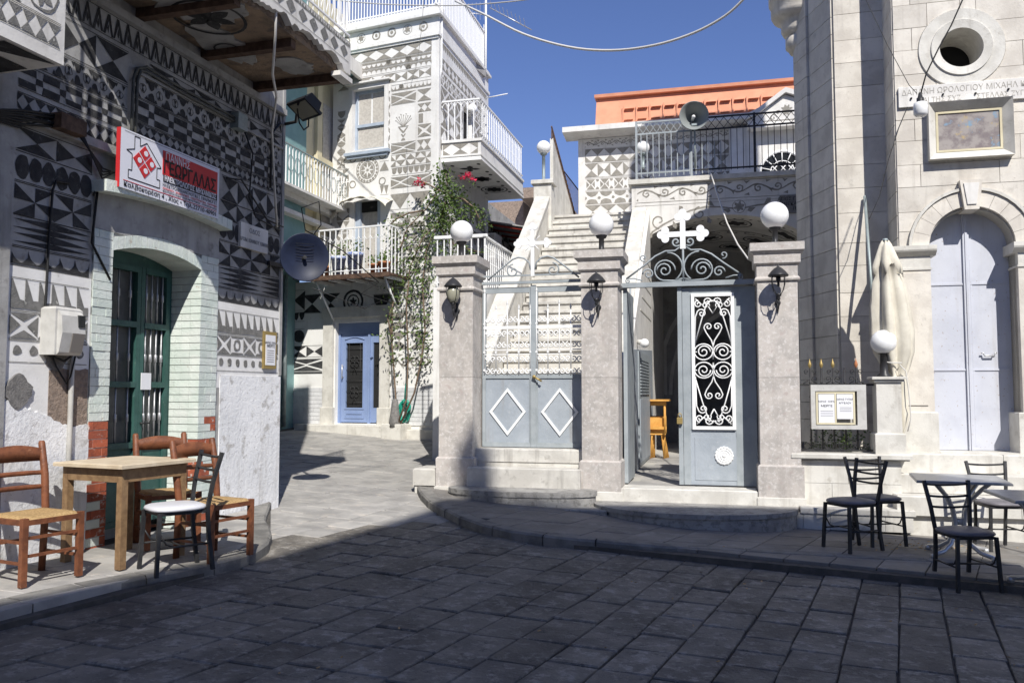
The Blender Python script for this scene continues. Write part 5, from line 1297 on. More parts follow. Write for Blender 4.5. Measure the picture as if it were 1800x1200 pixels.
# roof railing
rt = thing('roof_railing', 'white painted railing of close vertical bars on the flat roof of the tower house', 'railing', T, (-1.2, .05, z9))
mbal = mesh_of('baluster', M().box(-.011, .011, -.011, .011, 0, 1), m_iw)
n = 34
for i in range(n): share('baluster', mbal, rt, (SL + .05 + (abs(SL) - .06) * i / (n - 1), .06, z9 + .08), scale=(1, 1, .92))
mb = M(); mb.box(SL, .03, .04, .08, z9 + .98, z9 + 1.02); mb.box(SL, .03, .045, .075, z9 + .14, z9 + .165); part('rail', mb, m_iw, rt)
for i in range(34):
    q = side_poly(.08 + i * .1, .06, 0); share('baluster', mbal, rt, (q[0], q[1], z9 + .08), scale=(1, 1, .92))
mb = M(); mb.box(.0, 3.45, .04, .08, z9 + .98, z9 + 1.02); mb.box(.0, 3.45, .045, .075, z9 + .14, z9 + .165); mb.box(3.42, 3.47, .03, .08, z9 - .2, z9 + 1.2); part('side_rail', to_front(mb), m_iw, rt)
# patterns on the front
a_, b_ = SL + .12, -.14
xr = T.p(690, 200)[0] + .0
rows = [('ringrow', a_, b_, tz(57), tz(33), 1.35), ('dia', a_, b_, tz(90), tz(72), 1.9), ('scal', a_, b_, tz(103), tz(93), 1.0), ('scalup', a_, b_, tz(115), tz(106), 1.1), ('bow', a_, b_, tz(134), tz(119), 1.5)]
pattern(th, m_towerg, rows)
polys(th, m_towerg, [[(a_, tz(72)), (b_, tz(72)), (b_, tz(72) + .02), (a_, tz(72) + .02)], [(a_, tz(93)), (b_, tz(93)), (b_, tz(93) - .03), (a_, tz(93) - .03)]])
c0 = T.p(688, 200)[0]; c1 = b_; cm = c0 + (c1 - c0) * .62
pattern(th, m_towerg, [('scal', c0, c1, tz(150), tz(141), .9), ('union', c0, cm, tz(175), tz(156), 3.2), ('hour', cm + .04, c1, tz(175), tz(156), 1.0),
    ('union', c0, cm, tz(262), tz(245), 3.2), ('hour', cm + .04, c1, tz(262), tz(245), 1.0), ('pin', c0, c1, tz(285), tz(266), 1.15), ('scalg', c0 + .02, c1, tz(301), tz(289), 1.0),
    ('union', c0, c1, tz(324), tz(306), 2.2), ('trid', c0, c1, tz(362), tz(336), 1.3), ('check', c0, c1, tz(396), tz(370), 1.6), ('bow', c0, c1, tz(424), tz(402), 1.2), ('scalg', c0, c1, tz(442), tz(430), .9), ('dia', c0, c1, tz(478), tz(450), 1.1), ('saw', c0, c1, tz(508), tz(486), 1.4), ('trid', c0, c1, tz(540), tz(515), 1.2), ('bow', c0, c1, tz(575), tz(548), 1.4), ('hour', c0, c1, tz(612), tz(583), 1.6), ('vine', c0, c1, tz(650), tz(620), 1.6)])
zc_ = (tz(240) + tz(180)) / 2
pattern(th, m_towerg, [('hour', cm + .05, c1, tz(194), tz(181), 1), ('eye', cm + .05, c1, tz(238), tz(218), 1)])
polys(th, m_towerg, [[(cm + .07, tz(214)), (cm + .17, tz(214)), (cm + .17, tz(198)), (cm + .07, tz(198))]])
vx = (c0 + cm) / 2; vb = tz(241)                        # vase of flowers
V = [[(vx - .12, vb + .28), (vx + .12, vb + .28), (vx + .12, vb + .30), (vx - .12, vb + .30)], [(vx - .11, vb + .27), (vx - .02, vb + .16), (vx + .02, vb + .16), (vx + .11, vb + .27), (vx + .08, vb + .27), (vx, vb + .19), (vx - .08, vb + .27)], [(vx - .06, vb + .13), (vx, vb + .06), (vx + .06, vb + .13), (vx + .03, vb + .14), (vx, vb + .10), (vx - .03, vb + .14)], arc(vx, vb, .05, 0, 180, 8)]
for i in range(9):
    aa = R(35 + i * 13.5); l = .20 + .03 * (i % 2); q = (vx + l * cos(aa), vb + .30 + l * sin(aa))
    V += strip([(vx + .04 * cos(aa), vb + .30), q], .005); V.append([q, (q[0] + .04 * cos(aa + .5), q[1] + .04 * sin(aa + .5)), (q[0] + .03 * cos(aa - .6), q[1] + .03 * sin(aa - .6))])
polys(th, m_towerg, V)
# left column of small motifs
k0, k1 = SL + .12, SL + .32
for i, py in enumerate(range(172, 276, 15)):
    kd = ['scalg', 'hour', 'hour', 'eye', 'hour', 'hour', 'pin'][i % 7]; pattern(th, m_towerg, [(kd, k0, k1, tz(py + 14) + .0, tz(py + 1), 1.2)])
pattern(th, m_towerg, [('pin', k0, k1 + .1, tz(300), tz(280), 1.4), ('saw', k0, k1 + .1, tz(330), tz(305), 1.6)])
rx, rz = T.p(646, 299)
V = ringp(rx, rz, .165, .185, 30) + [arc(rx + .232 * cos(2 * pi * i / 20), rz + .232 * sin(2 * pi * i / 20), .026, 0, 360, 8)[:-1] for i in range(20)][0:0]
V += ringp(rx, rz, .26, .275, 30)
for i in range(20):
    a = 2 * pi * i / 20; b = 2 * pi * (i + 1) / 20; m_ = (a + b) / 2
    V.append([(rx + .26 * cos(a), rz + .26 * sin(a)), (rx + .205 * cos(a), rz + .205 * sin(a)), (rx + .235 * cos(m_), rz + .235 * sin(m_))]); V.append([(rx + .26 * cos(b), rz + .26 * sin(b)), (rx + .205 * cos(b), rz + .205 * sin(b)), (rx + .235 * cos(m_), rz + .235 * sin(m_))])
for i in range(8):
    a = 2 * pi * i / 8 + pi / 8; V.append([(rx + .155 * cos(a - .36), rz + .155 * sin(a - .36)), (rx + .155 * cos(a), rz + .155 * sin(a)), (rx + .155 * cos(a + .36), rz + .155 * sin(a + .36)), (rx + .06 * cos(a), rz + .06 * sin(a))])
V += star(rx, rz, .018, .05, 8)
for (sx, sz) in ((-1, -1), (1, -1), (-1, 1), (1, 1)): V += ringp(rx + sx * .36, rz + sz * .27, .06, .085, 14)
polys(th, m_towerg, V)
q0, q1 = T.p(592, 400)[0], T.p(614, 400)[0]
pattern(th, m_towerg, [('dia', q0, q1, tz(372), tz(352), 1), ('hour', q0, q1, tz(394), tz(376), 1), ('pin', q0, q1, tz(420), tz(398), 1), ('scalg', q0, q1, tz(438), tz(424), 1), ('bow', q0, q1, tz(462), tz(442), 1)])
w0, w1 = T.p(668, 300)[0], c0 - .05
pattern(th, m_towerg, [('trid', w0, w1, tz(333), tz(318), .8), ('tri', w0, w1, tz(290), tz(274), .8)])
for i, py in enumerate(range(150, 262, 14)): pattern(th, m_towerg, [(['hour', 'dia'][i % 2], c0 - .10, c0 - .03, tz(py + 12), tz(py), .5)])
# patterns on the side
rows = [('scalg', .1, 3.3, 8.62, 8.76, .8), ('hour', .1, 3.3, 8.22, 8.44, 1.1), ('octo', .1, 3.3, 7.9, 8.14, 1.1), ('union', .1, 1.5, 7.45, 7.85, 1.2), ('union', 2.2, 3.3, 7.45, 7.85, 1.2), ('bow', .1, 1.5, 7.05, 7.4, 1.2), ('bow', 2.2, 3.3, 7.05, 7.4, 1.2), ('dia', .1, 1.5, 6.55, 7.0, 1.1), ('dia', 2.2, 3.3, 6.55, 7.0, 1.1), ('bow', .1, 3.3, 5.4, 5.9, 1.3), ('scalg', .1, 3.3, 4.95, 5.3, 1), ('trid', .1, 3.3, 4.4, 4.85, 1), ('hour', .1, 3.3, 3.8, 4.3, 1.2)]
for (kd, s0, s1, z0, z1, ar) in rows:
    mb = M()
    for P in band(kd, s1 - s0, z1 - z0, ar):
        if len(P) > 2: mb.face([side_poly(s0 + min(max(q[0], 0), s1 - s0), -.040, z0 + q[1]) for q in P])
    part('side_pattern_band', mb, m_towerg, th)
# upper window
def window(fr_parent, x0, x1, z0, z1, y, frame, glass, surround=None):
    w = .05
    if surround:
        mb = M(); e = .10; mb.box(x0 - e, x0, y - .02, y, z0 - e * .5, z1 + e); mb.box(x1, x1 + e, y - .02, y, z0 - e * .5, z1 + e); mb.box(x0, x1, y - .02, y, z1, z1 + e); part('window_surround', mb, surround, fr_parent)
        mb = M(); mb.box(x0 - e - .05, x1 + e + .05, y - .09, y, z1 + e, z1 + e + .035); part('window_hood', mb, surround, fr_parent)
        mb = M(); mb.box(x0 - e - .05, x1 + e + .05, y - .10, y, z0 - .12, z0 - .06); mb.box(x0 - e, x1 + e, y - .06, y, z0 - .18, z0 - .12); part('window_sill', mb, frame, fr_parent)
    yy_ = y + .10
    mb = M(); mb.box(x0, x0 + w, yy_, yy_ + .05, z0, z1); mb.box(x1 - w, x1, yy_, yy_ + .05, z0, z1); mb.box(x0 + w, x1 - w, yy_, yy_ + .05, z1 - w, z1); mb.box(x0 + w, x1 - w, yy_, yy_ + .05, z0, z0 + w)
    zm = z0 + (z1 - z0) * .42; mb.box(x0 + w, x1 - w, yy_ - .01, yy_ + .05, zm - .03, zm + .03)
    fo = part('window_frame', mb, frame, fr_parent)
    xm_ = (x0 + x1) / 2
    for (a, b, c, e) in ((x0 + w + .02, xm_ - .02, zm + .04, z1 - w - .02), (xm_ + .02, x1 - w - .02, zm + .04, z1 - w - .02), (x0 + w + .01, x1 - w - .01, z0 + w, zm - .04)):
        mb = M(); mb.box(a, b, yy_ + .03, yy_ + .035, c, e); part('pane', mb, glass, fo)
    mb = M(); mb.box(x0 + w, x1 - w, yy_ + .037, yy_ + .045, z0 + w, z1 - w); part('curtain', mb, frame if False else m_iw, fr_parent)
window(th, wx0, wx1, wz0, wz1, 0, m_wgrey, m_curt, m_towerw)
# balcony door
mb = M(); mb.box(bx0, bx1, .12, .17, bz0, bz1); part('balcony_door', mb, m_curt, th)
mb = M(); mb.box(bx0, bx0 + .12, .05, .12, bz0, bz1); mb.box(bx1 - .10, bx1, .05, .12, bz0, bz1); part('shutter', mb, m_wgrey, th)
mb = M(); mb.box(bx0 + .12, bx1 - .1, .10, .12, bz1 - .22, bz1); part('door_top', mb, m_dark, th)
# draped white cloth over the balcony door
mb = M(); nx = 24; nz = 7; x0_, x1_ = T.p(594, 350)[0], T.p(692, 350)[0]; n0 = len(mb.v)
for j in range(nz + 1):
    for i in range(nx + 1):
        u = i / nx; v = j / nz; sag = .16 * (1 - (2 * u - 1) ** 2) * -1 + .24
        end = max(0, 1 - u * 5) * .42 + max(0, (u - .88) * 8) * .10
        mb.v.append((x0_ + (x1_ - x0_) * u, -.03 - .26 * sin(v * pi * .55) - .02 * sin(u * 23 + v * 4), tz(343) - .02 + .10 * (1 - (2 * u - 1) ** 2) - v * (sag * .55 + end * .8) - .012 * sin(u * 31)))
for j in range(nz):
    for i in range(nx): a = n0 + j * (nx + 1) + i; mb.f.append([a, a + 1, a + nx + 2, a + nx + 1]); mb.sm.append(True)
solo('draped_cloth', mb, m_cloth, 'crumpled white sheet draped as an awning over the tower balcony door', 'awning', T, ((x0_ + x1_) / 2, -.1, tz(343)))
# front balcony
BP = .75; xA, xB = T.p(547, 495, -.6)[0], T.p(690, 490, -.6)[0]
bz = 3.96
bal = thing('front_balcony', 'small iron balcony with white bars and flower pots over the blue door', 'balcony', T, ((xA + xB) / 2, -.3, bz))
mb = M(); mb.box(xA, xB, -BP, 0, bz - .03, bz + .015); mb.box(xA - .02, xB + .02, -BP - .02, -BP + .04, bz - .07, bz + .02); part('floor', mb, m_rust, bal)
mb = M()
for k in range(5): mb.box(xA + .1 + k * (xB - xA - .2) / 4, xA + .14 + k * (xB - xA - .2) / 4, -BP, 0, bz - .09, bz - .03)
part('floor_beams', mb, m_iw, bal)
mb = M()
for x_ in (xA + .15, xB - .15): mb.tube([(x_, -BP + .1, bz - .06), (x_, -.02, bz - .80)], .022, 6)
part('brace', mb, m_iw, bal)
mb3 = M(); mb3.box(-.009, .009, -.009, .009, 0, 1)
for zz_ in (.1, .5, .8): mb3.lathe([(.009, -.02), (.019, 0), (.009, .02)], (0, 0, zz_), 6)
mbb = mesh_of('baluster', mb3, m_iw)
nbl = 15
for i in range(nbl): share('baluster', mbb, bal, (xA + .02 + (xB - xA - .04) * i / (nbl - 1), -BP, bz), scale=(1, 1, .93))
for x_ in (xA + .01, xB - .01):
    for i in range(1, 6): share('baluster', mbb, bal, (x_, -BP + i * .13, bz), scale=(1, 1, .93))
mb = M(); mb.box(xA, xB, -BP - .015, -BP + .015, bz + .92, bz + .95); mb.box(xA, xA + .02, -BP, 0, bz + .92, bz + .95); mb.box(xB - .02, xB, -BP, 0, bz + .92, bz + .95); mb.box(xA, xB, -BP - .012, -BP + .012, bz + .08, bz + .10); part('rail', mb, m_iw, bal)
mb = M()
for i in range(nbl - 1):
    xm_ = xA + .02 + (xB - xA - .04) * (i + .5) / (nbl - 1); tb(mb, [(xm_ + .045 * cos(R(a)), bz + .74 + .05 * sin(R(a))) for a in range(180, 361, 30)], -BP, .006)
part('rail_scrolls', mb, m_iw, bal)
def pot(label, x, d, z, r, h, mt_, plant=True, grp=None):
    t = thing('flower_pot', label, 'flower pot', T, (x, d, z), grp)
    mb = M(); mb.lathe([(.001, 0), (r * .7, 0), (r * .95, h * .85), (r * 1.08, h * .86), (r * 1.08, h), (r * .9, h), (r * .88, h * .9), (.001, h * .9)], (x, d, z), 18); part('pot', mb, mt_, t)
    if plant:
        mb = M(); rr = random.Random(label)
        for i in range(70):
            a = rr.uniform(0, 2 * pi); el = rr.uniform(.3, 1.4); l = rr.uniform(.05, r * 2.0); c = Vector((x + l * cos(a) * cos(el), d + l * sin(a) * cos(el), z + h + l * sin(el)))
            u = Vector((rr.uniform(-1, 1), rr.uniform(-1, 1), rr.uniform(-1, 1))).normalized() * .03; v = u.orthogonal().normalized() * .018
            mb.face([c - u, c + v, c + u, c - v])
        part('leaves', mb, m_leaf, t)
f0 = bz + .02
pot('blue and white ceramic pot on the left of the tower balcony', xA + .62, -.55, f0, .15, .40, m_bpot)
pot('taller blue and white ceramic pot on the tower balcony, in front of the curtain', xA + .98, -.5, f0, .17, .46, m_bpot)
pot('terracotta pot in the left corner of the tower balcony', xA + .3, -.55, f0, .11, .22, m_terra)
pot('small terracotta pot in the middle of the tower balcony', xA + 1.45, -.55, f0, .10, .2, m_terra)
pot('terracotta pot at the right end of the tower balcony', xB - .25, -.5, f0, .12, .24, m_terra)
# shaded band under the balcony, ring and brickwork of the ground floor
z5 = lambda py: T.p(628, py)[1]
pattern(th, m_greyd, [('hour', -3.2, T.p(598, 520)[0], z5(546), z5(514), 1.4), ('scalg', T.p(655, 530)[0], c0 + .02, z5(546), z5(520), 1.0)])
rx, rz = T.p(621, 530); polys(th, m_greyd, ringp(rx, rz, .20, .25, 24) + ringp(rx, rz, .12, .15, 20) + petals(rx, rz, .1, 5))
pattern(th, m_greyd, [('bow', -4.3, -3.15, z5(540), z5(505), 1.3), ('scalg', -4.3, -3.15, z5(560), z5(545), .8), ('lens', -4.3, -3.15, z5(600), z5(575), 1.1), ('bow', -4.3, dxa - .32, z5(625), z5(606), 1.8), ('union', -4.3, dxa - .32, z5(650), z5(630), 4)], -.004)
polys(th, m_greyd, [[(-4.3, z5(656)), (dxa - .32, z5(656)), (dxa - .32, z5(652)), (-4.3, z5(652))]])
bw = .26; zb = .95
for r in range(9):
    z0 = 1.0 + r * .084
    for (xa, xb_) in ((-4.3, dxa - .3), (dxb + .28, -.03)):
        x = xa - (.13 if r % 2 else 0)
        while x < xb_:
            a = max(x, xa); b = min(x + bw, xb_)
            if b - a > .03: piece('facing_tile', m_tileb, th, a + .003, b - .003, -.02, 0, z0 + .003, z0 + .081)
            x += bw
for (xa, xb_) in ((dxa - .27, dxa - .03), (dxb + .03, dxb + .25)):
    mb = M(); mb.box(xa, xb_, -.06, 0, 1.35, dzb + .1); mb.cbox(xa - .03, xb_ + .03, -.09, 0, .9, 1.35, .01); part('door_pilaster', mb, m_marblew, th)
mb = M(); mb.box(dxa - .3, dxb + .28, -.08, 0, dzb + .1, dzb + .32); part('door_lintel', mb, m_marblew, th)
# plinth / step along the base
mb = M(); mb.cbox(dxa - .75, dxb + .32, -.35, 0, .6, 1.0, .01); mb.cbox(dxb + .32, dxb + .75, -.42, 0, .6, 1.04, .01); mb.cbox(dxb + .75, .05, -.18, 0, .55, .93, .01); part('doorstep', mb, m_marblew, th)
# blue door
t = thing('blue_door', 'pale blue front door with black iron flower grille, under the tower balcony', 'door', T, ((dxa + dxb) / 2, .1, dza))
y = .14
mb = M(); mb.box(dxa, dxa + .05, y - .03, y + .05, dza, dzb); mb.box(dxb - .05, dxb, y - .03, y + .05, dza, dzb); mb.box(dxa + .05, dxb - .05, y - .03, y + .05, dzb - .22, dzb); xs_ = dxb - .32; mb.box(xs_ - .03, xs_ + .02, y - .03, y + .05, dza, dzb - .22); part('frame', mb, m_blue, t)
lx0, lx1 = dxa + .05, xs_ - .03; gx0_, gx1_ = lx0 + .13, lx1 - .13; g0, g1 = dza + .32, dzb - .42
mb = M(); gridwall(mb, lx0, lx1, dza + .02, dzb - .22, y, y + .04, [(gx0_, gx1_, g0, g1)]); mb.box(lx0 + .1, lx1 - .1, y - .012, y, dza + .1, dza + .13); mb.box(lx0 + .15, lx1 - .15, y - .014, y, dza + .19, dza + .21)
for (a, b, c, e) in ((gx0_ - .03, gx0_, g0 - .03, g1 + .03), (gx1_, gx1_ + .03, g0 - .03, g1 + .03), (gx0_, gx1_, g0 - .03, g0), (gx0_, gx1_, g1, g1 + .03)): mb.box(a, b, y - .014, y, c, e)
tb(mb, [(gx0_ - .03 + (gx1_ - gx0_ + .06) * i / 12, g1 + .07 + .05 * sin(pi * i / 12)) for i in range(13)], y - .005, .012)
lf = part('leaf', mb, m_blue, t)
mb = M(); mb.box(gx0_, gx1_, y + .03, y + .034, g0, g1); mb.box(xs_ + .08, dxb - .1, y + .03, y + .034, g0, g1); part('glass', mb, m_dark, t)
mb = M(); gridwall(mb, xs_ + .02, dxb - .05, dza + .02, dzb - .22, y, y + .03, [(xs_ + .08, dxb - .1, g0, g1)]); part('side_panel', mb, m_blue, t)
mb = M(); gc = (gx0_ + gx1_) / 2
for x_ in (gx0_ + .07, gx1_ - .07): tb(mb, [(x_, g0), (x_, g1)], y + .0, .006)
for k in range(6): zz_ = g0 + (g1 - g0) * (k + .5) / 6; tb(mb, [(gx0_, zz_), (gx1_, zz_)], y + .0, .005)
for zz_ in (g0 + (g1 - g0) * .25, g0 + (g1 - g0) * .72):
    for k in range(4):
        a = k * pi / 2 + pi / 4; tb(mb, [(gc + .06 * cos(a) + .055 * cos(a + R(b)), zz_ + .075 * sin(a) + .055 * sin(a + R(b))) for b in range(0, 361, 40)], y - .003, .007)
    tb(mb, [(gc - .05, zz_ - .25), (gc, zz_ - .12), (gc + .05, zz_ - .25)], y, .006)
part('grille', mb, m_ib, lf)
mb = M(); mb.tube([(lx0 + .06, y - .05, dza + .92), (lx0 + .06, y - .05, dza + 1.22)], .012, 8); mb.box(lx0 + .05, lx0 + .07, y - .05, y, dza + .95, dza + .97); mb.box(lx0 + .05, lx0 + .07, y - .05, y, dza + 1.17, dza + 1.19); part('handle', mb, m_silver, lf)
# side balcony
sb = thing('side_balcony', 'white side balcony with ornate painted underside and arched railing on the tower house', 'balcony', S, (1.5, -.4, 6.2))
ssl = .18; bo = -.86; zq0 = S.p(848, 282, bo)[1]; zq0 = 6.28; zq1 = 6.72
mb = M(); mb.box(ssl, 3.6, bo, -.004, zq0, zq1); part('slab', mb, m_towerw, sb)
for (z0, z1, e) in ((zq1 - .05, zq1 + .003, .03), (zq0 + .003, zq0 + .05, .02), (zq0 + .10, zq0 + .14, .015)):
    mb = M(); mb.box(ssl - e, 3.6, bo - e, bo + .01, z0, z1); mb.box(ssl - e, ssl + .01, bo + .01, -.004, z0, z1); part('moulding', mb, m_towerw, sb)
mb = M()                                                # pattern on the slab's end that faces the street
for P in band('dia', .74, .24, 1.5): mb.face([(ssl - .004, bo + .06 + q[0], zq0 + .13 + q[1]) for q in P])
part('end_pattern', mb, m_towerg, sb)
mb = M()                                                # underside rosettes
for (s_, d_) in ((.75, -.45), (1.6, -.45), (2.55, -.45)):
    for q in petals(s_, d_, .22, 8 if s_ > 1 else 4, .3) + (ringp(s_, d_, .28, .31, 24) + ringp(s_, d_, .2, .22, 20) if s_ > 2 else []): mb.face([(a, b, zq0 - .004) for a, b in q])
    for (e_, f_) in ((-.3, -.28), (.3, .28), (-.3, .28), (.3, -.28)): mb.face([(s_ + e_ + .06 * cos(R(a)), d_ + f_ + .04 * sin(R(a)), zq0 - .004) for a in range(0, 360, 30)])
part('underside_pattern', mb, m_greyd, sb)
for i in range(7): share('baluster', mbb, sb, (ssl + .02, bo + .02 + i * .135, zq1), scale=(1, 1, .80))
for i in range(26): share('baluster', mbb, sb, (ssl + .02 + i * .132, bo + .02, zq1), scale=(1, 1, .80))
mb = M(); mb.box(ssl, 3.6, bo, bo + .03, zq1 + .80, zq1 + .83); mb.box(ssl, ssl + .03, bo, 0, zq1 + .80, zq1 + .83); mb.box(ssl, 3.6, bo, bo + .02, zq1 + .1, zq1 + .12)
for i in range(6): mb.tube([(ssl + .02, bo + .02 + i * .135 + .0675 + .0675 * cos(R(a)), zq1 + .64 + .14 * sin(R(a))) for a in range(0, 181, 30)], .007, 5)
mb.tube([(ssl + .02, bo - .1, zq1 + .815), (ssl + .02, bo - .55, zq1 + .86)], .012, 6)
part('rail', mb, m_iw, sb)
mb = M(); c_ = side_poly(2.0, -.10, 8.0); mb.sphere(c_, .11, 14, 10); mb.box(c_[0] - .02, c_[0] + .02, c_[1], c_[1] + .1, 7.98, 8.02); solo('round_wall_lamp', mb, m_globe, 'small round white lamp on the side wall above the tower side balcony', 'lamp', T, c_)
# drain pipe, antenna
mb = M(); q = side_poly(.10, -.05, 0); mb.tube([(q[0], q[1], 9.6), (q[0], q[1], 8.2), (q[0] - .05, q[1], 7.9), (q[0] - .05, q[1], 6.0), (q[0], q[1], 5.2)], .018, 6); solo('drain_pipe', mb, m_iw, 'thin white pipe running down the corner of the tower house', 'pipe', T, (q[0], q[1], 5.2))
t = thing('roof_aerial', 'television aerial on a white mast at the back of the tower roof', 'aerial', S, (3.3, 0, 9))
mb = M(); mb.tube([(3.35, 0, 8.8), (3.35, 0, 11.4)], .025, 6); part('mast', mb, m_iw, t)
mb = M(); mb.tube([(3.35, -.1, 10.75), (3.2, .9, 10.95)], .012, 5); mb.tube([(3.35, -.1, 10.95), (3.5, -1.1, 10.35)], .014, 5)
for i in range(9): mb.tube([(3.37 + i * .014, -.15 - i * .1, 10.93 - i * .06), (3.20 + i * .014, -.15 - i * .1, 11.05 - i * .06)], .006, 4); mb.tube([(3.2, .0 + i * .1, 10.6), (3.2, .0 + i * .1, 11.05)], .005, 4)
part('aerial_arm', mb, m_silver, t)

# ================================================================== TEAL HOUSE BETWEEN THE TWO
t = thing('teal_house', 'narrow teal and cream house with a jutting balcony, squeezed left of the tower house', 'house', K, (-1, 0, .9))
kz = lambda px, py: K.p(px, py, 0)[1]
mb = M(); mb.box(-6, -1.02, 0, 4, 4.25, 10.0); part('upper_wall', mb, m_teal, t)
mb = M(); mb.box(-1.02, .6, .05, 4, 4.25, 10.0); part('cream_wall', mb, m_cream, t)
mb = M(); mb.box(-.62, -.42, -.03, .05, 4.3, 8.1); mb.box(-.66, .5, -.06, .05, 6.35, 6.5); part('pilaster', mb, m_cream, t)
mb = M(); mb.box(-.30, .30, .02, .05, 5.2, 7.7); part('window', mb, m_curt, t)
mb = M(); mb.box(-6, .3, .85, 4, .5, 4.25); part('lower_wall', mb, m_teal, t)
mb = M(); mb.box(-6, .12, -.02, .9, 4.15, 4.25); part('jetty', mb, m_teal, t)
for (a, b, c, e) in ((-6, .05, 5.32, 5.42), (-6, .05, 5.02, 5.10)): mb = M().box(a, b, -.18, 0, c, e); part('band', mb, m_white, t)
mb = M(); mb.box(-6, .05, -.7, 0, 8.3, 8.42); part('upper_balcony_slab', mb, m_teal, t)
for k in range(3): mb = M().box(-2.4 + k * .9, -2.34 + k * .9, -.7, 0, 8.18, 8.3); part('bracket', mb, m_white, t)
mb = M(); mb.box(-6, .1, -.76, -.68, 8.2, 8.5); part('fascia', mb, m_white, t)
mb = M(); mb.box(-6, .05, -.42, 0, 5.42, 5.47); part('balcony_floor', mb, m_white, t)
for i in range(22): share('baluster', mbal, t, (-2.45 + i * .115, -.40, 5.47), scale=(.8, .8, .72))
mb = M(); mb.box(-2.5, .02, -.42, -.39, 6.17, 6.19); 
for i in range(10): mb.tube([(-2.3 + i * .24 + .1 * cos(R(a)), -.41, 5.85 + .16 * sin(R(a))) for a in range(0, 361, 40)], .006, 4)
part('balcony_rail', mb, m_galv, t)
mb = M(); mb.cbox(-.62, -.52, .78, .85, .9, 3.9, .005); mb.tube([(-.35, .80, .95), (-.35, .80, 4.1)], .045, 8); part('down_pipe', mb, m_galv, t)

# ================================================================== HOUSES BEYOND, UP THE ALLEY BEHIND THE STAIRS
S2 = Fr(*S.w(3.5, .15)[:2], .268, 1)
t = thing('alley_house', 'grey patterned house in shade up the alley, between tower house and stairs', 'house', S2, (3, 0, 1.2))
mb = M(); mb.box(0, 9, 0, 4, .8, 6.35); part('wall', mb, m_wallL, t)
pattern(t, m_greyd, [('pin', .1, 7, 5.4, 5.9, 1.1), ('trid', .1, 7, 4.8, 5.3, .8), ('bow', .1, 7, 4.2, 4.7, 1.2), ('saw', .1, 7, 3.5, 4.1, 1.2), ('bow', .1, 7, 2.8, 3.4, 1.2)])
mb = M(); mb.box(3.8, 8.5, -.95, 0, 7.2, 7.5); mb.box(4.5, 9, 0.1, 3.5, 6.35, 7.3); part('upper_storey', mb, m_rubble, t)
mb = M(); mb.tube([(3.8, -.9, 8.4), (8.4, -.9, 8.4)], .02, 5)
for i in range(24): mb.tube([(3.85 + i * .19, -.9, 7.5), (3.85 + i * .19, -.9, 8.4)], .010, 4)
part('rusty_railing', mb, m_rust, t)
t = thing('air_conditioner', 'air conditioner unit hung on the shaded wall left of the stairs', 'air conditioner', S, (3.3, -.2, 4.9))
mb = M(); mb.box(2.95, 3.5, -.36, -.06, 4.78, 5.36); part('case', mb, m_plastic, t)
for k in range(11): mb = M().box(2.945, 2.95, -.34, -.08, 4.84 + k * .045, 4.862 + k * .045); part('grille_bar', mb, m_grime, t)
mb = M(); mb.box(2.9, 3.55, -.38, 0, 4.72, 4.76); part('bracket', mb, m_rust, t)
t = thing('red_awning', 'red metal awning frame over the alley behind the stair parapet', 'awning', S2, (2, -1, 5))
mb = M()
for k in range(6): mb.tube([(.2 + k * .8, -1.5, 5.45), (.2 + k * .8, .0, 5.75)], .025, 5)
mb.tube([(.1, -1.5, 5.45), (5, -1.5, 5.45)], .03, 6); mb.tube([(.1, -1.5, 2), (.1, -1.5, 5.45)], .035, 6); mb.tube([(3.1, -1.5, 2), (3.1, -1.5, 5.45)], .035, 6); part('frame', mb, m_redp, t)
mb = M(); mb.prism([(-1.55, 5.49), (0, 5.8), (0, 5.83), (-1.55, 5.52)], .1, 5, 'yz'); part('sheet', mb, m_wallL, t)
# lower balcony/landing railing just left of the stairs
t = thing('landing_railing', 'white balustered railing of a raised landing, seen between left pier and stair parapet', 'railing', G, (-4.9, 3.5, 3.2))
zlr = G.p(860, 500, 2.6)[1]
mb = M(); mb.box(-5.35, -4.42, 2.55, 6.5, .5, zlr - .02); part('landing', mb, m_towerw, t)
for i in range(8): share('baluster', mbb, t, (-5.3 + i * .12, 2.6, zlr), scale=(1, 1, .8))
for i in range(22): share('baluster', mbb, t, (-4.47, 2.6 + i * .13, zlr), scale=(1, 1, .8))
mb = M(); mb.box(-5.35, -4.42, 2.57, 2.63, zlr + .8, zlr + .85); mb.box(-4.50, -4.44, 2.57, 5.4, zlr + .8, zlr + .83); mb.box(-5.35, -4.42, 2.59, 2.61, zlr + .05, zlr + .07); part('rail', mb, m_iw, t)

# ================================================================== PATTERNED HOUSE ON THE LEFT
lh = thing('left_house', 'house with black and white scratched patterns, worn plaster base and crumbling balcony at the left', 'house', L, (.5, 0, .3))
lz = lambda py: L.p(30, py)[1]
do0, do1, dtop = -.42, L.p(350, 600)[0], 2.89
fd = lambda x: dtop + .10 * (1 - ((x - (do0 + do1) / 2) / ((do1 - do0) / 2)) ** 2)
mb = M(); mb.archwall(-3.6, 2.31, .05, 9.5, do0, do1, fd, 0, .38, 16); mb.box(-3.6, 2.31, .55, 4, .05, 9.5); part('wall', mb, m_wallL, lh)
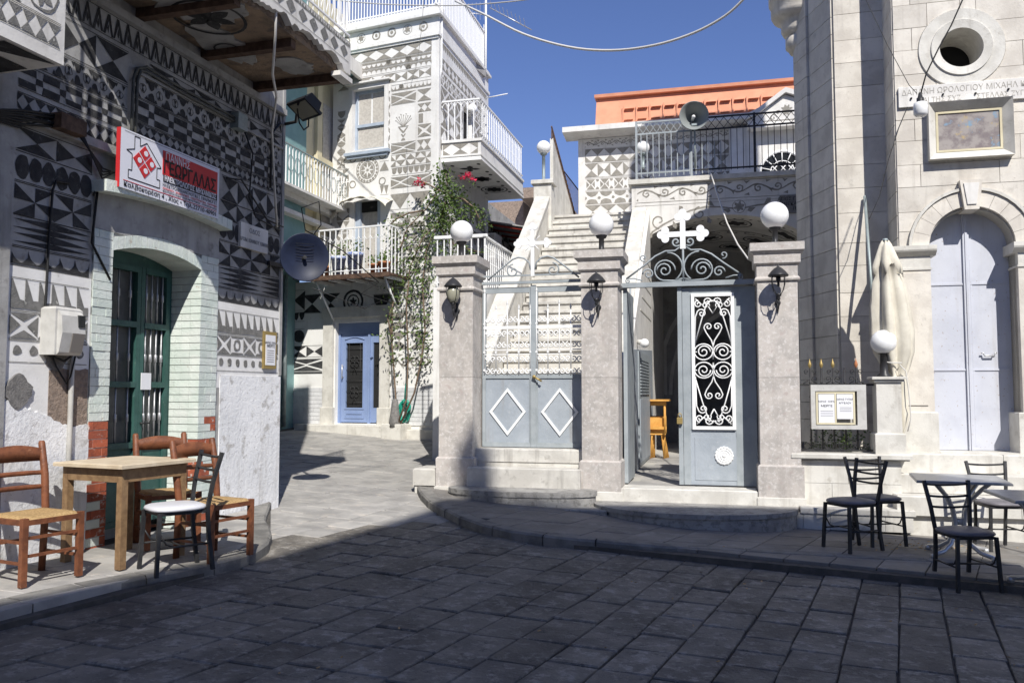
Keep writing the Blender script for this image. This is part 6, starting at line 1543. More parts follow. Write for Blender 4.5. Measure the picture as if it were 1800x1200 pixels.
# the pale lower plaster with its own torn edge
rr = random.Random(5)
def ragged(x0, x1, zb, zt, amp, d, mt_, nm, st=.03, slope=0):
    n = int((x1 - x0) / st); w_ = 0; top = []
    for i in range(n + 1):
        w_ = w_ * .8 + rr.uniform(-amp, amp); top.append((x1 - (x1 - x0) * i / n, zt + w_ + slope * (i / n - .5)))
    mb = M()
    for i in range(n): mb.prism([(top[i + 1][0], zb), (top[i][0], zb), top[i], top[i + 1]], d, 0)
    return part(nm, mb, mt_, lh)
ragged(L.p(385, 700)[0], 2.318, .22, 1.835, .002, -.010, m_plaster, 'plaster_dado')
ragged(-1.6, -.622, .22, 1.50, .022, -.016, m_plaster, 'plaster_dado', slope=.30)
ragged(-1.04, -.64, 1.2, 1.83, .012, -.008, m_rubble, 'bare_render')
mb = M(); mb.box(-1.46, -.632, -.003, 0, 1.2, 2.60); part('lower_render', mb, m_wallp, lh); mb = M(); mb.box(do1 + .272, 2.279, -.003, 0, 1.7, 2.60); part('lower_render', mb, m_wallp, lh)  # thin brighter layers over the sunlit band of the same wall
mb = M(); P = [(-1.33 + .12 * cos(R(a)) * (1 + .12 * sin(a * .11)), 1.66 + .12 * sin(R(a)) * (1 + .15 * cos(a * .07))) for a in range(0, 360, 15)]; mb.prism(P, -.022, -.001)
P = [(-.98 + .11 * cos(R(a)) * (1 + .2 * sin(a * .09)), 1.92 + .09 * sin(R(a)) * (1 + .15 * cos(a * .07))) for a in range(0, 360, 15)]; mb.prism(P, -.012, -.001); part('cement_patch', mb, m_patch, lh)
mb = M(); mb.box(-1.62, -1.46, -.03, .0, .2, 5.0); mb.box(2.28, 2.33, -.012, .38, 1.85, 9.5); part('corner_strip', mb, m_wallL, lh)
A0, A1 = -1.42, -.66; C0, C1 = do1 + .29, 2.26
ze = {k: lz(v) for k, v in dict(a=221, b=262, c=266, d=314, e=321, f=375, g=379, h=429, i=436, j=464, k=490, l=542, m=549, n=594, o=600, p=634).items()}
for (s0, s1) in ((A0, A1), (C0, C1)):
    pattern(lh, m_greyd, [('bow', s0, s1, ze['b'], ze['a'], 1.8), ('lens', s0, s1, ze['d'], ze['c'], .62), ('pin', s0, s1, ze['f'], ze['e'], 1.45), ('saw', s0, s1, ze['h'], ze['g'], 1.7), ('scal', s0, s1, ze['j'], ze['i'], 1.15)])
    pattern(lh, m_greyl, [('spike', s0, s1, ze['l'], ze['k'], .6), ('eye', s0, s1, ze['n'], ze['m'], 1.25), ('disc', s0, s1, ze['p'], ze['o'], 1.0)], -.007)
U0, U1 = -1.42, 2.26
pattern(lh, m_greyd, [('zig', U0, U1, 4.74, 4.93, .62), ('octo', -.20, U1, 4.34, 4.53, 1.15), ('check', -.20, U1, 4.12, 4.31, 1.5), ('dia', -.20, U1, 3.99, 4.09, .9), ('bow', U0, -.28, 4.40, 4.68, 1.6), ('octo', U0, -.28, 4.18, 4.36, 1.15), ('check', U0, -.28, 3.98, 4.14, 1.5), ('dia', U0, -.28, 3.80, 3.92, .9)])
pattern(lh, m_greyd, [('bow', .0, U1, 4.57, 4.68, 3.0), ('bow', 1.12, U1, 3.68, 3.93, 1.3)])
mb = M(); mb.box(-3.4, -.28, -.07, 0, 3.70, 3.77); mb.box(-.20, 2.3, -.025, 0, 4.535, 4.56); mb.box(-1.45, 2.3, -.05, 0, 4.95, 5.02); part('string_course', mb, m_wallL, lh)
mb = M(); mb.box(do0 - .208, do0 - .002, -.0125, .0, .30, 3.03); mb.box(do1 + .002, do1 + .268, -.0125, 0, .3, 3.03); part('mortar_bed', mb, m_mortar, lh)
# brick jambs, every brick its own piece
bh = .074
rr = random.Random(3)
for r in range(37):
    z0 = .30 + r * bh; red = z0 < 1.38
    for (xa, xb_, dirn) in ((do0 - .21, do0, -1), (do1, do1 + .27, 1)):
        split = (xa + xb_) / 2 + (.05 if r % 2 else -.05)
        for (a, b) in ((xa, split), (split, xb_)):
            mt_ = m_brickr if (red and rr.random() < (.85 if dirn < 0 else .22)) else m_brickp
            if mt_ is m_brickp and red and dirn < 0 and rr.random() < .2: continue
            e = rr.uniform(.0, .006)
            piece('brick', mt_, lh, a + .002 - (.012 if a == do1 else 0), b - .002 + (.012 if b == do0 else 0), -.014 - e, .10, z0 + .003, z0 + bh - .004)
    # reveal of the right jamb
    k = .10 if r % 2 == 0 else .17
    for (d0, d1) in ((.103, .103 + k), (.106 + k, .375)):
        piece('brick', m_brickp if not (red and rr.random() < .15) else m_brickr, lh, do1 - .010, do1 + .05, d0, d1, z0 + .003, z0 + bh - .004)
# arch bricks
nv = 17
for i in range(nv):
    a = do0 + (do1 - do0) * i / nv; b = do0 + (do1 - do0) * (i + 1) / nv
    mb = M(); mb.prism([(a + .003, fd(a) - .012), (b - .003, fd(b) - .012), (b - .003, fd(b) + .10), (a + .003, fd(a) + .10)], -.016, .378); part('arch_brick', mb, m_brickp, lh)
sx0, sx1 = do0 - .21, do1 + .27
mb = M()
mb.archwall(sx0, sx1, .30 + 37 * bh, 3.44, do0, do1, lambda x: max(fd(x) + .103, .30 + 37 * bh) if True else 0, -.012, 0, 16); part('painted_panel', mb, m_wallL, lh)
zA = lambda x: 3.34 + .05 * sin((x - sx0) / (sx1 - sx0) * pi)
for i in range(20):
    a = sx0 - .03 + (sx1 - sx0 + .06) * i / 20; b = a + (sx1 - sx0 + .06) / 20
    mb = M(); mb.prism([(a + .002, zA(a)), (b - .002, zA(b)), (b - .002, zA(b) + .10), (a + .002, zA(a) + .10)], -.15, 0); part('label_brick', mb, m_brickp, lh)
# green door
t = thing('green_door', 'dark green double door with vertical steel bars, half in sun, behind the wooden table', 'door', L, (.1, .35, .4))
y = .33; xm_ = L.p(243, 600, .33)[0]
mb = M(); mb.box(do0, do0 + .05, y, y + .08, .4, fd(do0) + .05); mb.box(do1 - .06, do1, y, y + .08, .4, fd(do1) + .05); mb.box(do0 + .05, do1 - .06, y, y + .07, 2.86, 3.02); part('frame', mb, m_green, t)
for (a, b) in ((do0 + .05, xm_), (xm_ + .006, do1 - .06)):
    mb = M(); w = .05; mb.box(a, a + w, y - .02, y + .04, .42, 2.858); mb.box(b - w, b, y - .02, y + .04, .42, 2.858)
    zs_ = [.42, 1.15, 1.72, 2.29, 2.82]
    for z_ in (.42, 1.13, 1.70, 2.27, 2.80): mb.box(a + w, b - w, y - .025, y + .035, z_, z_ + .055)
    mb.box(a + w, b - w, y, y + .02, .475, 1.13); part('leaf', mb, m_green, t)
    mb = M(); mb.box(a + w, b - w, y + .04, y + .045, 1.15, 2.80); part('glass', mb, m_glassm, t)
    nb = 4; barw = b - a - 2 * w
    for i in range(nb):
        x_ = a + w + barw * (i + .5) / nb
        for j in range(3):
            z0, z1 = zs_[j + 1] + .03, zs_[j + 2] - .02
            mb = M(); mb.tube([(x_, y, z0), (x_, y, z1)], .008, 8); zk = z0 + (z1 - z0) * (.45 if j < 2 else .55); mb.lathe([(.008, -.04), (.015, -.032), (.015, .032), (.008, .04)], (x_, y, zk), 10); part('bar', mb, m_alu, t)
mb = M(); mb.tube([(xm_ + .02, y - .03, 1.36), (xm_ + .12, y - .06, 1.36)], .008, 6); part('handle', mb, m_ib, t)
mb = M(); mb.box(xm_ + .015, xm_ + .15, y - .035, y - .028, 1.68, 1.84); part('paper_tag', mb, m_paper, t)
# near bay balcony at top left, patterned parapet
t = lh
mb = M(); mb.box(-3.4, -1.62, -.62, -.001, 3.98, 4.05); mb.box(-3.4, -1.62, -.62, -.55, 4.05, 4.85); mb.box(-1.69, -1.62, -.55, 0, 4.05, 4.85); mb.box(-3.4, -1.60, -.65, -.52, 4.85, 4.9); bayb = part('bay_balcony', mb, m_white, lh)
pattern(lh, m_greyl, [('hour', -3.3, -1.66, 4.09, 4.24, .75), ('flower', -3.3, -1.66, 4.27, 4.58, 1.0), ('dia', -3.3, -1.66, 4.62, 4.8, .9)], -.624)
mb = M()
for P in band('pin', 1.7, .5, 1.4): mb.face([(-3.35 + q[0], -.58 + q[1] * 1.0, 3.976) for q in P])
part('bay_underside_pattern', mb, m_greyd, bayb)
for i in range(14): mb = M().box(-3.2 + i * .12, -3.18 + i * .12, -.60, -.58, 4.9, 5.5); part('bay_bar', mb, m_ib, bayb)
mb = M(); mb.box(-3.4, -1.62, -.61, -.57, 5.5, 5.53); mb.box(-1.66, -1.64, -.57, 0, 5.5, 5.53)
for i in range(5): mb.box(-1.66, -1.645, -.55 + i * .11, -.535 + i * .11, 4.9, 5.5)
part('bay_rail', mb, m_ib, bayb)
# crumbling big balcony
b0, b1, bp, bz_ = -1.16, 1.76, 1.15, 5.06
mb = M(); mb.box(b0, b1, -bp + .09, 0, bz_ + .07, bz_ + .2); bslab = part('balcony_slab', mb, m_cane, lh)
for k in range(4):
    x_ = b0 + .02 + (b1 - b0 - .12) * k / 3; mb = M(); mb.box(x_, x_ + .09, -bp + .12, -.0, bz_ - .02, bz_ + .08); part('balcony_beam', mb, m_rust, bslab)
def blob(cx, cy, ax, ay, z0, z1, mt_, nm, seed):
    r_ = random.Random(seed); mb = M(); mb.prism([(cx + ax * cos(R(a)) * r_.uniform(.85, 1.1), cy + ay * sin(R(a)) * r_.uniform(.8, 1.12)) for a in range(0, 360, 12)], z0, z1, 'xy'); part(nm, mb, mt_, lh)
blob(-.15, -.62, .42, .40, bz_ + .045, bz_ + .07, m_wallL, 'remaining_plaster', 1); blob(.65, -.30, .5, .22, bz_ + .05, bz_ + .07, m_wallL, 'remaining_plaster', 2); blob(1.35, -.7, .25, .2, bz_ + .055, bz_ + .07, m_wallL, 'remaining_plaster', 9)
mb = M()
for q in ringp(.1, -.55, .30, .33, 26, 1.1) + petals(.1, -.55, .25, 6, .25) + ringp(.75, -.3, .12, .14, 14): mb.face([(a, b, bz_ + .043) for a, b in q])
part('balcony_underside_drawing', mb, m_greyd, bslab)
# broken fascia with pattern
mb = M(); r_ = random.Random(8); n = 60
xs_ = [b0 + (b1 - b0) * i / n for i in range(n + 1)]
zl_ = []; q_ = 0
for i in range(n + 1): q_ = q_ * .82 + r_.uniform(-.035, .045); zl_.append(bz_ + .05 + max(-.04, min(.12, q_ + .05)) * (1 if 10 < i < 57 else .2))
for i in range(n): mb.prism([(xs_[i], zl_[i]), (xs_[i + 1], zl_[i + 1]), (xs_[i + 1], bz_ + .42), (xs_[i], bz_ + .42)], -bp, -bp + .07)
mb.box(b1 - .06, b1, -bp + .07, 0, bz_ + .0, bz_ + .42); mb.box(b1 - .25, b1 + .03, -bp - .01, -bp + .10, bz_ - .02, bz_ + .03); part('balcony_fascia', mb, m_white, bslab)
mb = M()
for i in range(n): mb.prism([(xs_[i], zl_[i] - .03), (xs_[i + 1], zl_[i + 1] - .03), (xs_[i + 1], bz_ + .2), (xs_[i], bz_ + .2)], -bp + .08, -bp + .12)
part('broken_render_edge', mb, m_rubble, bslab)
pattern(lh, m_greyl, [('diaf', b0 + .05, b1 - .05, bz_ + .20, bz_ + .36, 1.35), ('tri', b0 + .05, b1 - .02, bz_ + .375, bz_ + .41, 1.4)], -bp - .004)
mb = M(); mb.box(b0, b1, -bp + .01, -bp + .03, bz_ + 1.3, bz_ + 1.33); mb.box(b0, b1, -bp + .01, -bp + .03, bz_ + .5, bz_ + .52)
for i in range(26): mb.tube([(b0 + .05 + i * .112 + .045 * cos(R(a)), -bp + .02, bz_ + .9 + .35 * sin(R(a))) for a in range(0, 361, 45)], .006, 4); mb.tube([(b0 + i * .112, -bp + .02, bz_ + .42), (b0 + i * .112, -bp + .02, bz_ + 1.3)], .006, 4)
part('balcony_railing', mb, m_iw, bslab)
# meter box, pipe, junction box, cables
t = thing('meter_box', 'weathered white plastic electricity meter box on the left wall with a torn patch below', 'meter box', L, (-.74, -.1, 2.0))
qx0, qx1 = L.p(100, 600, -.17)[0], L.p(148, 600, -.17)[0]; qz0, qz1 = L.p(125, 624, -.17)[1], L.p(125, 540, -.17)[1]
mb = M(); mb.cbox(qx0, qx1, -.15, 0, qz0, qz1, .02); part('case', mb, m_plastic, t)
mb = M(); mb.prism([(-.15, qz0), (-.15, qz1 - .03), (-.19, qz1 - .07), (-.20, qz0 + .17), (-.17, qz0 + .02)], qx0 + .02, qx1 - .02, 'yz'); part('cover', mb, m_plastic, t)
mb = M(); mb.box(qx0 + .18, qx1 - .03, -.205, -.185, qz0 + .22, qz1 - .06); part('window', mb, m_glassd, t)
mb = M(); mb.prism([(-.172, qz0 + .02), (-.203, qz0 + .17), (-.208, qz0 + .17), (-.177, qz0 + .02)], qx0 + .12, qx1 - .03, 'yz'); part('lower_cover', mb, m_grime, t)
mb = M(); mb.tube([(-.83, -.03, qz0), (-.84, -.03, qz0 - .12), (-.84, -.03, .3)], .022, 8); solo('white_conduit', mb, m_plastic, 'white plastic conduit running down from the meter box behind the table', 'pipe', L, (-.84, -.03, .3))
mb = M(); xk, zk = L.p(88, 380); pts = [(-.92, -.02, 3.34), (-1.05, -.02, 3.33), (-1.08, -.02, 3.25), (-1.10, -.02, 2.9), (-1.11, -.02, 2.4), (-1.12, -.02, 2.15), (-1.08, -.03, 1.95), (-.95, -.06, 1.90), (-.86, -.1, 1.98)]
mb.tube(pts, .010, 6); mb.tube([(-1.11, -.02, 2.1), (-1.0, -.03, 1.86), (-.9, -.04, 1.72), (-.86, -.04, 1.78), (-.85, -.08, 1.98)], .007, 5); solo('black_wall_cable', mb, m_cable, 'black cable looping down the left wall into the meter box', 'cable', L, (-1.1, -.02, 2))
t = thing('junction_box', 'rusty metal junction box on the left wall, wires running in', 'junction box', L, (-.9, -.1, 3.55))
jx0, jz1 = L.p(96, 196, -.1); jx1, jz0 = L.p(140, 242, -.1); mb = M(); mb.cbox(jx0, jx1, -.17, 0, jz0, jz1, .015); part('box', mb, m_rust, t)
for k in range(7):
    r_ = random.Random(k); z_ = 3.66 + k * .02; mb = M(); mb.tube([(-3.2, -.06 - .01 * k, z_ + .0), (-1.9, -.07, z_ - .04 - .02 * k), (-1.45, -.05 - .01 * k, z_ - .02), ((jx0 + jx1) / 2 - .05, -.09, (jz0 + jz1) / 2 + r_.uniform(-.05, .08))], .011, 5)
    part('cable', mb, m_cable, t)
for k in range(4): mb = M(); mb.tube([(jx1 - .02, -.08, jz0 + .05 + k * .03), (-.6, -.05, 3.55 - k * .03), (-.38, -.04, 3.55 + k * .015), (-.2, -.04, 3.75 + k * .03)], .008, 5); part('cable', mb, m_cable, t)
mb = M()
for k in range(2): mb.tube([(-.26 + k * .05, -.04, 3.85), (-.26 + k * .05, -.045, 4.45), (-.22 + k * .05, -.045, 4.56), (-.1, -.045, 4.62 - k * .04), (.4, -.045, 4.60 - k * .04), (1.25, -.05, 4.59 - k * .04)], .015, 8)
solo('bent_conduit', mb, m_galvd, 'two dark pipes bending over the patterned wall above the sign', 'pipe', L, (-.2, -.05, 3.9))
mb = M(); mb.cbox(1.25, 1.42, -.10, 0, 4.48, 4.66, .01); solo('small_wall_box', mb, m_galv, 'small pale grey box at the end of the bent pipes on the patterned wall', 'box', L, (1.3, 0, 4.5))
mb = M(); mb.tube([(1.43, -.05, 4.5), (1.6, -.05, 4.3), (1.55, -.05, 3.8), (1.7, -.04, 3.6), (2.2, -.04, 3.55)], .009, 5); mb.tube([(1.12, -.06, 3.9), (1.4, -.05, 3.95), (1.9, -.05, 3.62), (2.25, -.05, 3.6)], .010, 5); mb.tube([(do0 - .25, -.03, 3.3), (do0 - .2, -.03, 3.4), (do0 - .25, -.03, 2.9), (do0 - .02, -.02, 2.62)], .011, 5); solo('loose_wires', mb, m_cable, 'loose wires around the sign and door arch of the left house', 'wires', L, (1.4, 0, 3.8))
mb = M(); pts = []
for (px_, py_, d_) in ((486, -20, -1.15), (484, 60, -1.1), (479, 130, -.9), (486, 170, -.5), (478, 230, -.3), (482, 320, -.1), (487, 400, -.05)): q = L.p(px_, py_, d_); pts.append((q[0], d_, q[1]))
mb.tube(pts, .013, 5); solo('hanging_rope_wire', mb, m_cablew, 'knotted pale wire hanging from the crumbling balcony at the house corner', 'wire', L, pts[0])
# the shop sign
t = thing('sign_board', 'white, red and black rectangular shop sign with a house outline above the green door', 'sign', L, (.4, -.1, 3.5))
d = -.17; s0, z1 = L.p(213, 223, d); z0 = L.p(213, 329, d)[1]; s1 = L.p(385, 340, d)[0]
mb = M(); mb.box(s0, s1, d, d + .035, z0, z1); part('board', mb, m_signw, t)
mb = M(); mb.box(s0 - .005, s0, d, d + .04, z0, z1); part('red_edge', mb, m_red, t)
W_ = s1 - s0; H_ = z1 - z0; X = lambda u: s0 + W_ * u; Zv = lambda v: z0 + H_ * v
mb = M(); mb.box(X(.385), X(.975), d - .004, d, Zv(.47), Zv(.90)); part('red_field', mb, m_red, t)
mb = M(); mb.box(X(.395), X(.975), d - .0035, d, Zv(.345), Zv(.47)); part('black_strip', mb, m_blk, t)
ftext('ΓΙΑΝΝΗΣ', W_ * .25, H_ * .15, t, m_signw, X(.41), d - .006, Zv(.80))
ftext('ΓΕΩΡΓΑΛΑΣ', W_ * .56, H_ * .24, t, m_blk, X(.395), d - .006, Zv(.60), bold=.003)
ftext('ΗΛΕΚΤΡΟΛΟΓΟΣ ΜΗΧΑΝΙΚΟΣ', W_ * .555, H_ * .10, t, m_signw, X(.405), d - .006, Zv(.405), bold=.0015)
ftext('ΗΛΕΚΤΡΟΜΗΧΑΝΟΛΟΓΙΚΕΣ ΕΦΑΡΜΟΓΕΣ', W_ * .585, H_ * .065, t, m_grey, X(.39), d - .003, Zv(.29))
ftext('ΘΕΡΜΑΝΣΗ - ΚΛΙΜΑΤΙΣΜΟΣ - ΗΛΕΚΤΡΟΛΟΓΙΚΑ - ΥΔΡΑΥΛΙΚΑ', W_ * .585, H_ * .04, t, m_pink, X(.39), d - .003, Zv(.225))
ftext('ΦΩΤΟΒΟΛΤΑΙΚΑ - ΑΝΕΛΚΥΣΤΗΡΕΣ - ΠΥΡΑΣΦΑΛΕΙΑ', W_ * .585, H_ * .035, t, m_grey, X(.39), d - .003, Zv(.175))
mb = M(); mb.box(X(.03), X(.975), d - .003, d, Zv(.132), Zv(.142)); part('red_line', mb, m_red, t)
ftext('Καλβοκορέση 4 , Χίος • Τηλ.22710-40901', W_ * .93, H_ * .085, t, m_blk, X(.035), d - .004, Zv(.075))
mb = M(); HP = [(.07, .20), (.07, .34), (.10, .34), (.10, .62), (.05, .66), (.12, .72), (.12, .94), (.17, .94), (.17, .80), (.23, .90), (.37, .56), (.33, .54), (.33, .34), (.36, .34), (.36, .20), (.07, .20)]
for q in strip([(X(a), Zv(b)) for a, b in HP], .004): mb.face([(a, d - .003, b) for a, b in q])
mb.face([(X(.03), d - .0028, Zv(.965)), (X(.975), d - .0028, Zv(.965)), (X(.975), d - .0028, Zv(.972)), (X(.03), d - .0028, Zv(.972))])
part('house_outline', mb, m_blk, t)
for k in range(4):
    a = pi / 4 + k * pi / 2; cx_, cz_ = X(.215) + .078 * cos(a + pi / 4), Zv(.56) + .078 * sin(a + pi / 4)
    mb = M(); mb.prism([(cx_ + .068 * cos(b), cz_ + .068 * sin(b)) for b in (0, pi / 2, pi, 3 * pi / 2)], d - .004, d); mb2 = M(); mb2.prism([(cx_ + .026 * cos(R(b)) + .012, cz_ + .026 * sin(R(b))) for b in range(0, 360, 45)], d - .006, d - .004)
    part('red_square', mb, m_red, t); part('symbol', mb2, m_signw, t)
# street name plaque, framed notice, satellite dish, floodlight
t = thing('street_plaque', 'white marble street name plaque on the patterned wall, right of the sign', 'plaque', L, (1.7, -.03, 3.1))
q0 = L.p(423, 389, -.03); q1 = L.p(470, 440, -.03); mb = M(); zb1 = L.p(423, 433, -.03)[1]; mb.cbox(q0[0], q1[0], -.035, 0, zb1, q0[1], .004); part('stone', mb, m_white, t)
xm_ = (q0[0] + q1[0]) / 2; text('ΟΔΟΣ', .075, t, m_grey, xm_, -.037, q0[1] - .075); text('ΑΡΧΙΜ. ΙΩΑΝΝΟΥ ΛΙΜΑΝΗ', .060, t, m_grey, xm_, -.037, q0[1] - .185, sx=.75)
t = thing('framed_notice', 'narrow gilt framed death notice hung on the patterned wall near the house corner', 'notice', L, (2.05, -.02, 1.9))
a, b = L.p(460, 620)[0], L.p(482, 620)[0]; c, e = L.p(471, 648)[1], L.p(471, 583)[1]
mb = M(); mb.box(a, b, -.03, 0, c, e); part('frame', mb, m_brass, t)
mb = M(); mb.box(a + .03, b - .03, -.034, -.03, c + .04, e - .04); part('paper', mb, m_paper, t)
text('ΜΑΡΙΑΣ ΧΗΡΑΣ', .034, t, m_grey, (a + b) / 2, -.036, c + (e - c) * .70, sx=.9); text('ΜΕΡΓΕ', .045, t, m_blk, (a + b) / 2, -.036, c + (e - c) * .61, sx=1.1)
mb = M()
for k in (.48, .42, .36, .30, .24, .18): mb.box(a + .06, b - .06, -.0352, -.034, c + (e - c) * k, c + (e - c) * k + .006)
part('print_line', mb, m_grey, t)
t = thing('satellite_dish', 'dark blue round dish on a wall arm at the corner of the left house', 'satellite dish', L, (2.35, -.3, 3.1))
ds, dz_ = L.p(536, 452, -.55); Md = Matrix.Translation((ds, -.55, dz_)) @ Matrix.Rotation(R(-50), 4, 'Z') @ Matrix.Rotation(R(4), 4, 'X')
mb = M(); mb.lathe([(.001, -.075), (.1, -.065), (.2, -.035), (.262, 0), (.27, .0), (.27, -.012), (.2, -.05), (.1, -.085), (.001, -.095)], (0, 0, 0), 36, 'y', True, Md); part('dish', mb, m_dish, t)
mb = M()
for k in range(6): mb.box(-.10, .10, -.004, -.001, .15 - k * .03, .155 - k * .03, Md @ Matrix.Translation((0, .03, 0)))
part('print_line', mb, m_blk, t)
mb = M(); mb.tube([(2.31, .1, dz_ - .02), (2.4, -.1, dz_ - .02), (ds, -.55, dz_)], .022, 8); mb.box(2.0, 2.32, -.04, .0, dz_ - .05, dz_ + .0); part('arm', mb, m_ib, t)
t = thing('floodlight', 'black rectangular floodlight on an arm with a hanging cable loop, under the crumbling balcony corner', 'floodlight', L, (2.3, -.4, 4.4))
fs, fz_ = L.p(533, 190, -.45); Mf = Matrix.Translation((fs, -.45, fz_)) @ Matrix.Rotation(R(65), 4, 'Z') @ Matrix.Rotation(R(32), 4, 'X')
mb = M(); mb.prism([(-.12, .02), (.10, .02), (.07, .13), (-.09, .13)], -.15, .15, 'yz'); mb.v = [tuple(Mf @ Vector((v[0], v[1], v[2]))) for v in mb.v]; mb.box(-.175, .175, -.15, .12, -.015, .02, Mf); part('housing', mb, m_ibl, t)
mb = M(); mb.box(-.15, .15, -.12, .09, -.018, -.015, Mf); part('glass', mb, m_lens, t)
mb = M(); mb.tube([(2.31, .05, fz_ - .05), (2.33, -.15, fz_ - .02), (fs - .1, -.45, fz_ + .04)], .020, 6); mb.tube([(2.31, -.0, fz_ - .05), (2.15, -.04, fz_ - .1), (2.0, -.04, fz_ - .25), (1.98, -.04, fz_ - .9)], .014, 5)
part('arm', mb, m_ib, t)
mb = M(); c_ = Vector((fs, -.45, fz_)); mb.tube([c_ + Vector((-.13, .0, -.05)), c_ + Vector((-.08, 0, -.2)), c_ + Vector((.02, 0, -.25)), c_ + Vector((.12, 0, -.18)), c_ + Vector((.13, 0, -.04))], .009, 5); part('cable', mb, m_cable, t)
mb = M(); mb.tube([(2.45, -.1, 3.25), (2.7, -.3, 3.7), (2.55, -.35, 3.95), (2.4, -.2, 3.85), (2.5, -.2, 3.6), (2.9, -.5, 3.4), (3.3, -.8, 3.05), (3.2, -.6, 2.9), (3.6, -.9, 2.8)], .007, 5); mb.tube([(2.4, -.1, 3.0), (3.0, -.5, 3.2), (3.5, -.9, 2.9), (3.1, -.7, 2.7), (2.5, -.3, 2.9)], .006, 5); solo('tangled_wires', mb, m_cable, 'tangled thin wires in the air beyond the dish, before the tower balcony', 'wires', L, (2.5, -.2, 3.2))

# ================================================================== HOUSE BEHIND THE VIEWER (it shades the near street)
ob = thing('house_behind_viewer', 'tall plain stepped-gable house behind the viewer that throws the street into shade', 'house', W0, (2, -6.5, 0))
def sh(X, Y, z=.15): k = Y + 6.0; return (X - SDX * k, z + SDZ * k)
P = [sh(-12, -3)[0:1][0]]
edge = [sh(-4.6, 2.9), sh(-3.35, 5.25), sh(-2.12, 7.35), sh(-.82, 10.25, .3), sh(.3, 10.0, .34), sh(3.2, 9.62, .33), (7.20, 15.62), (7.25, 14.9), sh(4.72, 7.54), sh(6.2, 6.9), sh(9, 6.5)]
poly = [(edge[0][0] - 1.0, -1)] + edge + [(edge[-1][0], -1)]
mb = M()
for i in range(len(poly) - 1):
    a, b = poly[i], poly[i + 1]
    if b[0] - a[0] > .001: mb.prism([(a[0], -1), (b[0], -1), b, a], -6.6, -6.0)
part('gable_wall', mb, m_white, ob)
mb = M(); mb.box(-6, 9, -12, -6.6, -1, 8.5); part('body', mb, m_white, ob)
k_ = 16.8; xx = -.47 - SDX * k_; 
mb = M(); hz = .35 + SDZ * 16.4; mb.box(xx - .19, xx + .19, -6.3, -6.01, hz - 1.2, hz + .95); mb.prism([(xx - .25, hz + .95), (xx + .25, hz + .95), (xx, hz + 1.35)], -6.32, -6.0); part('chimney', mb, m_white, ob)
# ================================================================== CHAIRS AND TABLES
def chair_m(x, y, z, ang): return Matrix.Translation((x, y, z)) @ Matrix.Rotation(ang - pi / 2, 4, 'Z')     # faces +y locally
def sqbar(mb, a, b, w, w2=None): mb.tube([a, b], [w * .7071, (w2 or w) * .7071], 4); return mb
def taverna():
    t = thing('wooden_chair', 'x', 'chair', W0, (0, 0, 0), 'brown wooden rush-seat chairs'); hw = .205
    for s in (-1, 1):
        mb = M(); sqbar(mb, (s * hw, .19, 0), (s * hw, .19, .455), .040); part('front_leg', mb, m_wood, t)
        mb = M(); mb.tube([(s * (hw - .01), -.21, 0), (s * (hw - .01), -.19, .45), (s * (hw - .0), -.225, .70), (s * hw, -.275, .93), (s * hw, -.277, .945)], [.027, .029, .029, .026, .018], 6); part('back_post', mb, m_wood, t)
        mb = M()
        for z in (.15, .29): sqbar(mb, (s * (hw - .003), -.2, z), (s * (hw - .003), .19, z), .019)
        part('side_rung', mb, m_wood, t)
    mb = M(); sqbar(mb, (-hw, .19, .20), (hw, .19, .20), .020); sqbar(mb, (-hw, .19, .32), (hw, .19, .32), .020); sqbar(mb, (-hw, -.2, .25), (hw, -.2, .25), .020); part('cross_rung', mb, m_wood, t)
    mb = M()
    for (a, b) in (((-hw, .19), (hw, .19)), ((-hw, -.19), (hw, -.19)), ((-hw, -.19), (-hw, .19)), ((hw, -.19), (hw, .19))): sqbar(mb, (*a, .425), (*b, .425), .036)
    part('seat_rail', mb, m_wood, t)
    mb = M(); n = 14; n0 = 0
    for j in range(n + 1):
        for i in range(n + 1):
            u = i / n * 2 - 1; v = j / n * 2 - 1; e = max(abs(u), abs(v)); z = .462 - .012 * (1 - e) + .003 * math.sin((abs(u) if abs(u) > abs(v) else abs(v)) * 60)
            if e > .97: z -= .022
            mb.v.append((u * (hw - .004), v * .205, z))
    for j in range(n):
        for i in range(n): a = j * (n + 1) + i; mb.f.append([a, a + 1, a + n + 2, a + n + 1]); mb.sm.append(True)
    part('rush_seat', mb, m_straw, t)
    def slat(z0, h, hc, y0, c): 
        mb = M(); k = 8; pr = []
        for i in range(k):
            x0, x1 = -hw + .01 + (2 * hw - .02) * i / k, -hw + .01 + (2 * hw - .02) * (i + 1) / k
            f = lambda x: 1 - (x / hw) ** 2
            ys = [y0 - c * f(x0), y0 - c * f(x1)]; zt0, zt1 = z0 + h + hc * f(x0), z0 + h + hc * f(x1)
            n0 = len(mb.v); mb.v += [(x0, ys[0], z0), (x1, ys[1], z0), (x1, ys[1], zt1), (x0, ys[0], zt0), (x0, ys[0] - .016, z0), (x1, ys[1] - .016, z0), (x1, ys[1] - .016, zt1), (x0, ys[0] - .016, zt0)]
            for f_ in ((0, 1, 2, 3), (5, 4, 7, 6), (0, 4, 5, 1), (3, 2, 6, 7)): mb.f.append([n0 + q for q in f_]); mb.sm.append(True)
        return mb
    part('top_slat', slat(.80, .085, .035, -.245, .02), m_wood, t); part('slat', slat(.70, .030, .004, -.222, .018), m_wood, t); part('slat', slat(.60, .030, .004, -.205, .016), m_wood, t)
    return t
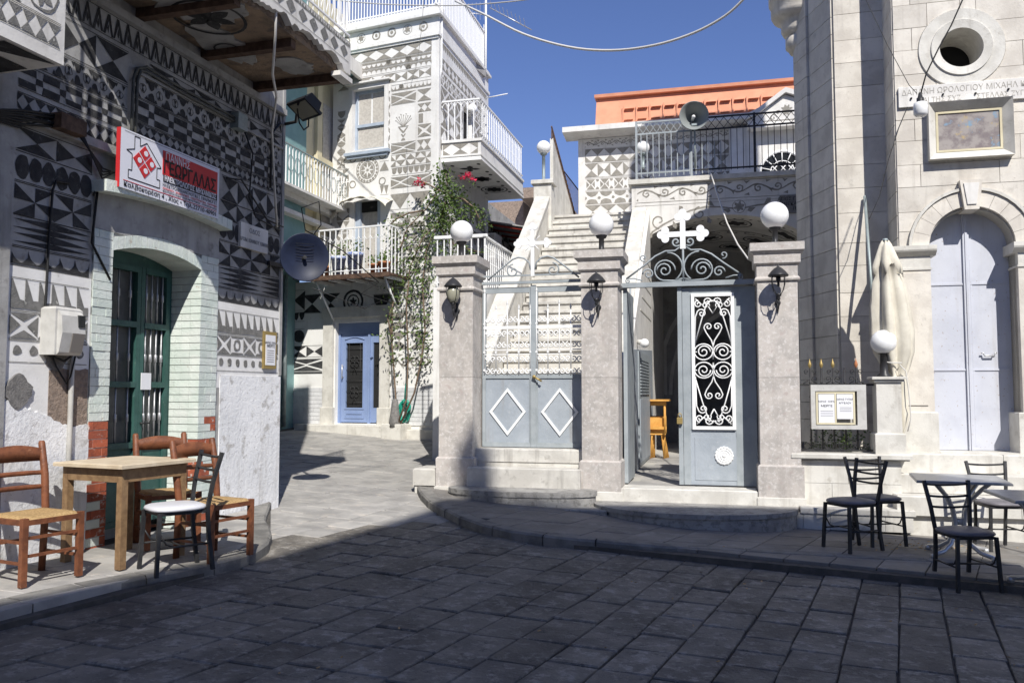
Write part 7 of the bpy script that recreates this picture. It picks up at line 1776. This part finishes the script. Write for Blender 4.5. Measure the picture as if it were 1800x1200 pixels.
def metalchair(cush):
    t = thing('metal_chair', 'x', 'chair', W0, (0, 0, 0), 'black metal cafe chairs'); 
    for s in (-1, 1):
        mb = M(); sqbar(mb, (s * .185, .19, 0), (s * .165, .17, .45), .027, .027); part('front_leg', mb, m_ib, t)
        mb = M(); mb.tube([(s * .155, -.235, 0), (s * .15, -.20, .25), (s * .155, -.185, .46), (s * .175, -.215, .66), (s * .20, -.27, .875)], [.020, .019, .019, .019, .019], 4); part('back_post', mb, m_ib, t)
        mb = M(); mb.tube([(s * .160, -.2, .20), (s * .176, .175, .20)], .008, 6); mb.tube([(s * .17, .06, .20), (s * .168, .12, .225), (s * .168, .165, .30)], .007, 5); part('side_rung', mb, m_ib, t)
    mb = M(); mb.tube([(-.168, .0, .20), (.168, .0, .20)], .008, 6); part('cross_rung', mb, m_ib, t)
    mb = M(); mb.box(-.165, .165, -.18, .17, .43, .452); part('seat_frame', mb, m_ib, t)
    mb = M(); n = 28; pr = [(.0, .012), (.88, .010), (.98, .018), (1.0, .030), (.97, .042), (.85, .052), (.5, .058), (.001, .059)]
    for (r, z) in pr:
        for j in range(n):
            a = 2 * pi * j / n; ca, sa = cos(a), sin(a); q = (abs(ca) ** 3.2 + abs(sa) ** 3.2) ** (-1 / 3.2); mb.v.append((.205 * r * ca * q, -.0 + .205 * r * sa * q, .442 + z))
    for k in range(len(pr) - 1):
        for j in range(n): a = k * n + j; b = k * n + (j + 1) % n; mb.f.append([a, b, b + n, a + n]); mb.sm.append(True)
    part('cushion', mb, cush, t)
    for (z, w, y) in ((.845, .19, -.262), (.745, .178, -.235), (.655, .168, -.212)):
        mb = M(); mb.tube([(w * (-1 + 2 * i / 8), y - .022 * (1 - (-1 + 2 * i / 8) ** 2), z - .012 * (1 - (-1 + 2 * i / 8) ** 2)) for i in range(9)], .0105, 6); part('back_slat', mb, m_ib, t)
    return t
def place(o, x, y, z, deg, label): o.matrix_world = chair_m(x, y, z, R(deg)); o['label'] = label; return o
zL = lambda x, y: gz(x, y) + SWH + .004
w1 = taverna(); place(w1, -3.36, 5.90, zL(-3.36, 5.90), -27, 'brown wooden rush-seat chair at the left edge, facing the table, back against the wall')
w2 = dup(w1, chair_m(-2.98, 7.22, zL(-2.98, 7.22), R(-52)), 'brown rush-seat chair behind the table, in front of the green door')
w3 = dup(w1, chair_m(-2.42, 6.80, zL(-2.42, 6.80), R(-28)), 'brown rush-seat chair right of the black chair, nearest the kerb corner')
c1 = metalchair(m_cush); place(c1, -2.54, 6.30, zL(-2.54, 6.30), 222, 'black metal chair with white cushion in front of the wooden table'); c1['group'] = 'black metal cafe chairs'
c2 = metalchair(m_cushg); place(c2, 3.36, 8.28, zL(3.36, 8.28), 200, 'black metal chair with dark cushion, leftmost of those by the church, turned to the left')
dup(c2, chair_m(3.80, 8.68, zL(3.80, 8.68), R(-82)), 'black metal chair with its back against the low white wall, behind the leftmost one')
cz_ = gz(3.87, 7.15)
dup(c2, chair_m(3.87, 7.15, cz_ + .003, R(-88)), 'black metal chair standing down in the street, in front of the silver-legged table')
dup(c2, chair_m(5.03, 8.62, zL(5.03, 8.62), R(-95)), 'black metal chair behind the two grey tables, nearest the church door')
# wooden table
t = thing('wooden_table', 'square wooden table with bleached top and thick square legs, between the chairs at the left', 'table', W0, (-3.05, 6.60, zL(-3.05, 6.6)))
Mt = Matrix.Translation((-3.06, 6.61, zL(-3.05, 6.6))) @ Matrix.Rotation(R(-23.5), 4, 'Z'); h = .315
mb = M(); mb.cbox(-h - .05, h + .05, -h - .05, h + .05, .745, .775, .006, Mt); part('top', mb, m_tabt, t)
mb = M(); 
for (a, b, c, e) in ((-h + .05, h - .05, -h, -h + .022), (-h + .05, h - .05, h - .022, h), (-h, -h + .022, -h + .05, h - .05), (h - .022, h, -h + .05, h - .05)): mb.box(a, b, c, e, .64, .745, Mt)
part('apron', mb, m_tabw, t)
for sx in (-1, 1):
    for sy in (-1, 1):
        x0, y0 = sx * (h - .0275), sy * (h - .0275); mb = M(); mb.box(x0 - .0275, x0 + .0275, y0 - .0275, y0 + .0275, 0, .744, Mt); part('leg', mb, m_tabw, t)
def grey_table(label, x, y, deg, hx=.40, hy=.40):
    z = zL(x, y); t = thing('cafe_table', label, 'table', W0, (x, y, z), 'grey topped cafe tables'); Mt = Matrix.Translation((x, y, z)) @ Matrix.Rotation(R(deg), 4, 'Z')
    mb = M(); mb.cbox(-hx, hx, -hy, hy, .725, .75, .008, Mt); part('top', mb, m_ttop, t)
    for k in range(4):
        a = R(45 + 90 * k); ca, sa = cos(a), sin(a)
        mb = M(); mb.tube([tuple(Mt @ Vector((r * ca, r * sa, zz))) for (r, zz) in ((.33, .722), (.25, .66), (.14, .56), (.075, .44), (.055, .32), (.065, .22), (.12, .12), (.22, .06), (.36, .035))], [.020] * 9, 8)
        q = Mt @ Vector((.36 * ca, .36 * sa, 0)); mb.lathe([(.001, 0), (.03, 0), (.03, .04), (.001, .045)], tuple(q), 10); part('curved_leg', mb, m_silver, t)
    mb = M(); mb.lathe([(.001, .30), (.05, .30), (.05, .36), (.001, .36)], (x, y, z), 12); part('hub', mb, m_silver, t)
grey_table('grey topped table with curved silver legs, between the chairs before the church', 4.36, 8.15, -21)
grey_table('grey topped table cut off by the right edge of the picture', 4.36, 6.72, -14)

# ================================================================== CLIMBING BOUGAINVILLEA
b = thing('bougainvillea', 'climbing bougainvillea with thin hanging stems and a few red flowers on the tower house', 'climbing plant', T, (-.75, -.4, 1.0))
rr = random.Random(21)
pT = lambda px, py, d=-.25: (T.p(px, py, d)[0], d, T.p(px, py, d)[1])
paths = [[(700, 745), (694, 690), (688, 600), (690, 520), (700, 450), (715, 400), (745, 370), (775, 330)], [(704, 745), (730, 690), (742, 640), (748, 580), (742, 500), (752, 440), (770, 390), (790, 340), (785, 305)],
         [(702, 745), (712, 700), (716, 620), (712, 540), (720, 470), (745, 420), (780, 380)], [(690, 600), (684, 560), (690, 530)], [(745, 370), (720, 375), (695, 385), (682, 400)], [(780, 340), (760, 328), (740, 318)], [(790, 345), (815, 350), (835, 365), (850, 395)], [(770, 400), (800, 430), (830, 440), (855, 445)]]
mb = M()
for k, P in enumerate(paths): mb.tube([pT(x + rr.uniform(-3, 3), y, -.28 - .03 * (k % 3)) for x, y in P], [.016 * (1 - .7 * i / len(P)) + .004 for i in range(len(P))], 5)
part('stems', mb, m_stem, b)
mb = M()
def leaves(mb, cx, cy, sx, sy, n, d0=-.3, dd=.15, sz=.038):
    for _ in range(n):
        x, y = rr.gauss(cx, sx), rr.gauss(cy, sy); d = d0 + rr.uniform(-dd, dd)
        c = Vector(pT(x, y, d)); u = Vector((rr.uniform(-1, 1), rr.uniform(-1, 1), rr.uniform(-1, .6))).normalized(); v = u.cross(Vector((rr.uniform(-1, 1), rr.uniform(-1, 1), rr.uniform(-1, 1)))).normalized()
        s = sz * rr.uniform(.6, 1.25); w = u.cross(v) * s * .18
        mb.face([c - u * s, c - u * s * .2 + v * s * .55 + w, c + u * s, c - u * s * .2 - v * s * .55 + w])
for (cx, cy, sx, sy, n) in ((778, 312, 9, 12, 130), (785, 345, 16, 16, 420), (782, 385, 18, 20, 520), (775, 425, 20, 14, 380), (792, 440, 22, 7, 160), (828, 372, 14, 8, 90), (850, 392, 7, 8, 40), (840, 442, 16, 4, 60), (745, 400, 14, 12, 150), (706, 388, 13, 8, 130), (690, 405, 9, 12, 110), (712, 425, 16, 14, 220), (735, 450, 18, 14, 200), (700, 465, 16, 14, 260), (722, 485, 20, 14, 260), (745, 495, 12, 18, 160), (700, 510, 14, 14, 200), (690, 545, 9, 18, 120), (688, 590, 6, 24, 110), (694, 640, 6, 16, 60), (730, 525, 14, 14, 150), (745, 560, 13, 16, 160), (748, 600, 12, 16, 150), (735, 620, 14, 8, 90), (746, 640, 8, 8, 60), (722, 585, 20, 14, 70), (664, 588, 6, 4, 24), (712, 570, 16, 18, 70)):
    leaves(mb, cx, cy, sx * 1.05, sy * .9, int(n * (1.35 if cy < 400 and cx > 755 else .45)))
part('foliage', mb, m_leaf, b, kind='stuff')
mb = M()
for (cx, cy) in ((822, 307), (830, 315), (815, 313), (738, 318), (745, 324), (733, 322)): leaves(mb, cx, cy, 3.5, 3, 26, -.32, .06, .03)
part('flowers', mb, m_flower, b)
mb = M(); tx, td, tz_ = pT(694, 745, -.32); mb.lathe([(.001, 0), (.12, 0), (.11, .12), (.085, .3), (.06, .5), (.045, .55), (.001, .55)], (tx, td, .98), 14); part('cloth_wrapped_base', mb, m_patch, b)
# green hose
t = thing('garden_hose', 'coiled bright green garden hose hanging on the tiled wall right of the blue door', 'hose', T, pT(712, 745, -.08))
mb = M(); hx, _, hz_ = pT(712, 722, -.1)
pts = []
for i in range(100):
    a = i * .42; r = .12 + .03 * sin(i * .7); pts.append((hx + r * cos(a) * .85 + .01 * sin(i), -.08 - .001 * i, hz_ + (.20 + .03 * sin(i * .3)) * sin(a) - .0))
mb.tube(pts, .011, 5); mb.tube([(hx - .02, -.09, hz_ + .2), (hx, -.1, hz_ + .45), (hx + .04, -.08, hz_ + .75)], .011, 5); part('coil', mb, m_hose, t)
# overhead cables
def cable(name, pts, r, mt_, label):
    P = []
    for (px, py, Y) in pts: rx_ = ray(px, py); k = Y / rx_[1]; P.append((rx_[0] * k, Y, EYE + rx_[2] * k))
    out = []
    for i in range(len(P) - 1):
        p0 = Vector(P[max(i - 1, 0)]); p1 = Vector(P[i]); p2 = Vector(P[i + 1]); p3 = Vector(P[min(i + 2, len(P) - 1)])
        for q in range(5):
            u = q / 5; out.append(.5 * ((2 * p1) + (-p0 + p2) * u + (2 * p0 - 5 * p1 + 4 * p2 - p3) * u * u + (-p0 + 3 * p1 - 3 * p2 + p3) * u ** 3))
    out.append(Vector(P[-1])); mb = M(); mb.tube(out, r, 6); solo(name, mb, mt_, label, 'cable', W0, P[0])
cable('overhead_cable', [(800, 2, 14), (850, 25, 13.2), (920, 60, 12.2), (1000, 83, 11.4), (1075, 89, 10.8), (1150, 80, 10.2), (1220, 58, 9.8), (1275, 28, 9.5), (1310, -4, 9.3)], .017, m_cablew, 'thick pale cable sagging across the blue sky from the tower roof')
cable('overhead_cable', [(580, 0, 15), (680, 8, 14), (800, 10, 13), (900, 3, 12), (960, -6, 11)], .010, m_cablew, 'thin pale cable crossing almost level above the tower roof railing')
cable('hanging_wire', [(745, -10, 12), (742, 40, 13), (733, 110, 14.5), (722, 150, 15.6)], .004, m_cablew, 'thin wire dropping in front of the tower house to its upper wall')
mb = M(); rl = random.Random(12)
for _ in range(150):
    if rl.random() < .6: x, y = rl.gauss(4.35, .35), rl.gauss(8.62, .16)
    else: x, y = rl.uniform(-2, 4), rl.uniform(4.2, 8.2)
    if inside((x, y), REG_R): z = gz(x, y) + SWH + .004
    else: z = gz(x, y) + .006
    a = rl.uniform(0, 6.28); l = rl.uniform(.008, .022); u = Vector((cos(a) * l, sin(a) * l, rl.uniform(0, .006))); v = Vector((-sin(a) * l * .45, cos(a) * l * .45, .004)); c = Vector((x, y, z))
    mb.face([c - u, c - v, c + u, c + v])
solo('dry_leaves', mb, m_straw, 'few dry leaves lying on the paving, most below the silver-legged table', 'leaves', W0, (4.3, 8.6, .1), kind='stuff')
